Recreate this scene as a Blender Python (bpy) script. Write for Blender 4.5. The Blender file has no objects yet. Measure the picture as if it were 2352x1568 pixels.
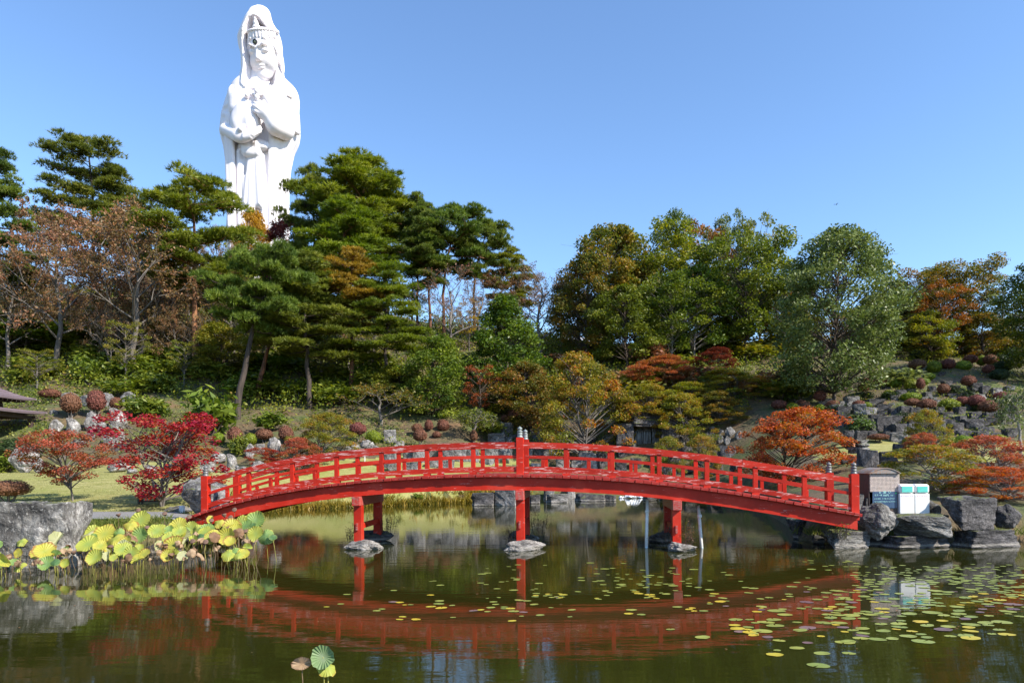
import bpy, bmesh, math, random
import numpy as np
from mathutils import Vector, Matrix, noise as mnoise

S = bpy.context.scene
COL = S.collection
R = math.radians
PI = math.pi

# ------------------------------------------------------------------ camera, sky, sun, exposure
FPX, CX, CY, CAMZ, ROLL = 1568.0, 1176.0, 1059.0, 2.4, R(0.5)      # pinhole of the photograph at 2352 px width
cam = bpy.data.cameras.new('camera')
cam.sensor_width = 36.0
cam.lens = 24.0
cam.shift_y = (CY - 784.0) / 2352.0
cam.clip_start, cam.clip_end = 0.1, 3000.0
camo = bpy.data.objects.new('camera', cam)
camo.location = (0, 0, CAMZ)
camo.rotation_euler = (PI / 2, ROLL, 0)
COL.objects.link(camo)
S.camera = camo

SUN_EL, SUN_AZ = R(38), R(180 - 58)          # azimuth clockwise from +Y (the view direction)
world = bpy.data.worlds.new('World')
S.world = world
world.use_nodes = True
wn = world.node_tree
sky = wn.nodes.new('ShaderNodeTexSky')
sky.sky_type = 'NISHITA'
sky.sun_disc = False
sky.sun_elevation = SUN_EL
sky.sun_rotation = SUN_AZ
sky.altitude = 0
sky.air_density = 1.08
sky.dust_density = 0.15
sky.ozone_density = 6.0
wn.links.new(sky.outputs[0], wn.nodes['Background'].inputs[0])
wn.nodes['Background'].inputs[1].default_value = 0.135
sun = bpy.data.lights.new('sun', 'SUN')
sun.energy = 4.4
sun.angle = R(0.53)
sun.color = (1.0, 0.93, 0.82)
suno = bpy.data.objects.new('sun', sun)
SDIR = Vector((math.sin(SUN_AZ) * math.cos(SUN_EL), math.cos(SUN_AZ) * math.cos(SUN_EL), math.sin(SUN_EL)))
suno.rotation_euler = SDIR.to_track_quat('Z', 'Y').to_euler()
suno.location = (30, -30, 60)
COL.objects.link(suno)
S.view_settings.view_transform = 'Standard'
S.view_settings.look = 'None'
S.view_settings.exposure = 1.0
S.view_settings.gamma = 1.0
S.view_settings.use_curve_mapping = False
S.render.engine = 'CYCLES'
S.cycles.max_bounces = 7
S.cycles.diffuse_bounces = 3
S.cycles.glossy_bounces = 3
S.cycles.transmission_bounces = 3
S.cycles.caustics_reflective = False
S.cycles.caustics_refractive = False

# ------------------------------------------------------------------ helpers
def ray(px, py):
    dx, dy = px - CX, py - CY
    a = dx * math.cos(ROLL) - dy * math.sin(ROLL)
    b = dx * math.sin(ROLL) + dy * math.cos(ROLL)
    return a / FPX, -b / FPX

def at(px, py, Y):
    a, b = ray(px, py)
    return Vector((a * Y, Y, CAMZ + b * Y))

def topix(p):
    a, b = p[0] / p[1] * FPX, -(p[2] - CAMZ) / p[1] * FPX
    return (CX + a * math.cos(ROLL) + b * math.sin(ROLL), CY - a * math.sin(ROLL) + b * math.cos(ROLL))

def tag(o, label=None, cat=None, group=None, kind=None):
    if label: o['label'] = label
    if cat: o['category'] = cat
    if group: o['group'] = group
    if kind: o['kind'] = kind
    return o

def empty(name, loc=(0, 0, 0), rz=0.0, sc=(1, 1, 1), parent=None):
    o = bpy.data.objects.new(name, None)
    o.empty_display_size = 0.2
    o.location = loc
    o.rotation_euler = (0, 0, rz)
    o.scale = sc
    COL.objects.link(o)
    if parent: o.parent = parent
    return o

def link(name, me, mat=None, parent=None, loc=None, rot=None, sc=None):
    o = bpy.data.objects.new(name, me)
    COL.objects.link(o)
    if parent: o.parent = parent
    if loc is not None: o.location = loc
    if rot is not None: o.rotation_euler = rot
    if sc is not None: o.scale = sc
    if mat is not None:
        if len(me.materials) == 0:
            me.materials.append(mat)
        elif me.materials[0] != mat:
            o.material_slots[0].link = 'OBJECT'
            o.material_slots[0].material = mat
    return o

def np_mesh(name, V, F, smooth=False, tint=None):
    """V (n,3); F (m,k) all faces of k corners"""
    V = np.asarray(V, dtype=np.float32)
    F = np.asarray(F, dtype=np.int32)
    me = bpy.data.meshes.new(name)
    me.vertices.add(len(V))
    me.vertices.foreach_set('co', V.ravel())
    k = F.shape[1]
    me.loops.add(F.size)
    me.loops.foreach_set('vertex_index', F.ravel())
    me.polygons.add(len(F))
    me.polygons.foreach_set('loop_start', np.arange(len(F), dtype=np.int32) * k)
    me.polygons.foreach_set('loop_total', np.full(len(F), k, dtype=np.int32))
    if smooth:
        me.polygons.foreach_set('use_smooth', np.ones(len(F), dtype=bool))
    if tint is not None:
        at_ = me.attributes.new('tint', 'FLOAT', 'FACE')
        at_.data.foreach_set('value', np.asarray(tint, dtype=np.float32))
    me.update(calc_edges=True)
    me.validate()
    return me

class MB:
    def __init__(s):
        s.v, s.f = [], []
    def add(s, vs, fs):
        n = len(s.v)
        s.v += [tuple(v) for v in vs]
        s.f += [tuple(i + n for i in f) for f in fs]
    def box(s, c, d, rot=None):
        hx, hy, hz = d[0] / 2, d[1] / 2, d[2] / 2
        vs = [Vector((x, y, z)) for x in (-hx, hx) for y in (-hy, hy) for z in (-hz, hz)]
        if rot is not None:
            vs = [rot @ v for v in vs]
        vs = [v + Vector(c) for v in vs]
        s.add(vs, [(0, 1, 3, 2), (4, 6, 7, 5), (0, 4, 5, 1), (2, 3, 7, 6), (0, 2, 6, 4), (1, 5, 7, 3)])
        return s
    def tube(s, pts, rad, n=8, caps=True):
        pts = [Vector(p) for p in pts]
        if not hasattr(rad, '__len__'): rad = [rad] * len(pts)
        base = len(s.v)
        for i, p in enumerate(pts):
            d = (pts[min(i + 1, len(pts) - 1)] - pts[max(i - 1, 0)])
            d = d.normalized() if d.length > 1e-9 else Vector((0, 0, 1))
            u = d.cross(Vector((0.31, 0.95, 0.07)))
            if u.length < 1e-3: u = d.cross(Vector((1, 0, 0)))
            u.normalize()
            w = d.cross(u)
            for k in range(n):
                a = 2 * PI * k / n
                s.v.append(tuple(p + (u * math.cos(a) + w * math.sin(a)) * rad[i]))
        for i in range(len(pts) - 1):
            for k in range(n):
                a, b = base + i * n + k, base + i * n + (k + 1) % n
                s.f.append((a, b, b + n, a + n))
        if caps:
            s.f.append(tuple(base + k for k in range(n))[::-1])
            s.f.append(tuple(base + (len(pts) - 1) * n + k for k in range(n)))
        return s
    def lathe(s, prof, n=14, c=(0, 0, 0)):
        base = len(s.v)
        for r, z in prof:
            for k in range(n):
                a = 2 * PI * k / n
                s.v.append((c[0] + r * math.cos(a), c[1] + r * math.sin(a), c[2] + z))
        for i in range(len(prof) - 1):
            for k in range(n):
                a, b = base + i * n + k, base + i * n + (k + 1) % n
                s.f.append((a, b, b + n, a + n))
        s.f.append(tuple(base + k for k in range(n))[::-1])
        s.f.append(tuple(base + (len(prof) - 1) * n + k for k in range(n)))
        return s
    def mesh(s, name, smooth=False, bevel=0.0, fix=True):
        me = bpy.data.meshes.new(name)
        me.from_pydata(s.v, [], s.f)
        if bevel or fix:
            bm = bmesh.new()
            bm.from_mesh(me)
            bmesh.ops.recalc_face_normals(bm, faces=bm.faces)
            if bevel:
                bmesh.ops.bevel(bm, geom=[e for e in bm.edges if len(e.link_faces) == 2 and e.calc_face_angle(0) > 0.6], offset=bevel,
                                segments=1, affect='EDGES', clamp_overlap=True)
            bm.to_mesh(me)
            bm.free()
        if smooth:
            me.polygons.foreach_set('use_smooth', [True] * len(me.polygons))
        me.update()
        return me
    def build(s, name, mat, parent=None, smooth=False, bevel=0.0, fix=True, **kw):
        return link(name, s.mesh(name, smooth, bevel, fix), mat, parent, **kw)

# ------------------------------------------------------------------ materials
MATS = {}
def newmat(name):
    m = bpy.data.materials.new(name)
    m.use_nodes = True
    nt = m.node_tree
    return m, nt, nt.nodes['Principled BSDF']

def nz(nt, scale, detail=4.0, rough=0.55, coord='Object', stretch=None, loc=None):
    tc = nt.nodes.new('ShaderNodeTexCoord')
    mp = nt.nodes.new('ShaderNodeMapping')
    if stretch: mp.inputs['Scale'].default_value = stretch
    if loc: mp.inputs['Location'].default_value = loc
    n = nt.nodes.new('ShaderNodeTexNoise')
    n.inputs['Scale'].default_value = scale
    n.inputs['Detail'].default_value = detail
    n.inputs['Roughness'].default_value = rough
    nt.links.new(tc.outputs[coord], mp.inputs[0])
    nt.links.new(mp.outputs[0], n.inputs['Vector'])
    return n

def ramp(nt, src, stops, interp='LINEAR'):
    r = nt.nodes.new('ShaderNodeValToRGB')
    r.color_ramp.interpolation = interp
    el = r.color_ramp.elements
    while len(el) < len(stops): el.new(0.5)
    for e, (p, c) in zip(el, stops):
        e.position = p
        e.color = (c[0], c[1], c[2], 1)
    nt.links.new(src, r.inputs[0])
    return r

def mixc(nt, fac, a, b, mode='MIX'):
    m = nt.nodes.new('ShaderNodeMix')
    m.data_type = 'RGBA'
    m.blend_type = mode
    if hasattr(fac, 'links'): nt.links.new(fac, m.inputs[0])
    else: m.inputs[0].default_value = fac
    for s, v in ((m.inputs[6], a), (m.inputs[7], b)):
        if hasattr(v, 'links'): nt.links.new(v, s)
        else: s.default_value = (v[0], v[1], v[2], 1)
    return m.outputs[2]

def bump(nt, bs, src, strength=0.4, dist=0.05, prev=None):
    b = nt.nodes.new('ShaderNodeBump')
    b.inputs['Strength'].default_value = strength
    b.inputs['Distance'].default_value = dist
    nt.links.new(src, b.inputs['Height'])
    if prev is not None: nt.links.new(prev.outputs[0], b.inputs['Normal'])
    if bs is not None: nt.links.new(b.outputs[0], bs.inputs['Normal'])
    return b

def plain(name, col, rough=0.6, metal=0.0, var=0.25, scale=6.0, bmp=0.15):
    if name in MATS: return MATS[name]
    m, nt, bs = newmat(name)
    n = nz(nt, scale)
    a = [c * (1 - var) for c in col]
    b = [min(1, c * (1 + var)) for c in col]
    r = ramp(nt, n.outputs[0], [(0.3, a), (0.7, b)])
    nt.links.new(r.outputs[0], bs.inputs['Base Color'])
    bs.inputs['Roughness'].default_value = rough
    bs.inputs['Metallic'].default_value = metal
    if bmp: bump(nt, bs, n.outputs[0], bmp, 0.02)
    MATS[name] = m
    return m

def leafmat(name, stops, trans=0.35, rough=0.5, spec=0.35, patch=None, jitter=0.04):
    """tint (per leaf) -> colour; slow variation over the crown from object-space noise"""
    if name in MATS: return MATS[name]
    m, nt, bs = newmat(name)
    a = nt.nodes.new('ShaderNodeAttribute')
    a.attribute_name = 'tint'
    n = nz(nt, 0.55, 2.0)
    oi = nt.nodes.new('ShaderNodeObjectInfo')
    s = nt.nodes.new('ShaderNodeMath'); s.operation = 'MULTIPLY_ADD'
    nt.links.new(n.outputs[0], s.inputs[0]); s.inputs[1].default_value = 0.9; s.inputs[2].default_value = -0.45
    s2 = nt.nodes.new('ShaderNodeMath'); s2.operation = 'ADD'; s2.use_clamp = True
    nt.links.new(a.outputs['Fac'], s2.inputs[0]); nt.links.new(s.outputs[0], s2.inputs[1])
    r = ramp(nt, s2.outputs[0], stops)
    hs = nt.nodes.new('ShaderNodeHueSaturation')
    mr = nt.nodes.new('ShaderNodeMapRange')
    nt.links.new(oi.outputs['Random'], mr.inputs[0])
    mr.inputs[3].default_value = 0.5 - jitter / 2; mr.inputs[4].default_value = 0.5 + jitter / 2
    nt.links.new(mr.outputs[0], hs.inputs['Hue'])
    nt.links.new(r.outputs[0], hs.inputs['Color'])
    nt.links.new(hs.outputs[0], bs.inputs['Base Color'])
    bs.inputs['Roughness'].default_value = rough
    bs.inputs['Specular IOR Level'].default_value = spec
    tr = nt.nodes.new('ShaderNodeBsdfTranslucent')
    hs2 = nt.nodes.new('ShaderNodeHueSaturation')
    hs2.inputs['Saturation'].default_value = 1.1; hs2.inputs['Value'].default_value = 1.25
    nt.links.new(hs.outputs[0], hs2.inputs['Color'])
    nt.links.new(hs2.outputs[0], tr.inputs['Color'])
    mx = nt.nodes.new('ShaderNodeMixShader')
    mx.inputs[0].default_value = trans
    nt.links.new(bs.outputs[0], mx.inputs[1]); nt.links.new(tr.outputs[0], mx.inputs[2])
    out = [x for x in nt.nodes if x.type == 'OUTPUT_MATERIAL'][0]
    nt.links.new(mx.outputs[0], out.inputs['Surface'])
    MATS[name] = m
    return m

def barkmat(name, a, b, scale=5.0):
    if name in MATS: return MATS[name]
    m, nt, bs = newmat(name)
    n = nz(nt, scale, 5, 0.65, stretch=(1, 1, 0.25))
    r = ramp(nt, n.outputs[0], [(0.3, a), (0.72, b)])
    nt.links.new(r.outputs[0], bs.inputs['Base Color'])
    bs.inputs['Roughness'].default_value = 0.9
    bump(nt, bs, n.outputs[0], 0.7, 0.06)
    MATS[name] = m
    return m

def rockmat(name, dark, mid, light, moss=0.0, sc=1.0):
    if name in MATS: return MATS[name]
    m, nt, bs = newmat(name)
    n1 = nz(nt, 1.6 * sc, 7, 0.65)
    n2 = nz(nt, 9 * sc, 6, 0.7, loc=(3, 1, 7))
    r1 = ramp(nt, n1.outputs[0], [(0.34, dark), (0.5, mid), (0.64, light)])
    r2 = ramp(nt, n2.outputs[0], [(0.36, (0.30, 0.28, 0.27)), (0.58, (1.2, 1.2, 1.2))])
    c = mixc(nt, 0.85, r1.outputs[0], r2.outputs[0], 'MULTIPLY')
    n4 = nz(nt, 3.4 * sc, 5, 0.65, stretch=(1, 1, 0.6), loc=(9, 4, 2))
    st = ramp(nt, n4.outputs[0], [(0.48, (1, 1, 1)), (0.62, (0.34, 0.32, 0.31))])
    c = mixc(nt, 0.8, c, st.outputs[0], 'MULTIPLY')
    n5 = nz(nt, 22 * sc, 5, 0.75, loc=(2, 8, 5))
    sp = ramp(nt, n5.outputs[0], [(0.56, (0, 0, 0)), (0.66, (0.55, 0.55, 0.55))])
    c = mixc(nt, sp.outputs[0], c, [min(1, q * 1.35 + 0.06) for q in light])
    vo = nt.nodes.new('ShaderNodeTexVoronoi'); vo.feature = 'DISTANCE_TO_EDGE'; vo.inputs['Scale'].default_value = 2.2 * sc
    mpv = nt.nodes.new('ShaderNodeVectorMath'); mpv.operation = 'ADD'
    tcv = nt.nodes.new('ShaderNodeTexCoord'); nt.links.new(tcv.outputs['Object'], mpv.inputs[0]); nt.links.new(n1.outputs['Color'], mpv.inputs[1])
    nt.links.new(mpv.outputs[0], vo.inputs['Vector'])
    cr = ramp(nt, vo.outputs['Distance'], [(0.0, (0.35, 0.33, 0.32)), (0.035, (1, 1, 1))])
    c = mixc(nt, 0.8, c, cr.outputs[0], 'MULTIPLY')
    gw = nt.nodes.new('ShaderNodeNewGeometry'); sw = nt.nodes.new('ShaderNodeSeparateXYZ'); nt.links.new(gw.outputs['Position'], sw.inputs[0])
    wl = ramp(nt, sw.outputs[2], [(0.0, (0, 0, 0)), (0.03, (0, 0, 0)), (0.06, (0.75, 0.75, 0.75)), (0.13, (0, 0, 0))])
    c = mixc(nt, wl.outputs[0], c, (0.42, 0.38, 0.33))
    if moss:
        g = nt.nodes.new('ShaderNodeNewGeometry')
        sx = nt.nodes.new('ShaderNodeSeparateXYZ')
        nt.links.new(g.outputs['Normal'], sx.inputs[0])
        n3 = nz(nt, 3.0 * sc, 4)
        ad = nt.nodes.new('ShaderNodeMath'); ad.operation = 'MULTIPLY'
        nt.links.new(sx.outputs[2], ad.inputs[0]); nt.links.new(n3.outputs[0], ad.inputs[1])
        rm = ramp(nt, ad.outputs[0], [(0.5 - 0.12 * moss, (0, 0, 0)), (0.58 - 0.08 * moss, (1, 1, 1))])
        c = mixc(nt, rm.outputs[0], c, (0.10, 0.115, 0.02))
    nt.links.new(c, bs.inputs['Base Color'])
    bs.inputs['Roughness'].default_value = 0.85
    b1 = bump(nt, None, n1.outputs[0], 1.0, 0.2)
    bump(nt, bs, n2.outputs[0], 1.0, 0.06, b1)
    MATS[name] = m
    return m
# ------------------------------------------------------------------ terrain
POND = [(-40, 14.5), (-30, 14.6), (-13, 15.6), (-10.8, 17.2), (-9.4, 18.6), (-8.9, 20.5), (-11.5, 26), (-13.4, 32.5), (-12.2, 35.0), (-8, 37),
        (-2.5, 40), (-1.2, 42), (3, 43), (8, 43.5), (10.5, 43), (12, 36), (10.2, 27), (8.9, 22), (8.0, 20.2), (8.8, 19.2), (14, 19.0), (30, 18.6), (40, 18),
        (40, 1.8), (-40, 1.8)]

def inpoly(x, y, poly):
    x = np.asarray(x, float); y = np.asarray(y, float)
    ins = np.zeros(x.shape, bool)
    n = len(poly)
    for i in range(n):
        x0, y0 = poly[i]; x1, y1 = poly[(i + 1) % n]
        c = ((y0 > y) != (y1 > y)) & (x < (x1 - x0) * (y - y0) / (y1 - y0 + 1e-12) + x0)
        ins ^= c
    return ins

def polydist(x, y, poly):
    d = np.full(np.shape(x), 1e9)
    n = len(poly)
    for i in range(n):
        x0, y0 = poly[i]; x1, y1 = poly[(i + 1) % n]
        ex, ey = x1 - x0, y1 - y0
        t = np.clip(((x - x0) * ex + (y - y0) * ey) / (ex * ex + ey * ey), 0, 1)
        d = np.minimum(d, np.hypot(x - x0 - t * ex, y - y0 - t * ey))
    return d

_px = [(-300, 1180, 23), (0, 1180, 23), (200, 1179, 23), (400, 1179, 23), (470, 1184, 21.5), (0, 1197, 20), (300, 1197, 20),
       (0, 1130, 29), (200, 1126, 30), (450, 1127, 30), (-300, 1126, 30), (-300, 1084, 37), (0, 1084, 37), (250, 1083, 37), (480, 1085, 37),
       (0, 1073, 41), (250, 1071, 41), (530, 1073, 42), (-300, 1070, 42), (60, 1012, 43.5), (-100, 1012, 43), (200, 1010, 45), (330, 1010, 45),
       (-300, 930, 50), (0, 930, 50), (200, 928, 50), (330, 935, 50), (430, 985, 47), (520, 1010, 46),
       (100, 900, 54), (300, 872, 58), (435, 866, 60), (150, 800, 67), (100, 705, 79), (380, 655, 84), (-200, 700, 78), (-400, 800, 65),
       (545, 960, 52), (590, 915, 57), (700, 935, 55), (820, 900, 58), (950, 905, 59), (600, 640, 90), (600, 700, 82), (700, 740, 76),
       (620, 1150, 36.5), (700, 1095, 41), (900, 1070, 43.5), (1150, 1063, 46), (1230, 1056, 49), (640, 1035, 44.5), (700, 990, 49), (900, 985, 52), (1100, 1010, 53),
       (1250, 990, 55), (1340, 1012, 52), (1340, 925, 58), (1150, 900, 60), (900, 770, 74), (1100, 780, 75), (1250, 790, 75),
       (1300, 1090, 45.5), (1450, 1095, 46), (1600, 1085, 46), (1500, 1015, 49.5), (1600, 1015, 49), (1700, 1020, 46), (1500, 930, 52), (1640, 940, 51),
       (1450, 870, 60), (1700, 870, 58), (1560, 825, 68), (1400, 800, 74), (1500, 795, 75), (1750, 792, 73), (1800, 860, 60), (1900, 900, 54),
       (1780, 1125, 31), (1900, 1085, 31), (1950, 1043, 35), (2150, 1038, 36), (2352, 1034, 36), (2600, 1034, 36), (1950, 1012, 38.5), (2200, 1012, 38.5), (2400, 1010, 39),
       (1960, 940, 46), (2100, 900, 50), (2250, 880, 52), (2400, 880, 52), (2000, 880, 54), (2100, 835, 60), (2300, 830, 61), (2000, 800, 70), (2150, 788, 71), (2352, 775, 68), (2700, 790, 62),
       (1960, 1180, 19.2), (2100, 1178, 19.5), (2352, 1172, 20), (2700, 1170, 20), (2000, 1120, 25), (2200, 1110, 26), (2352, 1105, 26)]
ANCH = [tuple(at(*p)) for p in _px]
ANCH += [(x, y, 0.8) for x in (-40, -12, 12, 40) for y in (0, -20, -60)]
ANCH += [(-90, 110, 26), (-20, 125, 23), (10, 130, 13), (60, 125, 13), (-70, 60, 16), (70, 60, 10), (-60, 25, 2), (60, 25, 2.5), (0, 160, 14), (-60, 170, 20), (80, 170, 12)]
_A = np.array(ANCH)
def _phi(r): return np.sqrt(r * r + 9.0)
_K = _phi(np.hypot(_A[:, None, 0] - _A[None, :, 0], _A[:, None, 1] - _A[None, :, 1]))
_n = len(_A)
_M = np.zeros((_n + 3, _n + 3))
_M[:_n, :_n] = _K - np.eye(_n) * 0.25
_M[:_n, _n] = 1; _M[:_n, _n + 1] = _A[:, 0]; _M[:_n, _n + 2] = _A[:, 1]
_M[_n:, :_n] = _M[:_n, _n:].T
_W = np.linalg.solve(_M, np.concatenate([_A[:, 2], np.zeros(3)]))

def H(x, y):
    x = np.atleast_1d(np.asarray(x, float)); y = np.atleast_1d(np.asarray(y, float))
    xc = np.clip(x, -110, 110); yc = np.clip(y, -60, 175)
    sh = xc.shape
    xf, yf = xc.ravel(), yc.ravel()
    out = np.full(xf.shape, _W[_n])
    out += _W[_n + 1] * xf + _W[_n + 2] * yf
    for i in range(_n):
        out += _W[i] * _phi(np.hypot(xf - _A[i, 0], yf - _A[i, 1]))
    out = np.maximum(out, 0.35)
    d = polydist(xf, yf, POND)
    ins = inpoly(xf, yf, POND)
    sd = np.where(ins, -d, d)
    t = np.clip((sd + 0.15) / 0.9, 0, 1)
    out = np.where(sd < 0.75, out * t + (-0.9) * (1 - t), out)
    return out.reshape(sh)

def hz(x, y): return float(H(x, y)[0])

def ground(px, py, y0=12.0, y1=120.0):
    """first point of the ground that the sight line of a pixel meets"""
    a, b = ray(px, py)
    ys = np.arange(y0, y1, 0.25)
    hs = H(a * ys, ys)
    below = np.nonzero(CAMZ + b * ys <= hs)[0]
    if len(below) == 0:
        i = int(np.argmin(CAMZ + b * ys - hs))
    else:
        i = int(below[0])
    y = ys[i]
    if len(below) and i > 0:
        g0 = CAMZ + b * ys[i - 1] - hs[i - 1]; g1 = CAMZ + b * ys[i] - hs[i]
        if g0 != g1: y = ys[i - 1] + 0.25 * g0 / (g0 - g1)
    return Vector((a * y, y, hz(a * y, y)))

def onground(px, Y):
    a = ray(px, 900)[0]
    x = a * Y
    z = hz(x, Y)
    for _ in range(3):
        py = topix((x, Y, z))[1]
        x = ray(px, py)[0] * Y
        z = hz(x, Y)
    return Vector((x, Y, z))

LAWNS = [[(-60, 22.9), (-9.6, 22.9), (-11.9, 26), (-13.8, 32.5), (-12.7, 35.4), (-8.2, 37.3), (-2.9, 40.3), (-2.6, 43.5), (1.0, 47), (2.5, 51.5), (-3, 49), (-9, 45), (-16, 42), (-28, 41), (-60, 41)],
         [(15.0, 32.5), (34, 32), (34, 38.4), (20, 38.4), (16.5, 37.5)]]

def groundmat():
    m, nt, bs = newmat('leaf_litter_ground')
    n1 = nz(nt, 0.35, 5, 0.6); n2 = nz(nt, 4.0, 6, 0.7); n3 = nz(nt, 0.8, 4, 0.6, loc=(5, 2, 1))
    soil = ramp(nt, n2.outputs[0], [(0.25, (0.035, 0.026, 0.015)), (0.5, (0.095, 0.068, 0.036)), (0.75, (0.20, 0.145, 0.075))])
    grass = ramp(nt, n2.outputs[0], [(0.25, (0.035, 0.05, 0.012)), (0.75, (0.12, 0.14, 0.035))])
    f = ramp(nt, n1.outputs[0], [(0.42, (0, 0, 0)), (0.6, (1, 1, 1))])
    c = mixc(nt, f.outputs[0], soil.outputs[0], grass.outputs[0])
    f3 = ramp(nt, n3.outputs[0], [(0.5, (0, 0, 0)), (0.7, (0.7, 0.7, 0.7))])
    c = mixc(nt, f3.outputs[0], c, (0.17, 0.09, 0.045))
    nt.links.new(c, bs.inputs['Base Color'])
    bs.inputs['Roughness'].default_value = 0.95
    bump(nt, bs, n2.outputs[0], 0.9, 0.12)
    return m

def lawnmat():
    m, nt, bs = newmat('mown_lawn')
    n1 = nz(nt, 0.5, 4, 0.6); n2 = nz(nt, 14.0, 6, 0.75); n3 = nz(nt, 2.2, 5, 0.65, stretch=(0.6, 1.6, 1))
    a = ramp(nt, n3.outputs[0], [(0.3, (0.19, 0.195, 0.05)), (0.55, (0.31, 0.29, 0.115)), (0.75, (0.42, 0.37, 0.18))])
    b = ramp(nt, n2.outputs[0], [(0.3, (0.6, 0.62, 0.55)), (0.65, (1.1, 1.08, 1.05))])
    c = mixc(nt, 0.7, a.outputs[0], b.outputs[0], 'MULTIPLY')
    f = ramp(nt, n1.outputs[0], [(0.45, (0, 0, 0)), (0.68, (0.6, 0.6, 0.6))])
    c = mixc(nt, f.outputs[0], c, (0.20, 0.23, 0.05))
    nt.links.new(c, bs.inputs['Base Color'])
    bs.inputs['Roughness'].default_value = 0.95
    bs.inputs['Specular IOR Level'].default_value = 0.15
    b1 = bump(nt, None, n3.outputs[0], 0.5, 0.06)
    bump(nt, bs, n2.outputs[0], 0.7, 0.04, b1)
    return m

def build_terrain():
    xs = np.concatenate([np.linspace(-900, -120, 14), np.arange(-110, -45, 2.5), np.arange(-45, 45, 0.45), np.arange(45, 112, 2.5), np.linspace(120, 900, 14)])
    ys = np.concatenate([np.linspace(-700, -60, 10), np.arange(-50, 0, 5.0), np.arange(0, 12, 1.0), np.arange(12, 62, 0.45), np.arange(62, 100, 1.0), np.arange(100, 180, 4.0), np.linspace(190, 1500, 14)])
    X, Y = np.meshgrid(xs, ys)
    Z = H(X, Y)
    hill = np.clip((Y - 44) / 6, 0, 1)
    rs = np.random.RandomState(3)
    bumps = np.zeros_like(Z)
    for k in range(14):
        fx, fy, ph = rs.uniform(-1.1, 1.1), rs.uniform(-1.1, 1.1), rs.uniform(0, 6.28)
        bumps += np.sin(fx * X + fy * Y + ph) * 0.07
    Z = Z + bumps * hill
    V = np.stack([X.ravel(), Y.ravel(), Z.ravel()], 1)
    ny, nx = X.shape
    i, j = np.meshgrid(np.arange(ny - 1), np.arange(nx - 1), indexing='ij')
    a = (i * nx + j).ravel()
    F = np.stack([a, a + 1, a + nx + 1, a + nx], 1)
    cx = V[F, 0].mean(1); cy = V[F, 1].mean(1)
    lawn = np.zeros(len(F), bool)
    for L in LAWNS: lawn |= inpoly(cx, cy, L)
    for nm, sel, mat in (('ground', ~lawn, groundmat()), ('lawn', lawn, lawnmat())):
        f = F[sel]
        used, inv = np.unique(f, return_inverse=True)
        me = np_mesh(nm, V[used], inv.reshape(f.shape), smooth=True)
        tag(link(nm, me, mat), kind='structure')

build_terrain()

# path along the left bank
def pathmat():
    m, nt, bs = newmat('worn_asphalt_path')
    n1 = nz(nt, 60, 4, 0.7); n2 = nz(nt, 1.2, 4, 0.6)
    a = ramp(nt, n1.outputs[0], [(0.3, (0.15, 0.145, 0.14)), (0.7, (0.27, 0.26, 0.25))])
    b = ramp(nt, n2.outputs[0], [(0.3, (0.75, 0.74, 0.72)), (0.7, (1.1, 1.1, 1.1))])
    nt.links.new(mixc(nt, 0.8, a.outputs[0], b.outputs[0], 'MULTIPLY'), bs.inputs['Base Color'])
    bs.inputs['Roughness'].default_value = 0.95
    bump(nt, bs, n1.outputs[0], 0.5, 0.01)
    return m
_V, _F = [], []
_xs = np.arange(-40, -8.3, 0.6)
for i, x in enumerate(_xs):
    for j, t in enumerate(np.linspace(0, 1, 6)):
        y0 = 20.2 - 0.7 * max(0, (x + 10.5)) * 0.5
        y = y0 + (22.95 - y0) * t + 0.08 * math.sin(x * 1.3) * (t == 1)
        _V.append((x, y, max(hz(x, y), 0.5) + 0.06))
        if i and j:
            b = i * 6 + j
            _F.append((b - 7, b - 1, b, b - 6))
tag(link('path', np_mesh('path', _V, _F, True), pathmat()), kind='structure')

# ------------------------------------------------------------------ water
def watermat():
    m, nt, bs = newmat('murky_pond_water')
    n0 = nz(nt, 0.25, 3, 0.5)
    c = ramp(nt, n0.outputs[0], [(0.3, (0.016, 0.0175, 0.003)), (0.7, (0.027, 0.028, 0.005))])
    nt.links.new(c.outputs[0], bs.inputs['Base Color'])
    bs.inputs['Roughness'].default_value = 0.015
    bs.inputs['IOR'].default_value = 1.60
    bs.inputs['Specular IOR Level'].default_value = 0.5
    w1 = nz(nt, 1.0, 3, 0.5, stretch=(0.7, 4.0, 1))
    w2 = nz(nt, 1.0, 4, 0.55, stretch=(5, 12, 1), loc=(4, 9, 0))
    w3 = nz(nt, 0.13, 2, 0.5, loc=(1, 2, 0))
    k = ramp(nt, w3.outputs[0], [(0.35, (0.35, 0.35, 0.35)), (0.65, (1, 1, 1))])
    mu = nt.nodes.new('ShaderNodeMath'); mu.operation = 'MULTIPLY'
    nt.links.new(w2.outputs[0], mu.inputs[0]); nt.links.new(k.outputs[0], mu.inputs[1])
    b1 = bump(nt, None, w1.outputs[0], 1.0, 0.0022)
    bump(nt, bs, mu.outputs[0], 1.0, 0.0007, b1)
    return m
_me = np_mesh('water', [(-60, -2, 0), (60, -2, 0), (60, 46, 0), (-60, 46, 0)], [(0, 1, 2, 3)])
tag(link('water', _me, watermat()), kind='structure')
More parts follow.
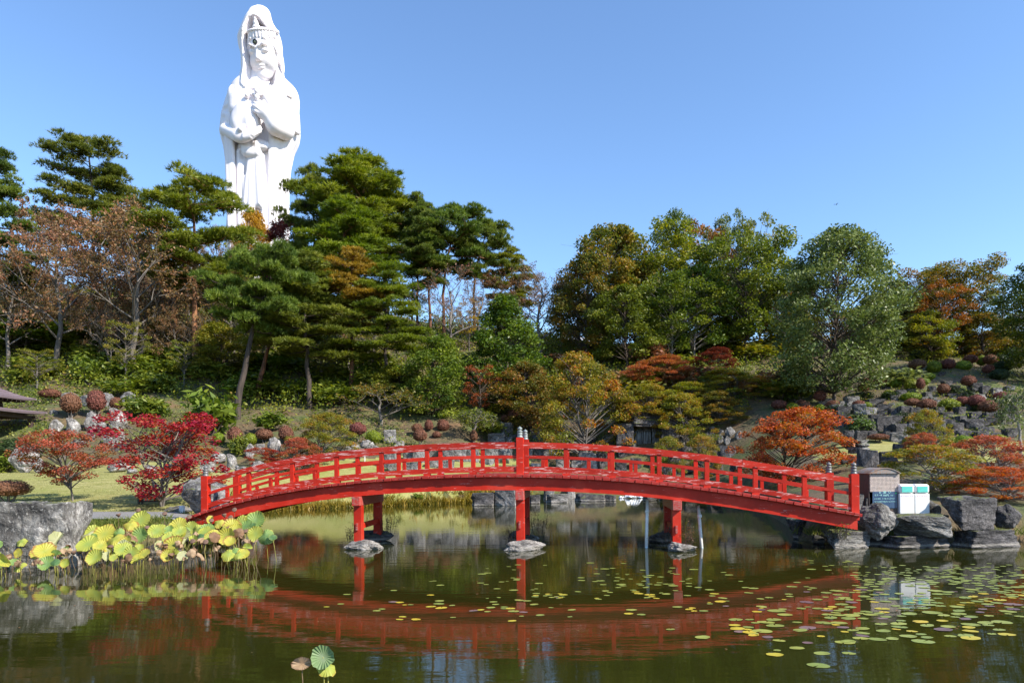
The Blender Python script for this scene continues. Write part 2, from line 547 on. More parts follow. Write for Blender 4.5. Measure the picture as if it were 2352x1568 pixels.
# ------------------------------------------------------------------ white statue (signed distance fields -> surface nets)
def surf_nets(fn, lo, hi, vox):
    n = [int(math.ceil((hi[i] - lo[i]) / vox)) + 1 for i in range(3)]
    ax = [lo[i] + np.arange(n[i]) * vox for i in range(3)]
    X, Y, Z = np.meshgrid(*ax, indexing='ij')
    D = fn(X, Y, Z).astype(np.float32)
    D[0], D[-1], D[:, 0], D[:, -1], D[:, :, 0], D[:, :, -1] = 1, 1, 1, 1, 1, 1
    ins = D < 0
    c = np.zeros(tuple(k - 1 for k in n), np.int8)
    for dx in (0, 1):
        for dy in (0, 1):
            for dz in (0, 1):
                c += ins[dx:n[0] - 1 + dx, dy:n[1] - 1 + dy, dz:n[2] - 1 + dz]
    act = (c > 0) & (c < 8)
    idx = np.full(act.shape, -1, np.int64)
    cell = np.argwhere(act)
    idx[act] = np.arange(len(cell))
    acc = np.zeros((len(cell), 3)); cnt = np.zeros(len(cell))
    corners = [(0, 0, 0), (1, 0, 0), (0, 1, 0), (1, 1, 0), (0, 0, 1), (1, 0, 1), (0, 1, 1), (1, 1, 1)]
    for a in range(8):
        for k in range(3):
            if corners[a][k]: continue
            ca = corners[a]; cb = tuple(ca[i] + (i == k) for i in range(3))
            da = D[cell[:, 0] + ca[0], cell[:, 1] + ca[1], cell[:, 2] + ca[2]]
            db = D[cell[:, 0] + cb[0], cell[:, 1] + cb[1], cell[:, 2] + cb[2]]
            s = (da < 0) != (db < 0)
            t = np.where(s, da / np.where(s, da - db, 1), 0)
            p = np.array(ca, float)[None] + np.eye(3)[k][None] * t[:, None]
            acc[s] += p[s]; cnt[s] += 1
    V = np.array(lo)[None] + (cell + acc / cnt[:, None]) * vox
    F = []
    for k in range(3):
        sl0 = [slice(None)] * 3; sl1 = [slice(None)] * 3
        sl0[k] = slice(0, n[k] - 1); sl1[k] = slice(1, n[k])
        a, b = ins[tuple(sl0)], ins[tuple(sl1)]
        e = np.argwhere(a != b)
        u, w = (k + 1) % 3, (k + 2) % 3
        e = e[(e[:, u] > 0) & (e[:, w] > 0) & (e[:, u] < n[u] - 1) & (e[:, w] < n[w] - 1)]
        flip = ~a[e[:, 0], e[:, 1], e[:, 2]]
        q = []
        for du, dw in ((-1, -1), (0, -1), (0, 0), (-1, 0)):
            g = e.copy(); g[:, u] += du; g[:, w] += dw
            q.append(idx[g[:, 0], g[:, 1], g[:, 2]])
        q = np.stack(q, 1)
        q[flip] = q[flip][:, ::-1]
        F.append(q)
    F = np.concatenate(F)
    F = F[(F >= 0).all(1)]
    return V, F

def smin(a, b, k):
    h = np.clip(0.5 + 0.5 * (b - a) / k, 0, 1)
    return b + (a - b) * h - k * h * (1 - h)
def smax(a, b, k): return -smin(-a, -b, k)
def ell(X, Y, Z, c, r):
    k0 = np.sqrt(((X - c[0]) / r[0]) ** 2 + ((Y - c[1]) / r[1]) ** 2 + ((Z - c[2]) / r[2]) ** 2)
    return (k0 - 1) * min(r) * 0.5 + (k0 - 1) * sorted(r)[1] * 0.5
def cap(X, Y, Z, a, b, ra, rb):
    ax, ay, az = a; dx, dy, dz = b[0] - ax, b[1] - ay, b[2] - az
    t = np.clip(((X - ax) * dx + (Y - ay) * dy + (Z - az) * dz) / (dx * dx + dy * dy + dz * dz), 0, 1)
    return np.sqrt((X - ax - t * dx) ** 2 + (Y - ay - t * dy) ** 2 + (Z - az - t * dz) ** 2) - (ra + (rb - ra) * t)

SPX, SPY, SSC, SY = 598.0, 700.0, 16.5, 95.0
def sx_(px, y=0.0): return (px - CX) / FPX * (SY + y) - (SPX - CX) / FPX * SY
def sz_(py, y=0.0): return (CY - py) / FPX * (SY + y) - (CY - SPY) / FPX * SY
_sil = [(14, 594, 602), (17, 585, 610), (22, 577, 617), (28, 573, 620), (40, 571, 622), (55, 565, 627), (70, 559, 637), (85, 553.5, 643), (98, 549.6, 645.6), (115, 551.7, 646),
        (131, 557, 647), (150, 558, 648), (174, 558, 650.5), (186, 554, 659), (195, 548, 669), (205, 534, 680), (215, 528, 684), (226, 524, 686), (266, 515, 687), (290, 510, 687.6),
        (308, 507, 688), (327, 512, 684), (351, 519, 672), (386, 524, 663.5), (422, 526, 659), (458, 527, 659), (505, 526, 660), (600, 524, 662), (710, 522, 664)]
def _yr(py): return float(np.interp(py, [20, 60, 115], [-1.2, -0.9, 0.0]))
_sz = np.array([sz_(p[0], _yr(p[0])) for p in _sil][::-1])
_sl = np.array([sx_(p[1], _yr(p[0])) for p in _sil][::-1])
_sr = np.array([sx_(p[2], _yr(p[0])) for p in _sil][::-1])
_dep = np.interp([p[0] for p in _sil][::-1], [14, 28, 55, 98, 175, 205, 260, 330, 420, 710], [0.3, 1.3, 2.5, 3.4, 3.3, 3.4, 3.9, 3.9, 3.3, 3.4])
_y0 = np.array([_yr(p[0]) for p in _sil][::-1])
def _prof(Z):
    z1 = Z[0, 0, :]
    k = np.array([0.2, 0.6, 1, 0.6, 0.2]); k /= k.sum()
    def sm(t):
        v = np.interp(z1, _sz, t)
        return np.convolve(np.pad(v, 2, mode='edge'), k, 'valid')[None, None, :]
    return sm(_sl), sm(_sr), sm(_dep)

def f_robe(X, Y, Z):
    l, r, d = _prof(Z)
    x0, a = (l + r) / 2, (r - l) / 2
    th = np.arctan2(Y / d, (X - x0) / a)
    low = np.clip((sz_(300) - Z) / 6, 0, 1)
    fold = np.sin(th * 17 + 0.5 * np.sin(Z * 0.35)) * 0.11 * low + np.sin(th * 31 + Z * 0.1) * 0.04 * low
    up = np.clip((Z - sz_(300)) / 2, 0, 1) * np.clip((sz_(185) - Z) / 3, 0, 1)
    fold = fold + np.sin(th * 7 + Z * 0.7) * 0.09 * up
    y0 = np.interp(Z[0, 0, :], _sz, _y0)[None, None, :]
    q = np.sqrt(((X - x0) / a) ** 2 + ((Y - y0) / d) ** 2)
    D = (q - 1) * np.minimum(a, d) * 0.9 + fold
    # opening of the hood
    z1 = Z[0, 0, :]
    tz = [sz_(p, -2.9) for p in (214, 205, 195, 160, 135, 120, 98, 80, 60, 46, 41.5)]
    tl = [sx_(p, -2.9) for p in (584, 570, 561, 561, 561, 559, 558, 560, 566, 574, 580)]
    tr = [sx_(p, -2.9) for p in (604, 620, 630, 632, 637, 636, 632, 623, 610, 598, 590)]
    cl = np.interp(z1, tz, tl)[None, None, :]; cr = np.interp(z1, tz, tr)[None, None, :]
    cy = np.interp(z1, [sz_(205, -3), sz_(98, -3), sz_(41, -3)], [-3.4, -3.2, -2.5])[None, None, :]
    hw = np.where((Z > sz_(214, -2.9)) & (Z < sz_(41.5, -2.9)), (cr - cl) / 2, 0.02)
    dc = (np.sqrt(((X - (cl + cr) / 2) / np.maximum(hw, 0.02)) ** 2 + ((Y - cy) / 2.7) ** 2) - 1) * np.maximum(hw, 0.02)
    dc = np.where((Z > sz_(214, -2.9)) & (Z < sz_(41.5, -2.9)), dc, 1.0)
    D = smax(D, -dc, 0.12)
    # raised hem round the opening
    hem = np.abs(dc - 0.22) - 0.16
    D = np.where((Y < cy + 1.0) & (Z > sz_(206, -2.9)), smin(D, smax(hem, D - 0.16, 0.1), 0.1), D)
    # front slot between the two edges of the mantle
    xl = np.interp(z1, [sz_(710), sz_(420), sz_(330), sz_(300), sz_(225)], [sx_(535, -3.2), sx_(537, -3.2), sx_(533, -3.2), sx_(528, -3.2), sx_(540, -3.2)])[None, None, :]
    xr = np.interp(z1, [sz_(710), sz_(400), sz_(320), sz_(280), sz_(225)], [sx_(614, -3.2), sx_(611, -3.2), sx_(617, -3.2), sx_(630, -3.2), sx_(632, -3.2)])[None, None, :]
    bx = np.maximum(np.maximum(xl - X, X - xr), np.maximum(Y + 2.45, Z - sz_(222, -3.2)))
    D = smax(D, -bx, 0.18)
    # sleeve flap on the right shoulder
    for (p0, p1, ra, rb) in (((sx_(622, -3.3), -3.3, sz_(262, -3.3)), (sx_(640, -3.4), -3.4, sz_(284, -3.4)), 0.35, 0.45), ((sx_(640, -3.4), -3.4, sz_(284, -3.4)), (sx_(660, -2.7), -2.7, sz_(282, -2.7)), 0.45, 0.3), ((sx_(655, -2.9), -2.9, sz_(280, -2.9)), (sx_(684, -1.2), -1.2, sz_(305, -1.2)), 0.3, 0.35)):
        D = smin(D, cap(X, Y, Z, p0, p1, ra, rb), 0.3)
    D = smax(D, Z - (sz_(15, -1.2) - 0.35 * (X - sx_(598, -1.2)) ** 2), 0.25)
    # pointed fold at the crest of the hood
    D = smin(D, cap(X, Y, Z, (sx_(576, -1.0), -1.0, sz_(27, -1.0)), (sx_(592, -0.6), -0.6, sz_(17, -0.6)), 0.2, 0.3), 0.3)
    # hanging sleeve edge on the left
    for k, px in enumerate((520, 527, 533)):
        D = smin(D, cap(X, Y, Z, (sx_(px, -3.0 - 0.1 * k), -3.0 - 0.1 * k, sz_(300, -3.0 - 0.1 * k)), (sx_(px + 6, -2.9), -2.9, sz_(520, -2.9)), 0.32, 0.22), 0.25)
    for (a_, b_) in (((514, 262), (526, 268)), ((512, 285), (528, 276)), ((518, 245), (530, 238))):
        D = smin(D, cap(X, Y, Z, (sx_(a_[0], -2.2), -2.2, sz_(a_[1], -2.2)), (sx_(b_[0], -2.9), -2.9, sz_(b_[1], -2.9)), 0.25, 0.3), 0.3)
    return D

def f_dress(X, Y, Z):
    l, r, d = _prof(Z)
    D = (np.sqrt(((X - sx_(576, -2.6)) / 3.0) ** 2 + (Y / (d - 0.75)) ** 2) - 1) * 2.6
    D = smax(D, Z - sz_(213, -2.6), 0.8)
    D = D + np.sin(X * 4.2 + 0.4 * np.sin(Z * 0.5)) * 0.06 * np.clip((sz_(350) - Z) / 3, 0, 1)
    # chest garments
    for (px, py, y, rr) in ((556, 226, -2.9, (1.5, 0.9, 1.3)), (545, 240, -2.9, (1.2, 0.9, 1.6)), (625, 228, -3.0, (1.5, 0.8, 1.7)), (588, 234, -2.8, (2.4, 0.9, 1.6)), (560, 252, -3.2, (1.9, 0.9, 1.1)),
                            (536, 222, -2.4, (0.8, 0.8, 1.6)), (612, 219, -3.5, (0.7, 0.5, 0.9))):
        D = smin(D, ell(X, Y, Z, (sx_(px, y), y, sz_(py, y)), rr), 0.35)
    for i in range(4):
        D = smin(D, cap(X, Y, Z, (sx_(538, -3.5), -3.5, sz_(226 + 9 * i, -3.5)), (sx_(586, -3.75), -3.75, sz_(240 + 6 * i, -3.75)), 0.18, 0.14), 0.25)
    # belly fold, knot and bow
    D = smin(D, ell(X, Y, Z, (sx_(586, -2.7), -2.7, sz_(335, -2.7)), (2.3, 0.8, 0.8)), 0.4)
    for (px, py, rr) in ((566, 340, (0.7, 0.6, 1.1)), (577, 349, (1.3, 0.6, 0.8)), (592, 340, (0.5, 0.6, 1.2)), (600, 338, (0.9, 0.5, 0.4))):
        D = smin(D, ell(X, Y, Z, (sx_(px, -3.2), -3.2, sz_(py, -3.2)), rr), 0.2)
    # long sash ends
    for (x0, y0, x1, y1, w) in ((576, 356, 574, 476, 0.30), (582, 357, 580, 478, 0.34), (572, 358, 563, 466, 0.26), (590, 357, 597, 468, 0.40), (586, 357, 590, 470, 0.26)):
        D = smin(D, cap(X, Y, Z, (sx_(x0, -3.05), -3.05, sz_(y0, -3.05)), (sx_(x1, -3.0), -3.0, sz_(y1, -3.0)), w * 0.7, w), 0.14)
    D = smin(D, smax(np.abs(X - sx_(580, -2.8)) - 1.25, smax(np.abs(Y + 2.75) - 0.3, np.abs(Z - sz_(440, -2.8)) - 2.1, 0.1), 0.1), 0.3)
    for (x0, y0, x1, y1) in ((548, 350, 552, 600), (556, 380, 549, 470), (603, 360, 607, 600), (560, 490, 566, 640), (585, 490, 582, 650), (600, 500, 598, 640)):
        D = smin(D, cap(X, Y, Z, (sx_(x0, -2.65), -2.65, sz_(y0, -2.65)), (sx_(x1, -2.6), -2.6, sz_(y1, -2.6)), 0.3, 0.3), 0.5)
    return D

HYAW, HBOW = R(-10), R(21)
HC = (0.0, 0.0, 0.0)
def head_frame(X, Y, Z):
    # origin such that the point between the eyes (0, -2.1, 0) of the bowed head lies where the photograph shows it
    oy = -1.2
    fx, fy, fz = sx_(592, oy - 2.1), oy - 2.1, sz_(118, oy - 2.1)
    q = (math.sin(HYAW) * 2.1 * math.cos(HBOW), -2.1 * math.cos(HBOW) * math.cos(HYAW), -2.1 * math.sin(HBOW))
    a, b, c = X - (fx - q[0]), Y - (fy - q[1] + 0.0), Z - (fz - q[2])
    x = a * math.cos(HYAW) + b * math.sin(HYAW)
    b2 = -a * math.sin(HYAW) + b * math.cos(HYAW)
    y = b2 * math.cos(HBOW) + c * math.sin(HBOW)
    z = -b2 * math.sin(HBOW) + c * math.cos(HBOW)
    return x, y, z
def head_point(x, y, z):
    oy = -1.2
    fx, fy, fz = sx_(592, oy - 2.1), oy - 2.1, sz_(118, oy - 2.1)
    q = (math.sin(HYAW) * 2.1 * math.cos(HBOW), -2.1 * math.cos(HBOW) * math.cos(HYAW), -2.1 * math.sin(HBOW))
    b2 = y * math.cos(HBOW) - z * math.sin(HBOW)
    c = y * math.sin(HBOW) + z * math.cos(HBOW)
    a = x * math.cos(HYAW) - b2 * math.sin(HYAW)
    b = x * math.sin(HYAW) + b2 * math.cos(HYAW)
    return (a + fx - q[0], b + fy - q[1], c + fz - q[2])

def f_head(X, Y, Z):
    x, y, z = head_frame(X, Y, Z)
    D = ell(x, y, z, (0, 0.2, 0.35), (2.12, 2.35, 2.45))
    D = smin(D, ell(x, y, z, (0, -0.35, -1.2), (1.65, 1.85, 2.1)), 0.7)
    D = smin(D, ell(x, y, z, (0.05, -1.6, -2.9), (0.85, 0.65, 0.6)), 0.6)           # chin
    for s in (-1, 1):
        D = smin(D, ell(x, y, z, (s * 1.0, -1.2, -1.25), (0.75, 0.7, 0.85)), 0.5)    # cheek
        D = smax(D, -ell(x, y, z, (s * 0.92, -2.45, 0.12), (0.62, 0.42, 0.34)), 0.35)  # socket
        D = smin(D, ell(x, y, z, (s * 0.9, -1.86, 0.05), (0.52, 0.34, 0.30)), 0.10)  # lid
        D = smax(D, -cap(x, y, z, (s * 0.45, -2.26, -0.12), (s * 0.9, -2.26, -0.22), 0.07, 0.08), 0.05)
        D = smax(D, -cap(x, y, z, (s * 0.9, -2.26, -0.22), (s * 1.38, -2.02, -0.08), 0.08, 0.06), 0.05)
        D = smin(D, cap(x, y, z, (s * 0.30, -2.3, 0.55), (s * 0.95, -2.22, 0.86), 0.10, 0.10), 0.3)
        D = smin(D, cap(x, y, z, (s * 0.95, -2.22, 0.86), (s * 1.55, -1.75, 0.6), 0.10, 0.07), 0.3)
        D = smin(D, ell(x, y, z, (s * 2.1, 0.1, -0.9), (0.28, 0.5, 1.7)), 0.15)      # ear
        D = smin(D, ell(x, y, z, (s * 0.26, -2.3, -1.02), (0.2, 0.25, 0.17)), 0.1)   # nostril wing
    D = smin(D, cap(x, y, z, (0, -2.0, 0.45), (0, -2.5, -0.8), 0.2, 0.28), 0.3)    # nose
    D = smin(D, ell(x, y, z, (0, -2.02, -1.66), (0.58, 0.3, 0.15)), 0.12)            # lips
    D = smin(D, ell(x, y, z, (0, -2.0, -1.95), (0.46, 0.3, 0.17)), 0.12)
    D = smax(D, -cap(x, y, z, (-0.62, -2.32, -1.80), (0.62, -2.32, -1.80), 0.06, 0.06), 0.05)
    for s in (-1, 1):
        D = smax(D, -ell(x, y, z, (s * 0.78, -2.15, -1.75), (0.14, 0.2, 0.16)), 0.1)
    D = smin(D, cap(X, Y, Z, (sx_(598, -0.2), -0.2, sz_(160, -0.2)), (sx_(597, -0.8), -0.8, sz_(212, -0.8)), 1.3, 1.7), 0.15)   # neck
    for k in (183, 190):
        D = smin(D, smax(cap(X, Y, Z, (sx_(596, -0.5), -0.5, sz_(k, -0.5)), (sx_(596, -0.5), -0.5, sz_(k + 1, -0.5)), 1.62, 1.62), np.abs(Z - sz_(k, -2.6)) - 0.1, 0.05), 0.25)
    D = smin(D, ell(X, Y, Z, (sx_(594, -1.3), -1.3, sz_(212, -1.3)), (2.4, 1.5, 1.0)), 0.4)
    # hair rolls under the band
    for k in range(13):
        a = R(-78 + 13 * k)
        D = smin(D, cap(x, y, z, (1.95 * math.sin(a), 0.2 - 1.95 * math.cos(a), 1.75), (1.75 * math.sin(a), 0.3 - 1.85 * math.cos(a), 2.45), 0.18, 0.24), 0.06)
    for s in (-1, 1):
        for k in range(3):
            D = smin(D, cap(x, y, z, (s * (0.9 + 0.35 * k), -1.75 + 0.35 * k, 1.65), (s * (1.95 + 0.1 * k), -0.75, 0.8 - 0.5 * k), 0.14, 0.16), 0.08)
    # crown mass above the band with a small seated figure
    D = smin(D, ell(x, y, z, (0, 0.5, 2.5), (1.6, 1.6, 0.8)), 0.2)
    D = smin(D, ell(x, y, z, (-0.1, -1.2, 3.0), (0.55, 0.45, 0.25)), 0.1)
    D = smin(D, ell(x, y, z, (-0.1, -1.15, 3.4), (0.36, 0.32, 0.45)), 0.08)
    D = smin(D, ell(x, y, z, (-0.1, -1.15, 3.95), (0.2, 0.2, 0.25)), 0.05)
    return D

def f_band(X, Y, Z):
    x, y, z = head_frame(X, Y, Z)
    th = np.arctan2(x, -(y - 0.3))
    rr = np.sqrt((x / 1.95) ** 2 + ((y - 0.3) / 1.95) ** 2)
    return np.sqrt(((rr - 1) * 1.9) ** 2 + (z - 2.62 - 0.03 * np.sin(th * 40)) ** 2) - 0.19 - 0.05 * np.sin(th * 46) * 0.6

def hand_pts(l): return [(sx_(a, y), y, sz_(b, y)) for a, b, y in l]
def chain(X, Y, Z, D, pts, rad, k):
    for i in range(len(pts) - 1):
        D = smin(D, cap(X, Y, Z, pts[i], pts[i + 1], rad[i], rad[i + 1]), k)
    return D
def f_hand_up(X, Y, Z):
    D = cap(X, Y, Z, (sx_(655, -2.6), -2.6, sz_(300, -2.6)), (sx_(634, -3.7), -3.7, sz_(290, -3.7)), 1.25, 1.2)
    D = smin(D, cap(X, Y, Z, (sx_(634, -3.7), -3.7, sz_(290, -3.7)), (sx_(612, -4.3), -4.3, sz_(262, -4.3)), 1.2, 0.85), 0.4)
    D = smin(D, ell(X, Y, Z, (sx_(606, -4.5), -4.5, sz_(256, -4.5)), (1.05, 0.55, 1.0)), 0.4)
    for pts in ([(612, 248, -4.6), (602, 238, -4.7), (592.5, 232, -4.5)], [(605, 250, -4.75), (595, 242, -4.85), (585.5, 237, -4.6)],
                [(601, 255, -4.8), (590, 247, -4.9), (582, 243, -4.6)], [(599, 261, -4.7), (588, 256, -4.8), (580.5, 252.5, -4.5)]):
        q = chain(X, Y, Z, np.full(X.shape, 9.0), hand_pts(pts), [0.34, 0.30, 0.22], 0.05)
        D = smin(D, q, 0.1)
    q = chain(X, Y, Z, np.full(X.shape, 9.0), hand_pts([(612, 252, -4.4), (608, 242, -4.5), (606, 234, -4.3)]), [0.4, 0.33, 0.24], 0.05)
    return smin(D, q, 0.15)
def f_hand_low(X, Y, Z):
    D = cap(X, Y, Z, (sx_(520, -2.6), -2.6, sz_(300, -2.6)), (sx_(546, -4.0), -4.0, sz_(312, -4.0)), 0.9, 0.8)
    D = smin(D, ell(X, Y, Z, (sx_(557, -4.3), -4.3, sz_(312, -4.3)), (1.3, 0.6, 0.95)), 0.4)
    for pts in ([(562, 306, -4.6), (580, 300, -4.8), (597, 292.5, -4.5)], [(562, 311, -4.75), (581, 305, -4.9), (599, 297, -4.6)],
                [(561, 316, -4.75), (580, 310, -4.9), (597, 303, -4.6)], [(559, 320, -4.6), (576, 316, -4.8), (591, 309, -4.5)]):
        q = chain(X, Y, Z, np.full(X.shape, 9.0), hand_pts(pts), [0.36, 0.31, 0.2], 0.05)
        D = smin(D, q, 0.1)
    q = chain(X, Y, Z, np.full(X.shape, 9.0), hand_pts([(549, 306, -4.4), (553, 297, -4.9), (560, 288.5, -5.0)]), [0.45, 0.38, 0.26], 0.05)
    return smin(D, q, 0.15)
def f_bundle(X, Y, Z):
    D = ell(X, Y, Z, (sx_(556, -3.7), -3.7, sz_(275, -3.7)), (1.45, 1.0, 2.3))
    D = smin(D, ell(X, Y, Z, (sx_(577, -3.9), -3.9, sz_(276, -3.9)), (1.1, 0.95, 2.0)), 0.25)
    D = smin(D, ell(X, Y, Z, (sx_(566, -3.5), -3.5, sz_(290, -3.5)), (1.9, 1.1, 1.6)), 0.4)
    D = smin(D, ell(X, Y, Z, (sx_(575, -3.7), -3.7, sz_(257, -3.7)), (1.3, 0.7, 0.6)), 0.3)
    return D + 0.05 * np.sin(X * 3 + Z * 1.3)

def whitemat():
    m, nt, bs = newmat('white_painted_concrete')
    n = nz(nt, 0.5, 5, 0.6); n2 = nz(nt, 1.2, 4, 0.6, stretch=(1, 1, 0.08))
    r = ramp(nt, n.outputs[0], [(0.3, (0.82, 0.775, 0.80)), (0.7, (0.87, 0.83, 0.85))])
    r2 = ramp(nt, n2.outputs[0], [(0.3, (0.93, 0.91, 0.90)), (0.6, (1, 1, 1))])
    nt.links.new(mixc(nt, 0.6, r.outputs[0], r2.outputs[0], 'MULTIPLY'), bs.inputs['Base Color'])
    bs.inputs['Roughness'].default_value = 0.7
    return m

def build_statue():
    wm = whitemat()
    base = at(SPX, SPY, SY)
    st = empty('goddess_statue', base)
    st.rotation_euler = (0, ROLL, 0)
    tag(st, 'giant white statue of a hooded robed woman towering above the pine hill', 'statue')
    def part(name, fn, lo, hi, vox):
        V, F = surf_nets(fn, lo, hi, vox)
        return link(name, np_mesh(name, V, F, True), wm, st)
    part('robe', f_robe, (-6.2, -5, sz_(708)), (6.2, 5, sz_(10)), 0.13)
    part('dress', f_dress, (-4.6, -4.8, sz_(712)), (5.2, 2.0, sz_(200)), 0.11)
    hd = part('head', f_head, (-3.6, -6.2, sz_(222)-1.5), (4.2, 1.8, sz_(118, -3.8) + 7), 0.085)
    part('headband', f_band, (-3.4, -6, sz_(118, -3.8) + 1), (4, 1.5, sz_(118, -3.8) + 5.5), 0.08)
    part('hand', f_hand_up, (sx_(570, -4), -6.2, sz_(330, -2)), (sx_(690, 0), 0.2, sz_(222, -3)), 0.085)
    part('hand', f_hand_low, (sx_(485, 0), -6.2, sz_(340, -4)), (sx_(612, -4), 0, sz_(275, -4)), 0.085)
    part('bundle', f_bundle, (sx_(520, -4), -5.8, sz_(330, -4)), (sx_(610, -4), -1.5, sz_(232, -4)), 0.1)
    # forehead jewel: dark ring and grey lens
    jp = head_point(-0.12, -2.16, 1.08)
    jd = Vector(head_point(-0.12, -3.16, 1.2)) - Vector(jp)
    jr = jd.to_track_quat('Z', 'Y').to_euler()
    MB().lathe([(0.32, 0), (0.32, 0.14), (0.22, 0.14), (0.22, 0.02)], 20).build('forehead_ring', plain('black_ring', (0.012, 0.012, 0.012), 0.4), hd, loc=jp, rot=jr)
    MB().lathe([(0.0, 0.0), (0.23, 0.0), (0.23, 0.06), (0.16, 0.11), (0.02, 0.16)], 18).build('forehead_lens', plain('grey_glass', (0.18, 0.2, 0.14), 0.15), hd, smooth=True, loc=jp, rot=jr)
    # necklace beads, two strings and three pendants
    nb = MB()
    def bead(px, py, y, r):
        nb.lathe([(r * math.sin(a) + 0.001, -r * math.cos(a)) for a in np.linspace(0, PI, 6)], 8, (sx_(px, y), y, sz_(py, y)))
    for i in range(13):
        t = -1 + i / 6
        bead(594 + 27 * t, 203 - 4 * t * t, -3.6 + 1.2 * t * t, 0.2)
    for i in range(12):
        t = -1 + i / 5.5
        bead(592 + 25 * t, 218 - 6 * t * t, -4.1 + 0.9 * t * t, 0.17)
    for px, py, r in ((590, 210, 0.38), (590, 224, 0.34), (567, 219, 0.34)):
        bead(px, py, -4.05, r)
    nb.build('necklace', wm, st, smooth=True)
    MB().box((0, 0, 0), (0.75, 0.2, 0.65)).build('hatch', plain('pale_hatch', (0.55, 0.5, 0.5), 0.8), st, loc=(sx_(666, -1.95), -1.95, sz_(218, -1.95)), rot=(0, R(10), R(40)))
build_statue()
# ------------------------------------------------------------------ red bridge
BTH = math.atan(162 / 1568.0)
BN = Vector((math.sin(BTH), math.cos(BTH), 0)); BA = Vector((math.cos(BTH), -math.sin(BTH), 0))
BD, BHW = 18.62, 0.9
BO = BN * (BD + BHW) + BA * (-1.70)
def bridge_x(px, py=1100, y=-BHW):
    u = ray(px, py)[0]
    d = BD + BHW + y
    return d * (u * math.cos(BTH) - math.sin(BTH)) / (math.cos(BTH) + u * math.sin(BTH)) + 1.70
_bx = np.array([-9.75, -9.08, -7.78, -5.19, -2.6, 0, 1.9, 3.74, 6.24, 8.73])
_bz = np.array([0.80, 1.05, 1.42, 1.835, 2.01, 2.055, 1.975, 1.80, 1.465, 0.99])
_bp = np.polyfit(_bx, _bz, 5)
def bz(x): return float(np.polyval(_bp, x))
def bslope(x): return (bz(x + 0.05) - bz(x - 0.05)) / 0.1
XL, XR = -9.08, 8.73

def redpaint(name, base, wear, chip, sc=1.0):
    m, nt, bs = newmat(name)
    oi = nt.nodes.new('ShaderNodeObjectInfo')
    tc = nt.nodes.new('ShaderNodeTexCoord')
    mp = nt.nodes.new('ShaderNodeMapping')
    mp.inputs['Scale'].default_value = (1.3 * sc, 6.0 * sc, 11 * sc)
    nt.links.new(tc.outputs['Object'], mp.inputs[0])
    cb = nt.nodes.new('ShaderNodeCombineXYZ')
    mu = nt.nodes.new('ShaderNodeMath'); mu.operation = 'MULTIPLY'; mu.inputs[1].default_value = 37.0
    nt.links.new(oi.outputs['Random'], mu.inputs[0])
    nt.links.new(mu.outputs[0], cb.inputs[0]); nt.links.new(mu.outputs[0], cb.inputs[1])
    nt.links.new(cb.outputs[0], mp.inputs['Location'])
    n = nt.nodes.new('ShaderNodeTexNoise'); n.inputs['Scale'].default_value = 2.2; n.inputs['Detail'].default_value = 6; n.inputs['Roughness'].default_value = 0.72
    nt.links.new(mp.outputs[0], n.inputs['Vector'])
    n2 = nz(nt, 1.1, 4, 0.6)
    c0 = ramp(nt, n2.outputs[0], [(0.3, [c * 0.72 for c in base]), (0.5, base), (0.72, [min(1, base[0] * 1.15), base[1] * 2.2 + 0.008, base[2] * 3 + 0.008])])
    hs = nt.nodes.new('ShaderNodeHueSaturation')
    mr = nt.nodes.new('ShaderNodeMapRange')
    nt.links.new(oi.outputs['Random'], mr.inputs[0]); mr.inputs[3].default_value = 0.82; mr.inputs[4].default_value = 1.12
    nt.links.new(mr.outputs[0], hs.inputs['Value']); nt.links.new(c0.outputs[0], hs.inputs['Color'])
    f = ramp(nt, n.outputs[0], [(1 - wear - 0.02, (0, 0, 0)), (1 - wear + 0.03, (1, 1, 1))])
    c = mixc(nt, f.outputs[0], hs.outputs[0], chip)
    nt.links.new(c, bs.inputs['Base Color'])
    bs.inputs['Roughness'].default_value = 0.45
    bs.inputs['Specular IOR Level'].default_value = 0.28
    bump(nt, bs, n.outputs[0], 0.25, 0.01)
    return m

def strip(x0, x1, y0, y1, zb, zt, n=30):
    """curved beam that follows the deck: bottom at deck+zb, top at deck+zt"""
    mb = MB()
    xs = np.linspace(x0, x1, n + 1)
    vs, fs = [], []
    for x in xs:
        z = bz(x)
        vs += [(x, y0, z + zb), (x, y1, z + zb), (x, y1, z + zt), (x, y0, z + zt)]
    for i in range(n):
        b = i * 4
        for k in range(4):
            fs.append((b + k, b + (k + 1) % 4, b + 4 + (k + 1) % 4, b + 4 + k))
    fs += [(0, 3, 2, 1), (n * 4, n * 4 + 1, n * 4 + 2, n * 4 + 3)]
    mb.add(vs, fs)
    return mb

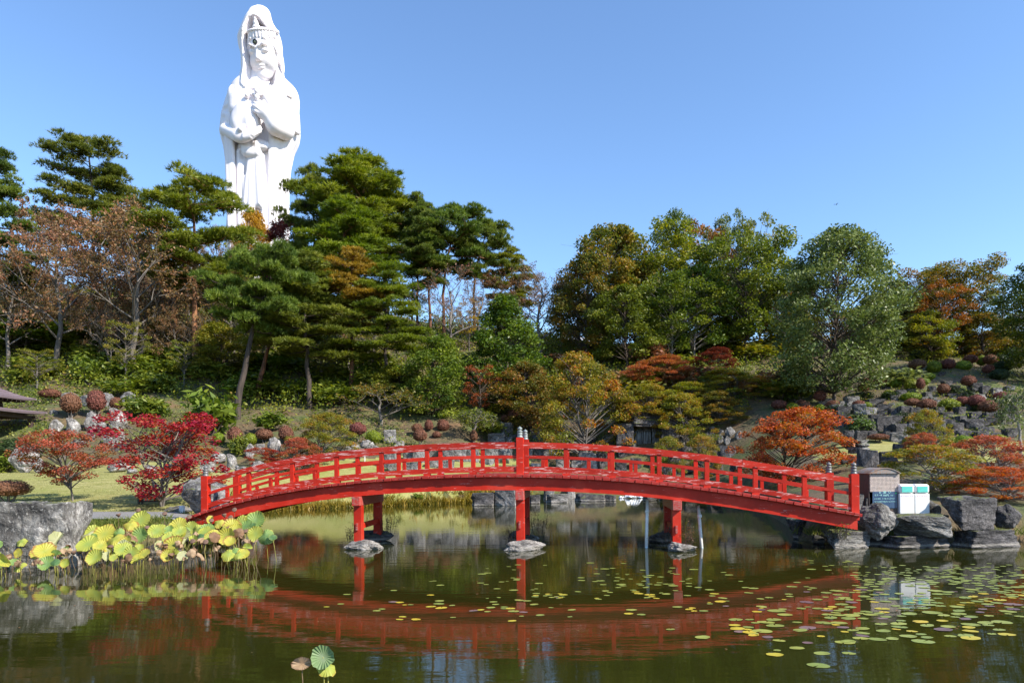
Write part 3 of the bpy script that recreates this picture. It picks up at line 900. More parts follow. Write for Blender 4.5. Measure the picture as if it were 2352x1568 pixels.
def build_bridge():
    rp = redpaint('red_bridge_paint', (0.45, 0.018, 0.006), 0.345, (0.62, 0.33, 0.30))
    rpt = redpaint('weathered_red_handrail_paint', (0.43, 0.020, 0.007), 0.42, (0.62, 0.38, 0.35))
    rpl = redpaint('worn_red_plank_paint', (0.36, 0.028, 0.020), 0.40, (0.33, 0.20, 0.17), 2.0)
    rpd = redpaint('peeling_red_end_grain', (0.40, 0.03, 0.02), 0.46, (0.30, 0.20, 0.17), 3.0)
    br = empty('arched_bridge', BO, -BTH)
    tag(br, 'red wooden arched footbridge with railings spanning the pond', 'bridge')
    for y in (-BHW, 0.0, BHW):
        a, b = (XL - 0.75, XR + 0.05)
        strip(a, b, y - 0.09, y + 0.09, -0.435, -0.085, 48).build('girder', rp, br)
    # deck planks, one object each
    pm = MB().box((0, 0, 0), (0.206, 2.26, 0.08)).mesh('plank', bevel=0.008)
    rng = random.Random(5)
    x = XL - 0.68
    while x < XR - 0.02:
        o = link('plank', pm, rpl, br)
        o.location = (x + 0.105, rng.uniform(-0.012, 0.012), bz(x + 0.105) - 0.044 + rng.uniform(-0.004, 0.004))
        o.rotation_euler = (0, -math.atan(bslope(x + 0.105)), rng.uniform(-0.006, 0.006))
        x += 0.214
    post_x = [XL, 0.0, XR]
    steel = plain('grey_bronze_cap', (0.16, 0.155, 0.15), 0.5, 0.35, 0.25, 20)
    verd = plain('verdigris_cap', (0.22, 0.25, 0.235), 0.55, 0.25, 0.3, 20)
    fin = MB().lathe([(0.082, 0), (0.082, 0.03), (0.070, 0.04), (0.070, 0.085), (0.075, 0.09), (0.075, 0.105), (0.070, 0.11), (0.070, 0.16), (0.078, 0.165), (0.078, 0.18),
                      (0.045, 0.195), (0.040, 0.205), (0.062, 0.225), (0.068, 0.245), (0.055, 0.27), (0.025, 0.29), (0.012, 0.305), (0.002, 0.315)], 16).mesh('finial', smooth=True)
    for y in (-BHW, BHW):
        for k, x in enumerate(post_x):
            z = bz(x)
            low = z - 0.02 if k == 1 else z - (0.10 if k == 0 else 0.20)
            p = MB().box((0, 0, (z + 1.0 + low) / 2 - z), (0.2, 0.2, z + 1.0 - low)).build('newel_post', rp, br, bevel=0.008)
            p.location = (x, y, z)
            f = link('finial', fin, verd if (k == 1) else steel, p)
            f.location = (0, 0, 1.0)
        for h in range(2):
            xa, xb = (post_x[h] + 0.1, post_x[h + 1] - 0.1)
            mid = xa + (xb - xa) * (0.68 if h else 0.35)
            for (qa, qb) in ((xa, mid - 0.004), (mid + 0.004, xb)):
                strip(qa, qb, y - 0.075, y + 0.075, 0.735, 0.875, 18).build('handrail', rpt, br)
            strip(xa, xb, y - 0.045, y + 0.045, 0.435, 0.515, 30).build('middle_rail', rp, br)
            strip(xa, xb, y - 0.062, y + 0.062, 0.055, 0.195, 30).build('bottom_rail', rpt, br)
            n = 7
            for i in range(n):
                x0 = post_x[h] + (post_x[h + 1] - post_x[h]) * i / n
                x1 = post_x[h] + (post_x[h + 1] - post_x[h]) * (i + 1) / n
                if i:
                    z = bz(x0)
                    b = MB().box((0, 0, 0.366), (0.115, 0.10, 0.738)).build('baluster', rp, br, bevel=0.005)
                    b.location = (x0, y, z)
                    b = MB().box((0, 0, 0.028), (0.19, 0.13, 0.054)).build('rail_block', rp, br)
                    b.location = (x0, y, z)
                xm = (x0 + x1) / 2
                s = MB().box((0, 0, 0.315), (0.095, 0.07, 0.24)).build('strut', rp, br, bevel=0.004)
                s.location = (xm, y, bz(xm))
    # three pairs of pier columns with cap beams and ties
    for k, (px, zb) in enumerate(((824, 0.20), (1195.5, 0.28), (1553, 0.22))):
        x = bridge_x(px, 1180)
        zt = bz(x) - 0.437
        for y in (-BHW, BHW):
            MB().box((x, y, (zt - 0.26 + zb - 0.5) / 2), (0.225, 0.225, zt - 0.26 - zb + 0.5)).build('pier_column', rp, br, bevel=0.008)
        MB().box((x, 0, zt - 0.13), (0.235, 2 * BHW + 0.5, 0.26)).build('cap_beam', rpd, br, bevel=0.01)
        MB().box((x, 0, zt * 0.42), (0.09, 2 * BHW + 0.02, 0.15)).build('tie_beam', rp, br)
        MB().box((x - 0.01, -BHW - 0.13, zt * 0.42), (0.055, 0.05, 0.20)).build('wedge', rpd, br)
build_bridge()

# ------------------------------------------------------------------ poles standing in the water
pale = redpaint('rust_flecked_white_pipe', (0.70, 0.68, 0.64), 0.36, (0.34, 0.17, 0.10), 2.0)
def pole(px0, py0, px1, py1, Y, r, label):
    p0, p1 = at(px0, py0, Y), at(px1, py1, Y)
    t = empty('water_pole', (p0.x, p0.y, 0))
    tag(t, label, 'pole', 'poles standing in the pond')
    d = p1 - Vector((p0.x, p0.y, 0))
    MB().tube([(0, 0, -0.6), d], r, 10).build('shaft', pale, t, smooth=True)
    q = d * 0.72
    MB().tube([q, q + d.normalized() * 0.07], r * 1.35, 10).build('collar', pale, t, smooth=True)
pole(1483, 1255, 1487, 1146, 18.75, 0.045, 'rust stained thin upright pole left of the right bridge pier')
pole(1615, 1255, 1604, 1160, 18.6, 0.045, 'pale grey leaning pole right of the right bridge pier')
# ------------------------------------------------------------------ plants: archetype meshes
def rot_frames(rs, n, up=0.5):
    """random leaf frames: normal biased upward; returns u (length) and w (width) axes"""
    nrm = rs.normal(size=(n, 3)); nrm /= np.linalg.norm(nrm, axis=1)[:, None]
    nrm[:, 2] = np.abs(nrm[:, 2]) * (1 - up) + up * 1.2 * np.sign(rs.uniform(-0.15, 1, n))
    nrm /= np.linalg.norm(nrm, axis=1)[:, None]
    t = rs.normal(size=(n, 3))
    u = t - (t * nrm).sum(1)[:, None] * nrm
    u /= np.linalg.norm(u, axis=1)[:, None] + 1e-9
    return u, np.cross(nrm, u), nrm

def leaf_quads(C, U, W, L, B):
    L = np.broadcast_to(np.asarray(L, float), (len(C),))[:, None]
    B = np.broadcast_to(np.asarray(B, float), (len(C),))[:, None]
    N = np.cross(U, W)
    V = np.empty((len(C), 4, 3))
    V[:, 0] = C - U * L * 0.5
    V[:, 1] = C + W * B * 0.5 + N * B * 0.12
    V[:, 2] = C + U * L * 0.5
    V[:, 3] = C - W * B * 0.5 + N * B * 0.12
    F = np.arange(len(C) * 4).reshape(-1, 4)
    return V.reshape(-1, 3), F

class Wood:
    def __init__(s): s.V, s.F, s.n = [], [], 0
    def tube(s, pts, r0, r1, n=5):
        pts = np.asarray(pts, float); m = len(pts)
        d = np.gradient(pts, axis=0); d /= np.linalg.norm(d, axis=1)[:, None] + 1e-9
        ref = np.array([0.31, 0.95, 0.07]); u = np.cross(d, ref); u /= np.linalg.norm(u, axis=1)[:, None] + 1e-9
        w = np.cross(d, u)
        a = np.arange(n) * 2 * PI / n
        r = np.linspace(r0, r1, m)[:, None, None]
        ring = pts[:, None, :] + r * (u[:, None, :] * np.cos(a)[None, :, None] + w[:, None, :] * np.sin(a)[None, :, None])
        s.V.append(ring.reshape(-1, 3))
        i, k = np.meshgrid(np.arange(m - 1), np.arange(n), indexing='ij')
        q = np.stack([i * n + k, i * n + (k + 1) % n, (i + 1) * n + (k + 1) % n, (i + 1) * n + k], -1).reshape(-1, 4)
        s.F.append(q + s.n); s.n += m * n
    def mesh(s, name): return np_mesh(name, np.concatenate(s.V), np.concatenate(s.F), True)

def curve(p0, p1, rs, sag=0.1, n=5, up=0.0):
    p0, p1 = np.asarray(p0, float), np.asarray(p1, float)
    L = np.linalg.norm(p1 - p0)
    m = (p0 + p1) / 2 + rs.normal(size=3) * L * sag + np.array([0, 0, up * L])
    t = np.linspace(0, 1, n)[:, None]
    return p0 * (1 - t) ** 2 + 2 * m * t * (1 - t) + p1 * t ** 2

def trunk_pts(rs, H_, lean=(0, 0), wig=0.02, n=9):
    t = np.linspace(0, 1, n)
    x = lean[0] * t ** 1.3 * H_ + np.cumsum(rs.normal(size=n)) * wig * H_ * 0.5
    y = lean[1] * t ** 1.3 * H_ + np.cumsum(rs.normal(size=n)) * wig * H_ * 0.5
    x -= x[0]; y -= y[0]
    return np.stack([x, y, t * H_ - 0.25 * (t == 0)], 1)

def lerp_path(P, t):
    t = np.clip(t, 0, 1) * (len(P) - 1)
    i = int(min(math.floor(t), len(P) - 2))
    return P[i] + (P[i + 1] - P[i]) * (t - i)

def broadleaf(seed, H_=10.0, W=7.0, clear=0.28, ncl=70, per=110, leaf=0.26, csz=0.9, shape='round', flat=0.6, stems=1, lean=(0, 0), up=0.35, aspect=0.55, twigs=2, irreg=0.2, rt=0.17, fill=0.35):
    rs = np.random.RandomState(seed)
    wd = Wood()
    trunks = []
    for s in range(stems):
        ln = lean if stems == 1 else (rs.uniform(-0.3, 0.3), rs.uniform(-0.25, 0.25))
        P = trunk_pts(rs, H_ * (0.82 if stems == 1 else rs.uniform(0.55, 0.8)), ln)
        trunks.append(P)
        wd.tube(P, rt * (1 if stems == 1 else 0.6), 0.03, 7)
    zc0, zc1 = clear * H_, H_
    def prof(t):
        if shape == 'round': return math.sqrt(max(0, 1 - (2 * t - 0.9) ** 2 / 1.25))
        if shape == 'cone': return (1 - t) ** 0.75 * (0.5 + 0.5 * min(1, t * 5)) + 0.08
        if shape == 'vase': return 0.35 + 0.75 * math.sin(min(1, t * 1.05) * PI * 0.72)
        if shape == 'umbrella': return (0.55 + 0.6 * t) * math.sqrt(max(0.02, 1 - t ** 3.5))
        if shape == 'col': return 0.75 + 0.25 * math.sin(t * PI)
    lob = [(rs.uniform(0, 6.28), rs.uniform(0, 1), rs.uniform(-irreg, irreg)) for _ in range(7)]
    C, U, Wd, Ls, T = [], [], [], [], []
    LX = trunks[0][-1][0]; LY = trunks[0][-1][1]
    for i in range(ncl):
        t = (i + rs.uniform()) / ncl
        t = t ** 0.85
        th = rs.uniform(0, 6.28)
        lobe = sum(a * math.exp(-4 * ((t - tt) ** 2 + (1 - math.cos(th - p)) * 0.4)) for p, tt, a in lob)
        rad = W / 2 * prof(t) * (1 + 1.2 * lobe)
        rr = rad * (rs.uniform(fill, 1) ** 0.5) - csz * 0.3
        rr = max(rr, 0.05)
        tl = t ** 1.3
        c = np.array([math.cos(th) * rr + LX * tl * 0.8, math.sin(th) * rr + LY * tl * 0.8, zc0 + (zc1 - zc0) * t - csz * 0.3])
        P = trunks[rs.randint(len(trunks))]
        za = np.clip((c[2] - 0.35 * rr - 0.1 * H_) / P[-1][2], clear * 0.75, 0.97)
        p0 = lerp_path(P, za)
        wd.tube(curve(p0, c, rs, 0.08, 5, 0.06), 0.015 + rt * 0.33 * (1 - 0.7 * t), 0.012, 4)
        sz = csz * rs.uniform(0.65, 1.3)
        for _ in range(twigs):
            wd.tube(curve(c * 0.7 + p0 * 0.3, c + rs.normal(size=3) * sz * np.array([0.8, 0.8, 0.45]), rs, 0.1, 3), 0.012, 0.006, 3)
        n = int(per * 1.55 * rs.uniform(0.7, 1.3) * (sz / csz) ** 1.5)
        d = rs.normal(size=(n, 3)); d /= np.linalg.norm(d, axis=1)[:, None]
        d *= (rs.uniform(0.05, 1, n) ** 0.45)[:, None] * sz
        d[:, 2] *= flat
        d[:, 2] -= 0.25 * flat * (d[:, 0] ** 2 + d[:, 1] ** 2) / sz
        C.append(c + d)
        u, w, nn = rot_frames(rs, n, up)
        U.append(u); Wd.append(w)
        Ls.append(leaf * rs.uniform(0.65, 1.25, n))
        T.append(np.clip(0.5 + rs.normal() * 0.10 + rs.normal(size=n) * 0.13, 0.02, 0.98))
    C, U, Wd, Ls, T = map(np.concatenate, (C, U, Wd, Ls, T))
    V, F = leaf_quads(C, U, Wd, Ls, Ls * aspect)
    return wd.mesh('trunk'), np_mesh('crown', V, F, False, T)

def bare(seed, H_=10.0, W=8.0, clear=0.25, nl=9, leaves=2500, leaf=0.2, rt=0.16, lean=(0, 0), depth=4, droop=0.0):
    rs = np.random.RandomState(seed)
    wd = Wood()
    P = trunk_pts(rs, H_ * 0.7, lean, 0.03)
    wd.tube(P, rt, 0.05, 7)
    ends = []
    def grow(p, d, L, r, k):
        d = d / (np.linalg.norm(d) + 1e-9)
        q = p + d * L + rs.normal(size=3) * L * 0.12
        q[2] -= droop * L * (k < 2)
        pts = curve(p, q, rs, 0.08, 4, 0.03)
        wd.tube(pts, r, r * 0.55, 4 if k > 1 else 3)
        if k == 0:
            ends.append((p, q)); return
        if k == 1: ends.append((p, q))
        for _ in range(3 if k > 1 else 4):
            s = rs.uniform(0.45, 1.0)
            nd = d + rs.normal(size=3) * 0.62 + np.array([0, 0, 0.12 - droop])
            grow(lerp_path(pts, s), nd, L * rs.uniform(0.5, 0.75), max(r * 0.5, 0.008), k - 1)
    for i in range(nl):
        t = clear / 0.7 + (1 - clear / 0.7) * (i + 0.5) / nl
        th = i * 2.4 + rs.uniform(-0.4, 0.4)
        out = (W / 2) * (1.1 - 0.75 * t) * 0.55
        grow(lerp_path(P, t), np.array([math.cos(th), math.sin(th), 0.45 + 0.7 * t]), out + 0.08 * H_, rt * (0.55 - 0.3 * t), depth - 1)
    A = np.array([e[0] for e in ends]); B = np.array([e[1] for e in ends])
    k = rs.randint(len(A), size=leaves); s = rs.uniform(0, 1.1, leaves)[:, None]
    C = A[k] * (1 - s) + B[k] * s + rs.normal(size=(leaves, 3)) * 0.09
    u, w, _ = rot_frames(rs, leaves, 0.1)
    u[:, 2] -= 0.7; u /= np.linalg.norm(u, axis=1)[:, None]
    Ls = leaf * rs.uniform(0.6, 1.2, leaves)
    V, F = leaf_quads(C, u, np.cross(u, w), Ls, Ls * 0.5)
    return wd.mesh('trunk'), np_mesh('crown', V, F, False, np.clip(rs.normal(0.5, 0.2, leaves), 0, 1))

def pine(seed, H_=16.0, W=9.0, clear=0.45, nb=34, lean=(0, 0), shape='umbrella', tuft=0.34, dens=1.0, rt=0.2, bend=0.0, needles=7):
    rs = np.random.RandomState(seed)
    wd = Wood()
    P = trunk_pts(rs, H_ * 0.98, lean, 0.012, 12)
    if bend: P[:, 0] += np.sin(np.linspace(0, 1, 12) * PI) * bend * H_
    wd.tube(P, rt, 0.04, 8)
    Cs, Up, T = [], [], []
    for i in range(nb):
        t = clear + (1 - clear) * ((i + rs.uniform(0, 0.8)) / nb)
        tt = (t - clear) / (1 - clear)
        th = i * 2.39996 + rs.uniform(-0.5, 0.5)
        if shape == 'umbrella': pr = (0.5 + 0.75 * math.sin(min(1.0, tt * 0.9 + 0.12) * PI * 0.75)) * math.sqrt(max(0.04, 1 - tt ** 3))
        elif shape == 'spire': pr = (0.30 + 0.85 * max(0.0, math.sin(min(1.0, 0.28 + tt * 0.68) * PI)) ** 0.8) * (1 - 0.25 * tt) * (0.8 + 0.4 * rs.uniform())
        elif shape == 'cone': pr = (1 - tt) ** 0.7 * (0.65 + 0.35 * min(1, tt * 4)) + 0.1
        else: pr = 0.9 * math.sqrt(max(0.05, 1 - (2 * tt - 0.85) ** 2))
        L = W / 2 * pr * rs.uniform(0.6, 1.12)
        p0 = lerp_path(P, t)
        rise = 0.28 * tt - 0.10 + rs.uniform(-0.1, 0.1)
        p1 = p0 + np.array([math.cos(th) * L, math.sin(th) * L, L * rise])
        pts = curve(p0, p1, rs, 0.07, 6, -0.05)
        wd.tube(pts, 0.03 + 0.075 * (1 - tt), 0.015, 4)
        npad = max(2, int(L * 2.3))
        for k in range(npad):
            s = 0.32 + 0.68 * (k + rs.uniform(0.2, 0.9)) / npad
            side = rs.normal() * 0.22 * L * (0.4 + s * 0.6)
            c = lerp_path(pts, s) + np.array([-math.sin(th) * side, math.cos(th) * side, rs.uniform(0.0, 0.25)])
            wd.tube(curve(lerp_path(pts, s * 0.8), c, rs, 0.1, 3), 0.02, 0.01, 3)
            pr_ = rs.uniform(0.5, 0.95) * (0.75 + 0.25 * W / 9)
            n = int(58 * dens * (pr_ / 0.7) ** 2)
            a = rs.uniform(0, 6.28, n); rr = pr_ * np.sqrt(rs.uniform(0, 1, n)) * (1 + 0.3 * np.sin(a * 3 + rs.uniform(0, 6)))
            q = np.stack([np.cos(a) * rr, np.sin(a) * rr, rs.uniform(-0.12, 0.16, n) + 0.22 * (1 - (rr / pr_) ** 2)], 1)
            Cs.append(c + q)
            upv = np.stack([np.cos(a) * rr / pr_ * 0.9, np.sin(a) * rr / pr_ * 0.9, np.full(n, 0.75)], 1) + rs.normal(size=(n, 3)) * 0.3
            Up.append(upv / np.linalg.norm(upv, axis=1)[:, None])
            T.append(np.clip(0.45 + rs.normal() * 0.09 + rs.normal(size=n) * 0.1, 0, 1))
    C, Up, T = map(np.concatenate, (Cs, Up, T))
    n = len(C)
    V = np.empty((n, needles, 3, 3))
    for k in range(needles):
        d = Up * 1.0 + rs.normal(size=(n, 3)) * 0.55
        d /= np.linalg.norm(d, axis=1)[:, None]
        sd = np.cross(d, rs.normal(size=(n, 3))); sd /= np.linalg.norm(sd, axis=1)[:, None] + 1e-9
        l = tuft * rs.uniform(0.7, 1.15, n)[:, None]
        b = C + rs.normal(size=(n, 3)) * 0.03
        V[:, k, 0] = b - sd * tuft * 0.085
        V[:, k, 1] = b + sd * tuft * 0.085
        V[:, k, 2] = b + d * l
    F = np.arange(n * needles * 3).reshape(-1, 3)
    return wd.mesh('trunk'), np_mesh('crown', V.reshape(-1, 3), F, False, np.repeat(T, needles) + rs.uniform(-0.06, 0.06, n * needles))

def clipped(seed, n=1500, leaf=0.075, flat=0.85, stem=0.25):
    """unit clipped dome, radius about 0.5, centre at 0.5*flat + stem"""
    rs = np.random.RandomState(seed)
    d = rs.normal(size=(n, 3)); d /= np.linalg.norm(d, axis=1)[:, None]
    lump = 1 + 0.05 * np.sin(d[:, 0] * 6 + seed) * np.cos(d[:, 1] * 5 + 1) + 0.03 * np.sin(d[:, 2] * 9 + seed * 2)
    r = 0.5 * lump * rs.uniform(0.9, 1.03, n)
    C = d * r[:, None]
    C[:, 2] = np.where(C[:, 2] < 0, C[:, 2] * 0.75, C[:, 2]) * flat + 0.42 * flat + stem
    nrm = d + rs.normal(size=(n, 3)) * 0.45; nrm /= np.linalg.norm(nrm, axis=1)[:, None]
    t = rs.normal(size=(n, 3)); u = np.cross(nrm, t); u /= np.linalg.norm(u, axis=1)[:, None]
    V, F = leaf_quads(C, u, np.cross(nrm, u), leaf * rs.uniform(0.7, 1.3, n), leaf * 0.6)
    # dense twiggy interior
    k1, k2 = 7, 12
    th = np.linspace(0.02, PI - 0.02, k1); ph = np.arange(k2) * 2 * PI / k2
    TH, PH = np.meshgrid(th, ph, indexing='ij')
    q = np.stack([np.sin(TH) * np.cos(PH), np.sin(TH) * np.sin(PH), np.cos(TH)], -1).reshape(-1, 3) * 0.44
    q[:, 2] = np.where(q[:, 2] < 0, q[:, 2] * 0.75, q[:, 2]) * flat + 0.42 * flat + stem
    i, k = np.meshgrid(np.arange(k1 - 1), np.arange(k2), indexing='ij')
    f = np.stack([i * k2 + k, (i + 1) * k2 + k, (i + 1) * k2 + (k + 1) % k2, i * k2 + (k + 1) % k2], -1).reshape(-1, 4)
    me = np_mesh('crown', np.concatenate([V, q]), np.concatenate([F, f + len(V)]), False, np.concatenate([np.clip(rs.normal(0.55, 0.16, len(F)), 0, 1), np.full(len(f), 0.4)]))
    wd = Wood()
    for a in range(4):
        th = a * 1.6 + seed
        wd.tube(curve((0.02 * math.cos(th), 0.02 * math.sin(th), -0.1), (0.2 * math.cos(th), 0.2 * math.sin(th), stem + 0.3 * flat), rs, 0.08, 4), 0.035, 0.02, 5)
    return wd.mesh('stem'), me

def bushy(seed, n=900, leaf=0.13, flat=0.8, up=0.3, aspect=0.5):
    """unit loose bush, radius about 0.5, standing on z=0"""
    rs = np.random.RandomState(seed)
    C, U, W_, T = [], [], [], []
    wd = Wood()
    for i in range(14):
        th = i * 2.4; r = 0.36 * math.sqrt(rs.uniform(0.05, 1)); c = np.array([math.cos(th) * r, math.sin(th) * r, flat * rs.uniform(0.25, 0.85)])
        wd.tube(curve((0, 0, -0.05), c, rs, 0.1, 4), 0.02, 0.006, 4)
        m = n // 14
        d = rs.normal(size=(m, 3)) * 0.11
        C.append(c + d); u, w, _ = rot_frames(rs, m, up); U.append(u); W_.append(w)
        T.append(np.clip(0.5 + rs.normal() * 0.13 + rs.normal(size=m) * 0.13, 0, 1))
    C, U, W_, T = map(np.concatenate, (C, U, W_, T))
    L = leaf * rs.uniform(0.6, 1.3, len(C))
    V, F = leaf_quads(C, U, W_, L, L * aspect)
    return wd.mesh('stem'), np_mesh('foliage', V, F, False, T)

# colour families
LM = dict(
    pine_dark=leafmat('pine_needles_dark', [(0.12, (0.040, 0.068, 0.010)), (0.5, (0.135, 0.175, 0.022)), (0.85, (0.27, 0.29, 0.042))], 0.42, 0.5, 0.3),
    pine_mid=leafmat('pine_needles_mid', [(0.12, (0.060, 0.090, 0.010)), (0.5, (0.19, 0.225, 0.020)), (0.85, (0.33, 0.34, 0.042))], 0.42, 0.5, 0.3),
    pine_blue=leafmat('pine_needles_bluish', [(0.12, (0.055, 0.088, 0.013)), (0.5, (0.17, 0.215, 0.030)), (0.85, (0.30, 0.33, 0.05))], 0.42, 0.5, 0.3),
    pine_gold=leafmat('pine_needles_browning', [(0.12, (0.11, 0.08, 0.010)), (0.45, (0.32, 0.21, 0.022)), (0.85, (0.48, 0.33, 0.05))], 0.42, 0.5, 0.3),
    green=leafmat('leaves_green', [(0.1, (0.026, 0.052, 0.008)), (0.5, (0.105, 0.15, 0.016)), (0.9, (0.25, 0.28, 0.035))], 0.35, 0.42, 0.4),
    lime=leafmat('leaves_lime', [(0.1, (0.04, 0.07, 0.010)), (0.5, (0.15, 0.19, 0.022)), (0.9, (0.33, 0.34, 0.045))], 0.4),
    grey=leafmat('leaves_grey_green', [(0.1, (0.036, 0.062, 0.013)), (0.5, (0.135, 0.18, 0.040)), (0.9, (0.27, 0.31, 0.10))], 0.3, 0.45, 0.45),
    oak=leafmat('leaves_turning_brown', [(0.05, (0.035, 0.05, 0.008)), (0.35, (0.105, 0.125, 0.016)), (0.62, (0.22, 0.155, 0.022)), (0.9, (0.34, 0.16, 0.03))], 0.35),
    olive=leafmat('leaves_yellow_green', [(0.05, (0.045, 0.068, 0.008)), (0.4, (0.145, 0.17, 0.018)), (0.7, (0.28, 0.26, 0.03)), (0.95, (0.40, 0.29, 0.04))], 0.4),
    orange=leafmat('leaves_orange', [(0.05, (0.07, 0.06, 0.012)), (0.4, (0.22, 0.085, 0.016)), (0.7, (0.36, 0.105, 0.02)), (0.95, (0.42, 0.19, 0.03))], 0.4),
    yellow=leafmat('leaves_yellow', [(0.1, (0.16, 0.10, 0.01)), (0.5, (0.42, 0.27, 0.02)), (0.9, (0.58, 0.42, 0.05))], 0.4),
    rust=leafmat('leaves_rust', [(0.1, (0.10, 0.08, 0.022)), (0.45, (0.20, 0.125, 0.045)), (0.7, (0.27, 0.125, 0.055)), (0.95, (0.34, 0.17, 0.08))], 0.35),
    wine=leafmat('leaves_wine_red', [(0.1, (0.06, 0.02, 0.010)), (0.5, (0.15, 0.03, 0.018)), (0.9, (0.25, 0.07, 0.035))], 0.35),
    maple_red=leafmat('maple_crimson', [(0.0, (0.20, 0.20, 0.02)), (0.16, (0.38, 0.14, 0.025)), (0.38, (0.38, 0.075, 0.03)), (0.62, (0.34, 0.030, 0.022)), (0.95, (0.33, 0.022, 0.028))], 0.42),
    maple_rust=leafmat('maple_russet', [(0.05, (0.15, 0.15, 0.018)), (0.3, (0.30, 0.12, 0.035)), (0.6, (0.42, 0.105, 0.055)), (0.95, (0.50, 0.17, 0.08))], 0.4),
    maple_or=leafmat('maple_orange', [(0.05, (0.26, 0.22, 0.025)), (0.25, (0.46, 0.18, 0.028)), (0.6, (0.42, 0.088, 0.030)), (0.95, (0.46, 0.16, 0.05))], 0.42),
    maple_green=leafmat('maple_turning', [(0.05, (0.08, 0.11, 0.012)), (0.45, (0.22, 0.225, 0.024)), (0.7, (0.36, 0.235, 0.03)), (0.95, (0.44, 0.15, 0.035))], 0.42),
    clip_brown=leafmat('clipped_azalea_brown', [(0.1, (0.05, 0.022, 0.014)), (0.5, (0.19, 0.075, 0.048)), (0.9, (0.28, 0.13, 0.085))], 0.15, 0.6, 0.2),
    clip_green=leafmat('clipped_box_green', [(0.1, (0.025, 0.045, 0.005)), (0.5, (0.17, 0.22, 0.012)), (0.9, (0.29, 0.33, 0.025))], 0.2, 0.5, 0.3),
    clip_dark=leafmat('clipped_dark_green', [(0.1, (0.010, 0.018, 0.006)), (0.5, (0.032, 0.052, 0.014)), (0.9, (0.07, 0.095, 0.025))], 0.2, 0.5, 0.3),
)
BK = dict(red=barkmat('red_pine_bark', (0.05, 0.026, 0.018), (0.25, 0.105, 0.05)), dark=barkmat('dark_pine_bark', (0.022, 0.017, 0.014), (0.085, 0.062, 0.048)),
          grey=barkmat('grey_bark', (0.06, 0.052, 0.045), (0.22, 0.19, 0.165)), pale=barkmat('pale_bark', (0.14, 0.125, 0.11), (0.38, 0.34, 0.30)), brown=barkmat('brown_bark', (0.035, 0.025, 0.018), (0.13, 0.095, 0.07)),
          orange=barkmat('orange_pine_bark', (0.10, 0.045, 0.022), (0.42, 0.19, 0.085)))  # orange is the own colour of this pine bark
ARCH = {}
def arch(key, fn, *a, **k):
    ARCH[key] = (fn(*a, **k), k)
arch('pine_a', pine, 11, 16, 8.5, 0.50, 27)
arch('pine_g', pine, 18, 16, 8.5, 0.46, 26, shape='spire', dens=1.0, rt=0.24)
arch('pine_h', pine, 19, 16, 8.0, 0.36, 30, shape='spire', dens=1.05)
arch('pine_b', pine, 12, 16, 9.5, 0.34, 27, shape='cone', dens=1.05)
arch('pine_c', pine, 13, 16, 8.5, 0.44, 29, shape='oval', dens=1.1)
arch('pine_d', pine, 14, 13, 8.0, 0.55, 22, lean=(0.16, 0.0), bend=-0.05)
arch('pine_e', pine, 15, 12, 6.0, 0.45, 22)
arch('pine_f', pine, 16, 12, 9.0, 0.52, 24, lean=(0.36, 0.02), shape='umbrella', dens=1.1, rt=0.33)
arch('oak_a', broadleaf, 21, 12, 9.5, 0.2, 105, 110, 0.30, 1.05)
arch('oak_b', broadleaf, 22, 12, 8.5, 0.25, 90, 105, 0.30, 1.05, shape='vase')
arch('oak_c', broadleaf, 23, 12, 7.0, 0.30, 55, 80, 0.28, 0.9, shape='vase', irreg=0.35, fill=0.2)
arch('big', broadleaf, 29, 14, 10.5, 0.10, 210, 105, 0.27, 1.05, irreg=0.13)
arch('cone', broadleaf, 25, 10, 8.0, 0.05, 110, 110, 0.26, 0.9, shape='cone')
arch('col', broadleaf, 26, 8, 5.5, 0.06, 80, 100, 0.24, 0.85, shape='round')
arch('thin', broadleaf, 27, 9, 5.0, 0.35, 46, 55, 0.20, 0.75, shape='vase', irreg=0.3, flat=0.4)
arch('bare_a', bare, 31, 11, 10, 0.22, 15, 8500, 0.19)
arch('bare_b', bare, 32, 10, 9, 0.18, 14, 6500, 0.18)
arch('bare_c', bare, 33, 9, 8, 0.15, 13, 1300, 0.16, 0.13)
arch('bare_d', bare, 34, 4, 6, 0.08, 8, 2400, 0.17, 0.09)
arch('maple_a', broadleaf, 41, 3.4, 4.3, 0.30, 56, 90, 0.095, 0.40, 'umbrella', flat=0.45, stems=2, up=0.55, aspect=0.7, rt=0.07, irreg=0.3)
arch('maple_b', broadleaf, 47, 4.0, 4.8, 0.14, 62, 95, 0.10, 0.36, 'col', flat=0.7, stems=4, up=0.4, aspect=0.7, rt=0.055, irreg=0.6, fill=0.1)
arch('maple_c', broadleaf, 48, 4.5, 6.2, 0.12, 95, 105, 0.115, 0.48, 'round', flat=0.5, stems=2, up=0.5, aspect=0.7, rt=0.09, irreg=0.5, fill=0.2)
arch('maple_d', broadleaf, 44, 6.0, 7.5, 0.08, 120, 120, 0.15, 0.62, 'round', flat=0.5, stems=2, up=0.5, aspect=0.65, rt=0.1, irreg=0.25)
arch('weep', bare, 45, 3.2, 4.0, 0.5, 12, 1800, 0.14, 0.07, depth=4, droop=0.55)
for i in range(3): arch('clip%d' % i, clipped, 51 + i, 1600)
for i in range(2): arch('clipb%d' % i, clipped, 56 + i, 2600, 0.05)
for i in range(3): arch('bush%d' % i, bushy, 61 + i)
arch('bushl', bushy, 66, 700, 0.2, 0.9, 0.2, 0.35)

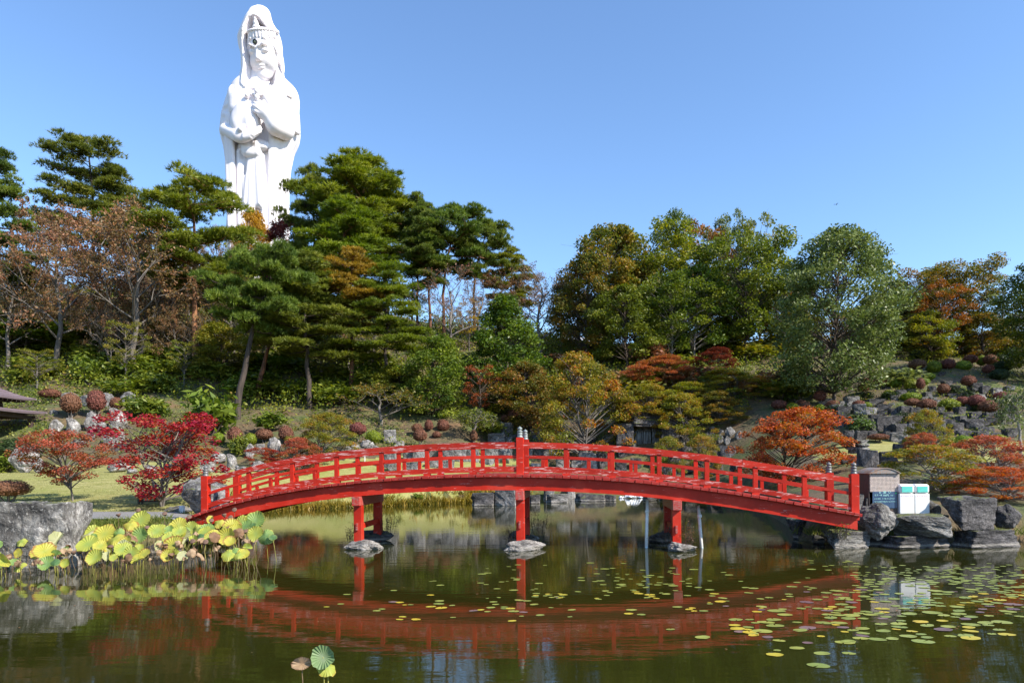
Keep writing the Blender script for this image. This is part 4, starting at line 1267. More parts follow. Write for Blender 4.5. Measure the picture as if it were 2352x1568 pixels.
ARCH_SIZE = {}
for k, ((w, c), kw) in ARCH.items():
    co = np.empty(len(c.vertices) * 3, np.float32); c.vertices.foreach_get('co', co); co = co.reshape(-1, 3)
    lo, hi = np.percentile(co, 1, axis=0), np.percentile(co, 99.3, axis=0)
    ARCH_SIZE[k] = (hi[0] - lo[0], hi[2], (hi[0] + lo[0]) / 2, lo[2])

def plant(key, name, label, cat, group, base, height, width, leaf, bark, rz=None, names=('trunk', 'crown'), rng=random.Random(9)):
    (w, c), kw = ARCH[key]
    aw, ah, ax, az = ARCH_SIZE[key]
    sz = height / ah
    sx = width / aw
    e = empty(name, base, rng.uniform(0, 6.28) if rz is None else rz, (sx, sx, sz))
    tag(e, label, cat, group)
    link(names[0], w, BK[bark], e)
    link(names[1], c, LM[leaf], e)
    return e
# ------------------------------------------------------------------ trees, each at the spot where the photograph shows it
def tree(key, name, label, px, top, w, leaf, bark, base=None, Y=None, cat='tree', group=None, rz=None, names=('trunk', 'crown')):
    p = ground(px, base) if Y is None else onground(px, Y)
    h = at(px, top, p.y).z - p.z
    if h < 0.4: h = 0.4
    return plant(key, name, label, cat, group, p, h * 1.0, w / FPX * p.y, leaf, bark, rz, names)

GP = 'red pines on the hill'
for a in [
    ('pine_b', 'dark pine cut off by the left edge beside the russet trees', -8, 345, 175, 'pine_dark', 'dark', None, 62),
    ('pine_h', 'pine with ragged pointed top rising behind the russet trees at left', 212, 320, 185, 'pine_dark', 'dark', None, 76),
    ('pine_g', 'pine with layered crown on one tall straight orange trunk left of the statue', 440, 394, 300, 'pine_mid', 'orange', 866, None),
    ('pine_e', 'small pine with open crown right beside the statue robe', 722, 384, 120, 'pine_dark', 'dark', None, 76),
    ('pine_c', 'tallest broad domed pine right of the statue', 815, 352, 250, 'pine_mid', 'red', None, 75),
    ('pine_c', 'pine of medium height behind the right shoulder of the domed pine', 892, 405, 165, 'pine_dark', 'dark', None, 78),
    ('pine_b', 'wide layered pine in front of the tallest domed pine', 795, 460, 255, 'pine_mid', 'red', None, 68),
    ('pine_c', 'narrow dark pine right of the domed pine against the sky', 958, 446, 110, 'pine_dark', 'red', None, 75),
    ('pine_c', 'dark drooping pine crown between the two gaps of sky', 990, 492, 130, 'pine_dark', 'red', None, 71),
    ('pine_b', 'rightmost pine sloping down towards the bare grey trees', 1172, 568, 115, 'pine_mid', 'red', None, 76),
    ('pine_b', 'bluish green pine at the foot of the slope between leaning trunk and browning pine', 712, 585, 235, 'pine_blue', 'dark', 936, None),
    ('pine_b', 'bright green layered pine to the right of the browning pine', 885, 612, 190, 'pine_mid', 'dark', None, 57),
]:
    tree(a[0], 'pine_tree', a[1], a[2], a[3], a[4], a[5], a[6], a[7], a[8], 'pine', GP)
tree('pine_f', 'pine_tree', 'leaning pine whose dark trunk stands lowest on the slope', 545, 568, 215, 'pine_blue', 'dark', 960, None, 'pine', GP, rz=0.0)
tree('pine_f', 'pine_tree', 'short leaning pine with reddish trunk behind the lowest leaning pine', 592, 650, 170, 'pine_blue', 'red', 915, None, 'pine', GP, rz=0.15)
tree('pine_c', 'pine_tree', 'pine with browning golden needles amid the green pines', 808, 575, 165, 'pine_gold', 'red', 905, None, 'pine', GP)
tree('pine_d', 'pine_tree', 'pine with bent bare trunk and flat crown against the sky', 1022, 478, 165, 'pine_dark', 'red', None, 72, 'pine', GP, rz=0.0)
tree('pine_d', 'pine_tree', 'slim pine with thin crooked trunk right of the bent pine', 1092, 508, 130, 'pine_dark', 'red', None, 74, 'pine', GP, rz=0.3)

for a in [
    # left hillside
    ('bare_a', 'thinning cherry tree with grey trunk and russet leaves at left', 305, 490, 300, 'rust', 'grey', 872, None),
    ('bare_b', 'half bare cherry tree of brown twigs left of the grey trunk', 135, 500, 330, 'rust', 'grey', 862, None),
    ('bare_b', 'low sparse russet tree at the left picture edge', 15, 575, 250, 'rust', 'grey', None, 60),
    ('bare_a', 'russet tree on the crest under the ragged pointed pine', 222, 488, 250, 'rust', 'grey', None, 70),
    ('bare_b', 'small half bare tree right of the tall orange pine trunk', 480, 600, 170, 'rust', 'grey', 852, None),
    ('bare_b', 'sparse brown tree between the grey trunk and the orange pine trunk', 385, 610, 160, 'rust', 'grey', None, 66),
    ('bare_b', 'twiggy tree with few leaves beside the leaning dark pine trunk', 520, 640, 160, 'oak', 'grey', None, 62),
    ('col', 'small golden yellow tree at the foot of the statue', 578, 486, 90, 'yellow', 'grey', None, 84),
    ('oak_a', 'dark wine red tree at the right foot of the statue', 655, 503, 105, 'wine', 'grey', None, 80),
    ('oak_a', 'dark green broadleaf tree low on the far left slope', 40, 730, 220, 'green', 'brown', None, 64),
    ('oak_a', 'shaded green broadleaf tree under the half bare cherry', 190, 745, 200, 'green', 'brown', None, 66),
    ('col', 'green young tree behind the orange pine trunk', 400, 740, 130, 'olive', 'brown', None, 66),
    ('col', 'yellowish young tree below the small half bare tree', 505, 745, 120, 'olive', 'brown', None, 60),
    # middle
    ('cone', 'dense bright green cone shaped tree in the middle of the slope', 1163, 682, 200, 'green', 'brown', 905, None),
    ('col', 'lime green bushy tree below the layered pine in the middle', 1000, 772, 150, 'lime', 'brown', 962, None),
    ('bare_c', 'bare grey tree in the gap of sky left of the green cone tree', 1025, 612, 200, 'rust', 'grey', None, 66),
    ('bare_c', 'wide bare grey tree right of the green cone tree', 1245, 612, 200, 'rust', 'grey', None, 68),
    ('bare_a', 'twiggy reddish tree on the saddle of the hill', 1180, 628, 170, 'rust', 'grey', None, 76),
    ('bare_c', 'bare tree behind the trunks of the bent pines', 1100, 650, 180, 'rust', 'grey', None, 72),
    ('thin', 'little yellow tree between the bare grey trees', 1078, 690, 70, 'yellow', 'grey', None, 70),
    ('bare_d', 'spreading half bare bush tree below the bright pine', 875, 880, 200, 'oak', 'grey', 975, None),
    ('col', 'lime tree behind the spreading half bare bush', 915, 840, 120, 'lime', 'brown', None, 57),
    ('thin', 'small orange red tree left of the green cone tree', 1103, 838, 90, 'orange', 'brown', None, 55),
    ('col', 'brownish green tree below the green cone tree', 1212, 832, 125, 'oak', 'brown', None, 55),
    ('col', 'olive tree between the orange red tree and the brownish one', 1155, 850, 100, 'olive', 'brown', None, 57),
    # right wood
    ('oak_a', 'broad brown green tree at the left end of the right wood', 1400, 528, 215, 'oak', 'brown', None, 68),
    ('oak_a', 'lower brown tree at the left foot of the right wood', 1348, 590, 150, 'oak', 'brown', None, 66),
    ('oak_b', 'yellow green crowned tree in the middle of the right wood', 1495, 528, 200, 'olive', 'grey', None, 71),
    ('oak_c', 'tall thin pale tree above the yellow green crown', 1548, 497, 140, 'grey', 'pale', None, 74),
    ('oak_c', 'thin orange tree half bare on top of the right wood', 1630, 512, 135, 'orange', 'pale', None, 75),
    ('oak_c', 'highest twiggy tree behind the dark trunked tree', 1688, 494, 100, 'grey', 'grey', None, 74),
    ('oak_b', 'dark trunked green tree with wide limbs in the right wood', 1710, 540, 195, 'green', 'dark', 832, None),
    ('oak_c', 'loose yellowing tree above the dark trunked green tree', 1745, 506, 130, 'olive', 'brown', None, 72),
    ('oak_a', 'shaded green tree left of the dark trunked tree', 1595, 615, 175, 'green', 'pale', None, 66),
    ('oak_b', 'green tree with pale stems at the heart of the right wood', 1545, 640, 160, 'green', 'pale', None, 64),
    ('oak_a', 'dark low tree under the broad brown green tree', 1440, 660, 170, 'green', 'brown', None, 63),
    ('big', 'largest grey green leafy tree standing alone right of the wood', 1915, 535, 275, 'grey', 'brown', 925, None),
    ('oak_b', 'russet and olive tree right of the large grey green tree', 2112, 628, 150, 'oak', 'pale', None, 66),
    ('oak_b', 'tall orange tinted tree above the clipped shrubs at right', 2208, 600, 150, 'oak', 'pale', None, 66),
    ('oak_c', 'slender orange brown tree between the two russet trees', 2165, 650, 120, 'orange', 'grey', None, 63),
    ('thin', 'thin sparse tree alone near the right picture edge', 2303, 638, 125, 'grey', 'grey', 808, None),
    ('oak_a', 'olive tree filling the gap right of the large grey green tree', 2045, 665, 130, 'olive', 'brown', None, 66),
    ('col', 'low olive tree under the russet trees at right', 2140, 715, 110, 'olive', 'brown', None, 62),
    ('col', 'low brown green tree right of the tall orange tinted tree', 2255, 720, 95, 'oak', 'brown', None, 63),
    ('oak_b', 'green tree between wood and large grey green tree', 1800, 620, 120, 'green', 'brown', None, 66),
    ('big', 'large green tree cut off by the right picture edge', 2465, 560, 260, 'green', 'brown', None, 52),
    ('thin', 'thin tree cut off by the right picture edge', 2375, 650, 110, 'grey', 'grey', None, 66),
    # maples on the middle and right slope
    ('maple_d', 'large maple turning yellow and orange behind the bridge crown', 1345, 812, 225, 'maple_green', 'grey', None, 49),
    ('maple_d', 'shaded red maple under the right wood', 1510, 818, 170, 'maple_rust', 'grey', None, 55),
    ('maple_d', 'bronze green maple left of the large grey green tree', 1682, 848, 190, 'maple_green', 'grey', None, 52),
    ('maple_d', 'dark olive maple overhanging the waterfall', 1580, 880, 150, 'maple_green', 'grey', None, 51),
    ('maple_d', 'small dusky red maple high between the wood trunks', 1640, 800, 110, 'wine', 'grey', None, 61),
    ('maple_a', 'small russet maple with two bent trunks on the lawn', 168, 990, 190, 'maple_rust', 'grey', 1150, None),
    ('maple_b', 'crimson maple on the lawn left of the bridge', 372, 955, 235, 'maple_red', 'grey', 1163, None),
    ('maple_c', 'bright orange maple behind the right end of the bridge', 1808, 938, 245, 'maple_or', 'dark', None, 31),
    ('maple_c', 'small red and green maple in front of the right rocks', 2138, 942, 100, 'maple_green', 'grey', None, 33),
    ('maple_c', 'low dull red maple under the red and green one', 2120, 995, 90, 'maple_rust', 'grey', None, 31),
    ('maple_c', 'low green maple tinged red right behind the litter bins', 2165, 1022, 230, 'maple_green', 'pale', None, 23.5),
    ('maple_c', 'russet maple at the right picture edge above the shore boulders', 2300, 1000, 190, 'maple_rust', 'pale', None, 25),
    ('maple_c', 'orange maple branches low over the shore boulders at far right', 2310, 1072, 200, 'maple_or', 'pale', None, 21.8),
    ('maple_c', 'green and red maple bush behind the left half of the bridge', 735, 948, 140, 'maple_green', 'grey', None, 43.5),
    ('maple_c', 'dark russet maple bush behind the left handrail', 692, 1005, 110, 'maple_rust', 'grey', None, 41.5),
    ('maple_b', 'little red maple low behind the left handrail', 622, 1028, 70, 'maple_red', 'grey', None, 42),
    ('maple_c', 'bushy bronze maple by the waterfall left of its twin', 1525, 1003, 80, 'maple_green', 'grey', None, 44),
    ('maple_c', 'bushy bronze maple by the waterfall right of its twin', 1622, 1000, 85, 'maple_green', 'grey', None, 42),
    ('weep', 'weeping grey twigged tree on the rock terrace', 1085, 940, 105, 'olive', 'grey', 1018, None),
    ('weep', 'weeping green tree at the right picture edge', 2345, 895, 100, 'grey', 'pale', None, 34),
]:
    key = a[0]
    nm = {'m': 'maple_tree', 'b': 'bare_tree', 'w': 'weeping_tree'}.get(key[0], 'broadleaf_tree')
    if key in ('big', 'bare_d'): nm = 'broadleaf_tree'
    tree(key, nm, a[1], a[2], a[3], a[4], a[5], a[6], a[7], a[8], 'maple' if nm == 'maple_tree' else 'tree', None, rz=0.0 if key == 'maple_a' else None)

# further trees on the slope that close the wood behind, one by one
rng = random.Random(77)
_back = [(60, 86, 600), (340, 84, 640), (455, 80, 640), (1330, 78, 660), (1460, 82, 600), (1570, 80, 600), (1660, 82, 600), (1780, 78, 640), (1840, 72, 690), (2020, 74, 700), (2085, 72, 720), (1960, 76, 690)]
_bl = ['dusky green tree far back behind the left russet trees', 'dull olive tree far back behind the thinning cherry', 'dull green tree far back between orange trunk pine and statue',
       'dark tree far back at the left end of the right wood', 'dark tree far back behind the yellow green crown', 'brownish tree far back amid the right wood', 'dark tree far back behind the orange tree',
       'green tree far back right of the dark trunk', 'small dark tree on the crest left of the large grey green tree', 'small dark tree on the crest right of the large grey green tree', 'brown bushy tree on the crest near the russet trees', 'dark bushy tree on the crest behind the large grey green tree']
for i, ((px, Y, top), lb) in enumerate(zip(_back, _bl)):
    tree(['oak_a', 'oak_b', 'col'][i % 3], 'broadleaf_tree', lb, px, top + 20, 150 if i < 8 else 110, ['green', 'oak', 'olive'][i % 3], 'brown', None, Y, 'tree', 'trees far back on the hill')

# ------------------------------------------------------------------ labels by place for the many look-alikes
ORD = ['first', 'second', 'third', 'fourth', 'fifth', 'sixth', 'seventh', 'eighth', 'ninth', 'tenth', 'eleventh', 'twelfth', 'thirteenth', 'fourteenth', 'fifteenth']
def ordinal_labels(items, fmt):
    """items: list of (px, object); fmt gets the ordinal from the left"""
    items = sorted(items, key=lambda t: t[0])
    n = len(items)
    for i, (_, o) in enumerate(items):
        if n == 1: w = 'only'
        elif i == 0: w = 'leftmost'
        elif i == n - 1: w = 'rightmost'
        else: w = ORD[i]
        o['label'] = fmt.format(w)

# ------------------------------------------------------------------ clipped shrubs
shr = []
def cshrub(px, py, w, h, c, area):
    foot = py + h * 0.5 + (6 if c == 'b' else 1)
    p = ground(px, foot)
    w, h = (w * 1.14, h * 1.14) if area == 'right' else (w, h)
    W = w / FPX * p.y; Ht = (h / FPX * p.y)
    k = rng.randrange(3)
    key = 'clip%d' % k if p.y > 30 else 'clipb%d' % (k % 2)
    st = 0.16 if c == 'b' else 0.02
    e = empty('clipped_shrub', p, rng.uniform(0, 6.28), (W * 1.02, W * 1.02, Ht / 0.78))
    e.location.z -= 0.25 * Ht / 0.78 * (1 - (1.0 if c == 'b' else 0.1))
    (wd, cr), _ = ARCH[key]
    link('stem', wd, BK['grey'], e)
    link('crown', cr, LM[{'b': 'clip_brown', 'g': 'clip_green', 'd': 'clip_dark'}[c]], e)
    tag(e, 'x', 'shrub', 'clipped shrubs in the rock garden')
    shr.append((px, py, c, area, e))
for t in [(163, 935, 42, 48, 'b'), (221, 930, 39, 50, 'b'), (267, 930, 27, 30, 'b'), (115, 905, 46, 22, 'b'), (42, 1030, 98, 48, 'd')]: cshrub(*t, 'left')
for t in [(540, 1005, 33, 38, 'b'), (576, 1008, 27, 28, 'g'), (607, 1000, 38, 26, 'b'), (657, 1000, 33, 35, 'b'), (503, 1007, 26, 28, 'g')]: cshrub(*t, 'bl')
for t in [(822, 988, 38, 30, 'b'), (858, 1003, 34, 30, 'g'), (958, 983, 25, 20, 'b'), (965, 1003, 32, 30, 'b'), (985, 978, 20, 25, 'b'), (1018, 980, 28, 28, 'b'), (1003, 997, 21, 16, 'b'), (1100, 975, 17, 15, 'b'),
          (1131, 981, 17, 24, 'b'), (1088, 1003, 18, 26, 'b'), (1160, 961, 20, 18, 'b'), (1178, 955, 25, 26, 'b'), (1213, 956, 26, 26, 'b'), (1242, 953, 22, 18, 'b')]: cshrub(*t, 'mid')
_rs = [(250, 690, 110, 70, 'b'), (360, 705, 90, 60, 'g'), (440, 650, 55, 35, 'b'), (475, 690, 70, 60, 'b'), (600, 620, 90, 80, 'b'), (595, 715, 80, 60, 'g'), (712, 682, 100, 60, 'b'), (930, 685, 85, 65, 'b'), (1005, 690, 70, 50, 'g'),
       (975, 540, 85, 60, 'b'), (990, 480, 95, 50, 'b'), (1075, 503, 55, 60, 'b'), (1135, 495, 65, 70, 'b'), (1190, 598, 90, 65, 'g'), (1240, 505, 95, 75, 'g'), (1340, 465, 80, 45, 'b'), (1385, 520, 95, 90, 'g'), (1465, 520, 60, 90, 'b'),
       (1500, 485, 70, 50, 'g'), (1535, 445, 85, 60, 'g'), (1580, 365, 100, 95, 'g'), (1435, 350, 120, 80, 'b'), (1700, 345, 100, 80, 'b'), (1825, 358, 120, 85, 'g'), (1890, 300, 100, 70, 'b'), (1990, 310, 70, 80, 'g'), (2065, 305, 100, 75, 'b'),
       (2150, 290, 80, 60, 'd'), (2165, 360, 130, 90, 'd'), (2045, 385, 80, 70, 'b'), (2140, 430, 130, 90, 'd'), (1875, 490, 100, 80, 'b'), (1660, 555, 85, 75, 'b'), (1378, 620, 140, 70, 'g'), (1390, 665, 105, 60, 'b'), (1515, 690, 130, 80, 'b'),
       (1705, 685, 145, 85, 'g'), (1825, 660, 100, 70, 'b'), (1940, 665, 120, 90, 'b'), (2050, 715, 140, 95, 'b'), (2045, 648, 70, 35, 'g'), (2160, 620, 120, 70, 'b'), (1825, 1000, 150, 85, 'g'), (1705, 1000, 110, 75, 'g'),
       (1375, 990, 100, 55, 'g'), (820, 1010, 80, 70, 'g'), (2130, 975, 120, 60, 'g'), (2250, 250, 90, 70, 'd'), (1715, 220, 60, 60, 'd'), (1640, 240, 90, 70, 'd'), (1450, 250, 120, 80, 'd'), (1100, 958, 145, 50, 'b')]
for x, y, w, h, c in _rs: cshrub(1722.7 + x / 3.737, 746.5 + y / 3.737, w / 3.737, h / 3.737, c, 'right')
cshrub(18, 1128, 95, 40, 'b', 'rock')
shr[-1][4]['label'] = 'low reddish clipped hedge on top of the big boulder at far left'
cn = {'b': 'brown', 'g': 'green', 'd': 'dark green'}
def lab(area, sel, fmt):
    for c in 'bgd':
        it = [(s[0], s[4]) for s in shr if s[3] == area and s[2] == c and sel(s)]
        if it: ordinal_labels(it, fmt.replace('COL', cn[c]))
lab('left', lambda s: True, '{} COL clipped shrub above the standing stones behind the russet maple')
lab('bl', lambda s: True, '{} COL clipped shrub on the rocks behind the left bridge end')
lab('mid', lambda s: s[0] < 1030, '{} COL clipped ball shrub above the left half of the bridge')
lab('mid', lambda s: s[0] >= 1030, '{} COL clipped ball shrub by the stones behind the bridge crown')
lab('right', lambda s: s[1] < 845, '{} COL clipped shrub in the top row of the right slope')
lab('right', lambda s: 845 <= s[1] < 888, '{} COL clipped shrub in the second row of the right slope')
lab('right', lambda s: 888 <= s[1] < 925 and s[0] < 2020, '{} COL clipped shrub in the third row below the large grey green tree')
lab('right', lambda s: 888 <= s[1] < 925 and s[0] >= 2020, '{} COL clipped shrub in the third row near the right picture edge')
lab('right', lambda s: 925 <= s[1] < 960, '{} COL clipped shrub in the fourth row of the right slope')
lab('right', lambda s: s[1] >= 960, '{} COL clipped shrub in the lowest row beside the right lawn')

# ------------------------------------------------------------------ rocks
def rockmesh(seed, kind='block', sub=2, rough=0.09):
    r = random.Random(seed)
    bm = bmesh.new()
    if kind == 'block':
        for i in range(16):
            bm.verts.new((r.choice((-1, 1)) * r.uniform(0.32, 0.5), r.choice((-1, 1)) * r.uniform(0.3, 0.5), r.choice((0, 1)) * r.uniform(0.8, 1.0) + r.uniform(-0.05, 0.05)))
    elif kind == 'slab':
        for i in range(18):
            bm.verts.new((r.choice((-1, 1)) * r.uniform(0.35, 0.5), r.choice((-1, 1)) * r.uniform(0.2, 0.5), r.choice((0, 1)) * r.uniform(0.65, 1.0)))
    else:
        for i in range(22):
            v = Vector((r.gauss(0, 1), r.gauss(0, 1), r.gauss(0, 1))).normalized() * r.uniform(0.42, 0.52)
            bm.verts.new((v.x, v.y, v.z + 0.5))
    bmesh.ops.convex_hull(bm, input=bm.verts)
    bmesh.ops.delete(bm, geom=[v for v in bm.verts if not v.link_faces], context='VERTS')
    bmesh.ops.bevel(bm, geom=list(bm.edges), offset=0.045 if kind == 'block' else 0.08, segments=1, affect='EDGES', clamp_overlap=True)
    bmesh.ops.triangulate(bm, faces=bm.faces)
    for _ in range(sub):
        long_e = [e for e in bm.edges if e.calc_length() > 0.16 / (1 + _)]
        bmesh.ops.subdivide_edges(bm, edges=long_e, cuts=1, use_grid_fill=True)
        bmesh.ops.triangulate(bm, faces=bm.faces)
    o = Vector((seed * 3.7, seed * 1.3, 0))
    for v in bm.verts:
        n = v.co.copy() - Vector((0, 0, 0.5))
        n.normalize()
        a = mnoise.noise(v.co * 2.2 + o) * rough + mnoise.noise(v.co * 6 + o) * rough * 0.5 + (mnoise.noise(v.co * 14 + o) * rough * 0.35 + abs(mnoise.noise(v.co * 3.5 - o)) * rough * 0.5 if sub > 2 else 0)
        if kind == 'layer': a += 0.05 * math.sin(v.co.z * 38 + mnoise.noise(v.co * 3) * 3)
        v.co += n * a
    bm.normal_update()
    me = bpy.data.meshes.new('rock')
    bm.to_mesh(me); bm.free()
    me.update()
    return me
RK = {'b': [rockmesh(100 + i, 'block') for i in range(7)], 's': [rockmesh(120 + i, 'slab') for i in range(4)], 'r': [rockmesh(140 + i, 'round') for i in range(5)]}
RK['B'] = [rockmesh(160 + i, 'block', 4, 0.07) for i in range(3)]
RK['R'] = [rockmesh(170 + i, 'round', 4, 0.08) for i in range(4)]
RK['L'] = [rockmesh(180, 'layer', 4, 0.06)]
RM = {'pale': rockmat('pale_grey_stone', (0.16, 0.15, 0.14), (0.32, 0.30, 0.28), (0.50, 0.475, 0.445)), 'grey': rockmat('grey_stone', (0.10, 0.095, 0.09), (0.21, 0.20, 0.19), (0.36, 0.345, 0.33), 0.5),
      'dark': rockmat('dark_basalt', (0.035, 0.032, 0.032), (0.085, 0.078, 0.078), (0.18, 0.165, 0.16), 0.35), 'lich': rockmat('lichen_grey_boulder', (0.07, 0.065, 0.06), (0.19, 0.18, 0.165), (0.40, 0.38, 0.35), 0.55)}
rocks = []
def rock(px, pyc, w, h, kind='b', mat='grey', area='', depth=0.8, Y=None, label=None, name='boulder', rz=None):
    foot = pyc + h / 2
    p = ground(px, foot) if Y is None else at(px, foot, Y)
    big = 1.22 if area[:1] in ('m', 'l') and not label else 1.0
    W = w / FPX * p.y * big; Ht = h / FPX * p.y * big
    me = rng.choice(RK[kind])
    o = link(name, me, RM[mat], None, (p.x, p.y + W * depth * 0.3, p.z - 0.08 * Ht), (0, 0, rng.uniform(-0.35, 0.35) if rz is None else rz), (W * 1.04, W * depth, Ht * 1.1))
    tag(o, label or 'x', 'boulder' if name == 'boulder' else 'stone', 'stones of the rock garden' if not label else None)
    if not label: rocks.append((px, pyc, area, o))
    return o
# standing stones behind the russet maple
for x, y, w, h, m in [(870, 450, 230, 110, 'grey'), (1120, 520, 200, 140, 'grey'), (1450, 510, 160, 190, 'grey'), (1700, 500, 200, 180, 'grey')]:
    rock(x / 5.851, 832.6 + y / 5.851, w / 5.851, h / 5.851, 'r', m, 'lu')
for x, y, w, h, m in [(945, 870, 180, 200, 'pale'), (1190, 825, 180, 250, 'pale'), (1330, 860, 140, 160, 'grey'), (1540, 790, 230, 280, 'pale'), (720, 870, 150, 170, 'pale'), (700, 680, 120, 100, 'grey')]:
    rock(x / 5.851, 832.6 + y / 5.851, w / 5.851, h / 5.851, rng.choice('srr'), m, 'lm')
for x, y, w, h, m in [(740, 990, 220, 90, 'grey'), (1170, 1010, 150, 110, 'grey'), (1420, 1040, 160, 170, 'pale'), (1565, 1035, 110, 160, 'pale'), (1600, 1140, 150, 80, 'dark'), (1000, 1100, 200, 120, 'grey')]:
    rock(x / 5.851, 832.6 + y / 5.851, w / 5.851, h / 5.851, rng.choice('srr'), m, 'll')
for x, y, w, h, m in [(265, 1330, 300, 300, 'pale'), (480, 1400, 140, 170, 'pale'), (1550, 1400, 280, 150, 'pale'), (1750, 1460, 140, 70, 'pale'), (2000, 1440, 200, 100, 'pale'), (2300, 1430, 220, 120, 'grey')]:
    rock(x / 5.851, 832.6 + y / 5.851, w / 5.851, h / 5.851, rng.choice('rR'), m, 'lb')
# behind the left handrail
for x, y, w, h in [(700, 240, 100, 150), (800, 220, 80, 80), (920, 190, 140, 160), (390, 300, 170, 130), (520, 340, 120, 160), (460, 410, 100, 80), (770, 390, 170, 110), (620, 415, 140, 60), (960, 420, 110, 60), (300, 380, 120, 110)]:
    rock(402 + x / 4.096, 976.2 + y / 4.096, w / 4.096, h / 4.096, rng.choice('rbr'), 'pale', 'bl')
def mid(l, kind, mat, area, ox=631.6, oy=861.3, k=3.7237):
    for x, y, w, h in l: rock(ox + x / k, oy + y / k, w / k, h / k, rng.choice(kind), mat if mat != '*' else rng.choice(('grey', 'grey', 'dark', 'pale')), area)
mid([(665, 615, 100, 50), (780, 605, 110, 75), (980, 530, 90, 80), (570, 650, 140, 50), (1055, 590, 80, 40), (700, 660, 120, 50), (850, 640, 100, 60)], 'rb', 'pale', 'm1')
mid([(980, 720, 100, 150), (1140, 690, 80, 70), (1225, 690, 90, 100), (1350, 670, 100, 100), (1010, 790, 70, 70), (1360, 760, 100, 60), (1470, 690, 100, 100), (1570, 680, 120, 110), (1690, 690, 90, 110), (1180, 780, 110, 60), (1480, 770, 90, 60)], 'bs', 'grey', 'm2')
mid([(1850, 660, 100, 80), (1960, 660, 120, 70), (1900, 545, 130, 60), (1985, 470, 90, 90), (2000, 560, 60, 50), (1800, 740, 110, 50), (1930, 735, 120, 50)], 'b', 'grey', 'm3')
R2 = dict(ox=1148.5, oy=918.8)
mid([(330, 255, 120, 75), (330, 325, 100, 60), (410, 295, 70, 50), (480, 345, 210, 60), (240, 230, 50, 60), (780, 360, 80, 60), (590, 330, 90, 60), (130, 330, 80, 50)], 'b', 'dark', 'm4', **R2)
mid([(240, 450, 70, 90), (330, 450, 80, 50), (430, 445, 120, 80), (540, 455, 80, 50), (700, 435, 90, 40), (755, 510, 160, 130), (540, 545, 100, 60), (680, 555, 110, 60), (320, 555, 110, 30), (890, 530, 100, 120)], 'b', '*', 'm5', **R2)
mid([(1040, 580, 80, 70), (1095, 450, 120, 110), (1590, 430, 90, 70), (1500, 510, 90, 50), (1750, 560, 70, 70), (1950, 440, 110, 100), (1170, 560, 80, 90), (1330, 560, 90, 60), (1440, 600, 110, 60), (1640, 580, 90, 60), (1850, 600, 110, 70), (2050, 560, 110, 80)], 'b', 'dark', 'm6', **R2)
mid([(1800, 300, 110, 80), (1890, 330, 60, 90), (1975, 280, 100, 110), (1815, 235, 60, 40), (1890, 265, 70, 50), (1740, 330, 60, 70), (1950, 345, 70, 90), (1580, 340, 110, 90), (1460, 330, 110, 90), (1680, 250, 90, 70), (2060, 300, 90, 90), (1560, 250, 100, 80)], 'r', 'grey', 'cl', **R2)
# water line stones of the far shore
for px, py, w, h, m in [(1112, 1146, 56, 30, 'dark'), (1163, 1140, 50, 42, 'grey'), (1229, 1146, 25, 20, 'dark'), (1283, 1144, 50, 20, 'grey'), (1262, 1132, 24, 30, 'grey'), (1312, 1130, 20, 30, 'pale'), (1358, 1141, 62, 20, 'dark'), (1402, 1142, 26, 16, 'dark'), (1500, 1138, 40, 24, 'dark'),
                        (1545, 1136, 50, 26, 'dark'), (1600, 1136, 50, 26, 'dark'), (1655, 1138, 52, 28, 'dark')]:
    rock(px, py, w, h, 'b', m, 'wl', Y=FPX * CAMZ / (py + h / 2 - CY + (px - CX) * math.sin(ROLL)))
# right slope
R3 = dict(ox=1722.7, oy=746.5, k=3.737)
mid([(1450, 430, 90, 70), (1660, 420, 60, 40), (1190, 545, 80, 30), (1570, 540, 60, 60), (2310, 300, 120, 80), (1400, 560, 70, 50), (1700, 500, 80, 50), (1950, 530, 90, 60), (1300, 590, 90, 70), (1530, 610, 90, 80), (1800, 600, 150, 60), (1910, 595, 60, 40), (2030, 560, 90, 90)], 'b', 'dark', 'r1', **R3)
mid([(790, 670, 70, 40), (870, 690, 60, 60), (1240, 630, 60, 50), (1220, 685, 50, 40), (1460, 610, 40, 40), (1620, 660, 60, 50), (1490, 640, 70, 40), (1985, 610, 90, 40), (2130, 570, 100, 70), (2240, 540, 80, 40), (1580, 640, 70, 50), (1750, 650, 80, 50), (1880, 700, 80, 50)], 'b', 'grey', 'r2', **R3)
mid([(700, 790, 110, 40), (820, 740, 130, 100), (1070, 800, 70, 60), (1340, 735, 130, 80), (1430, 755, 90, 100), (1810, 735, 80, 60), (1940, 770, 100, 60), (1240, 740, 80, 60), (1560, 770, 90, 60), (1700, 770, 100, 50), (1500, 740, 80, 60), (1640, 730, 90, 60), (2060, 780, 100, 60), (1150, 760, 80, 60)], 'b', 'dark', 'r3', **R3)
mid([(880, 840, 110, 80), (975, 850, 160, 100), (1165, 840, 150, 140), (1290, 890, 110, 120), (1395, 830, 80, 60), (1820, 815, 120, 80), (1930, 840, 150, 100), (2080, 830, 150, 80), (760, 850, 100, 70), (2200, 800, 110, 90), (1500, 850, 110, 80), (1620, 840, 120, 80), (1720, 830, 90, 80), (1070, 870, 100, 80)], 'bs', 'dark', 'r4', **R3)
mid([(1195, 945, 100, 70), (1780, 880, 120, 90), (1870, 925, 130, 70), (1990, 940, 120, 70), (2110, 935, 100, 50), (1690, 930, 60, 40), (1600, 920, 80, 50), (860, 930, 90, 60), (1050, 930, 90, 50), (2250, 920, 110, 80)], 'b', 'dark', 'r5', **R3)
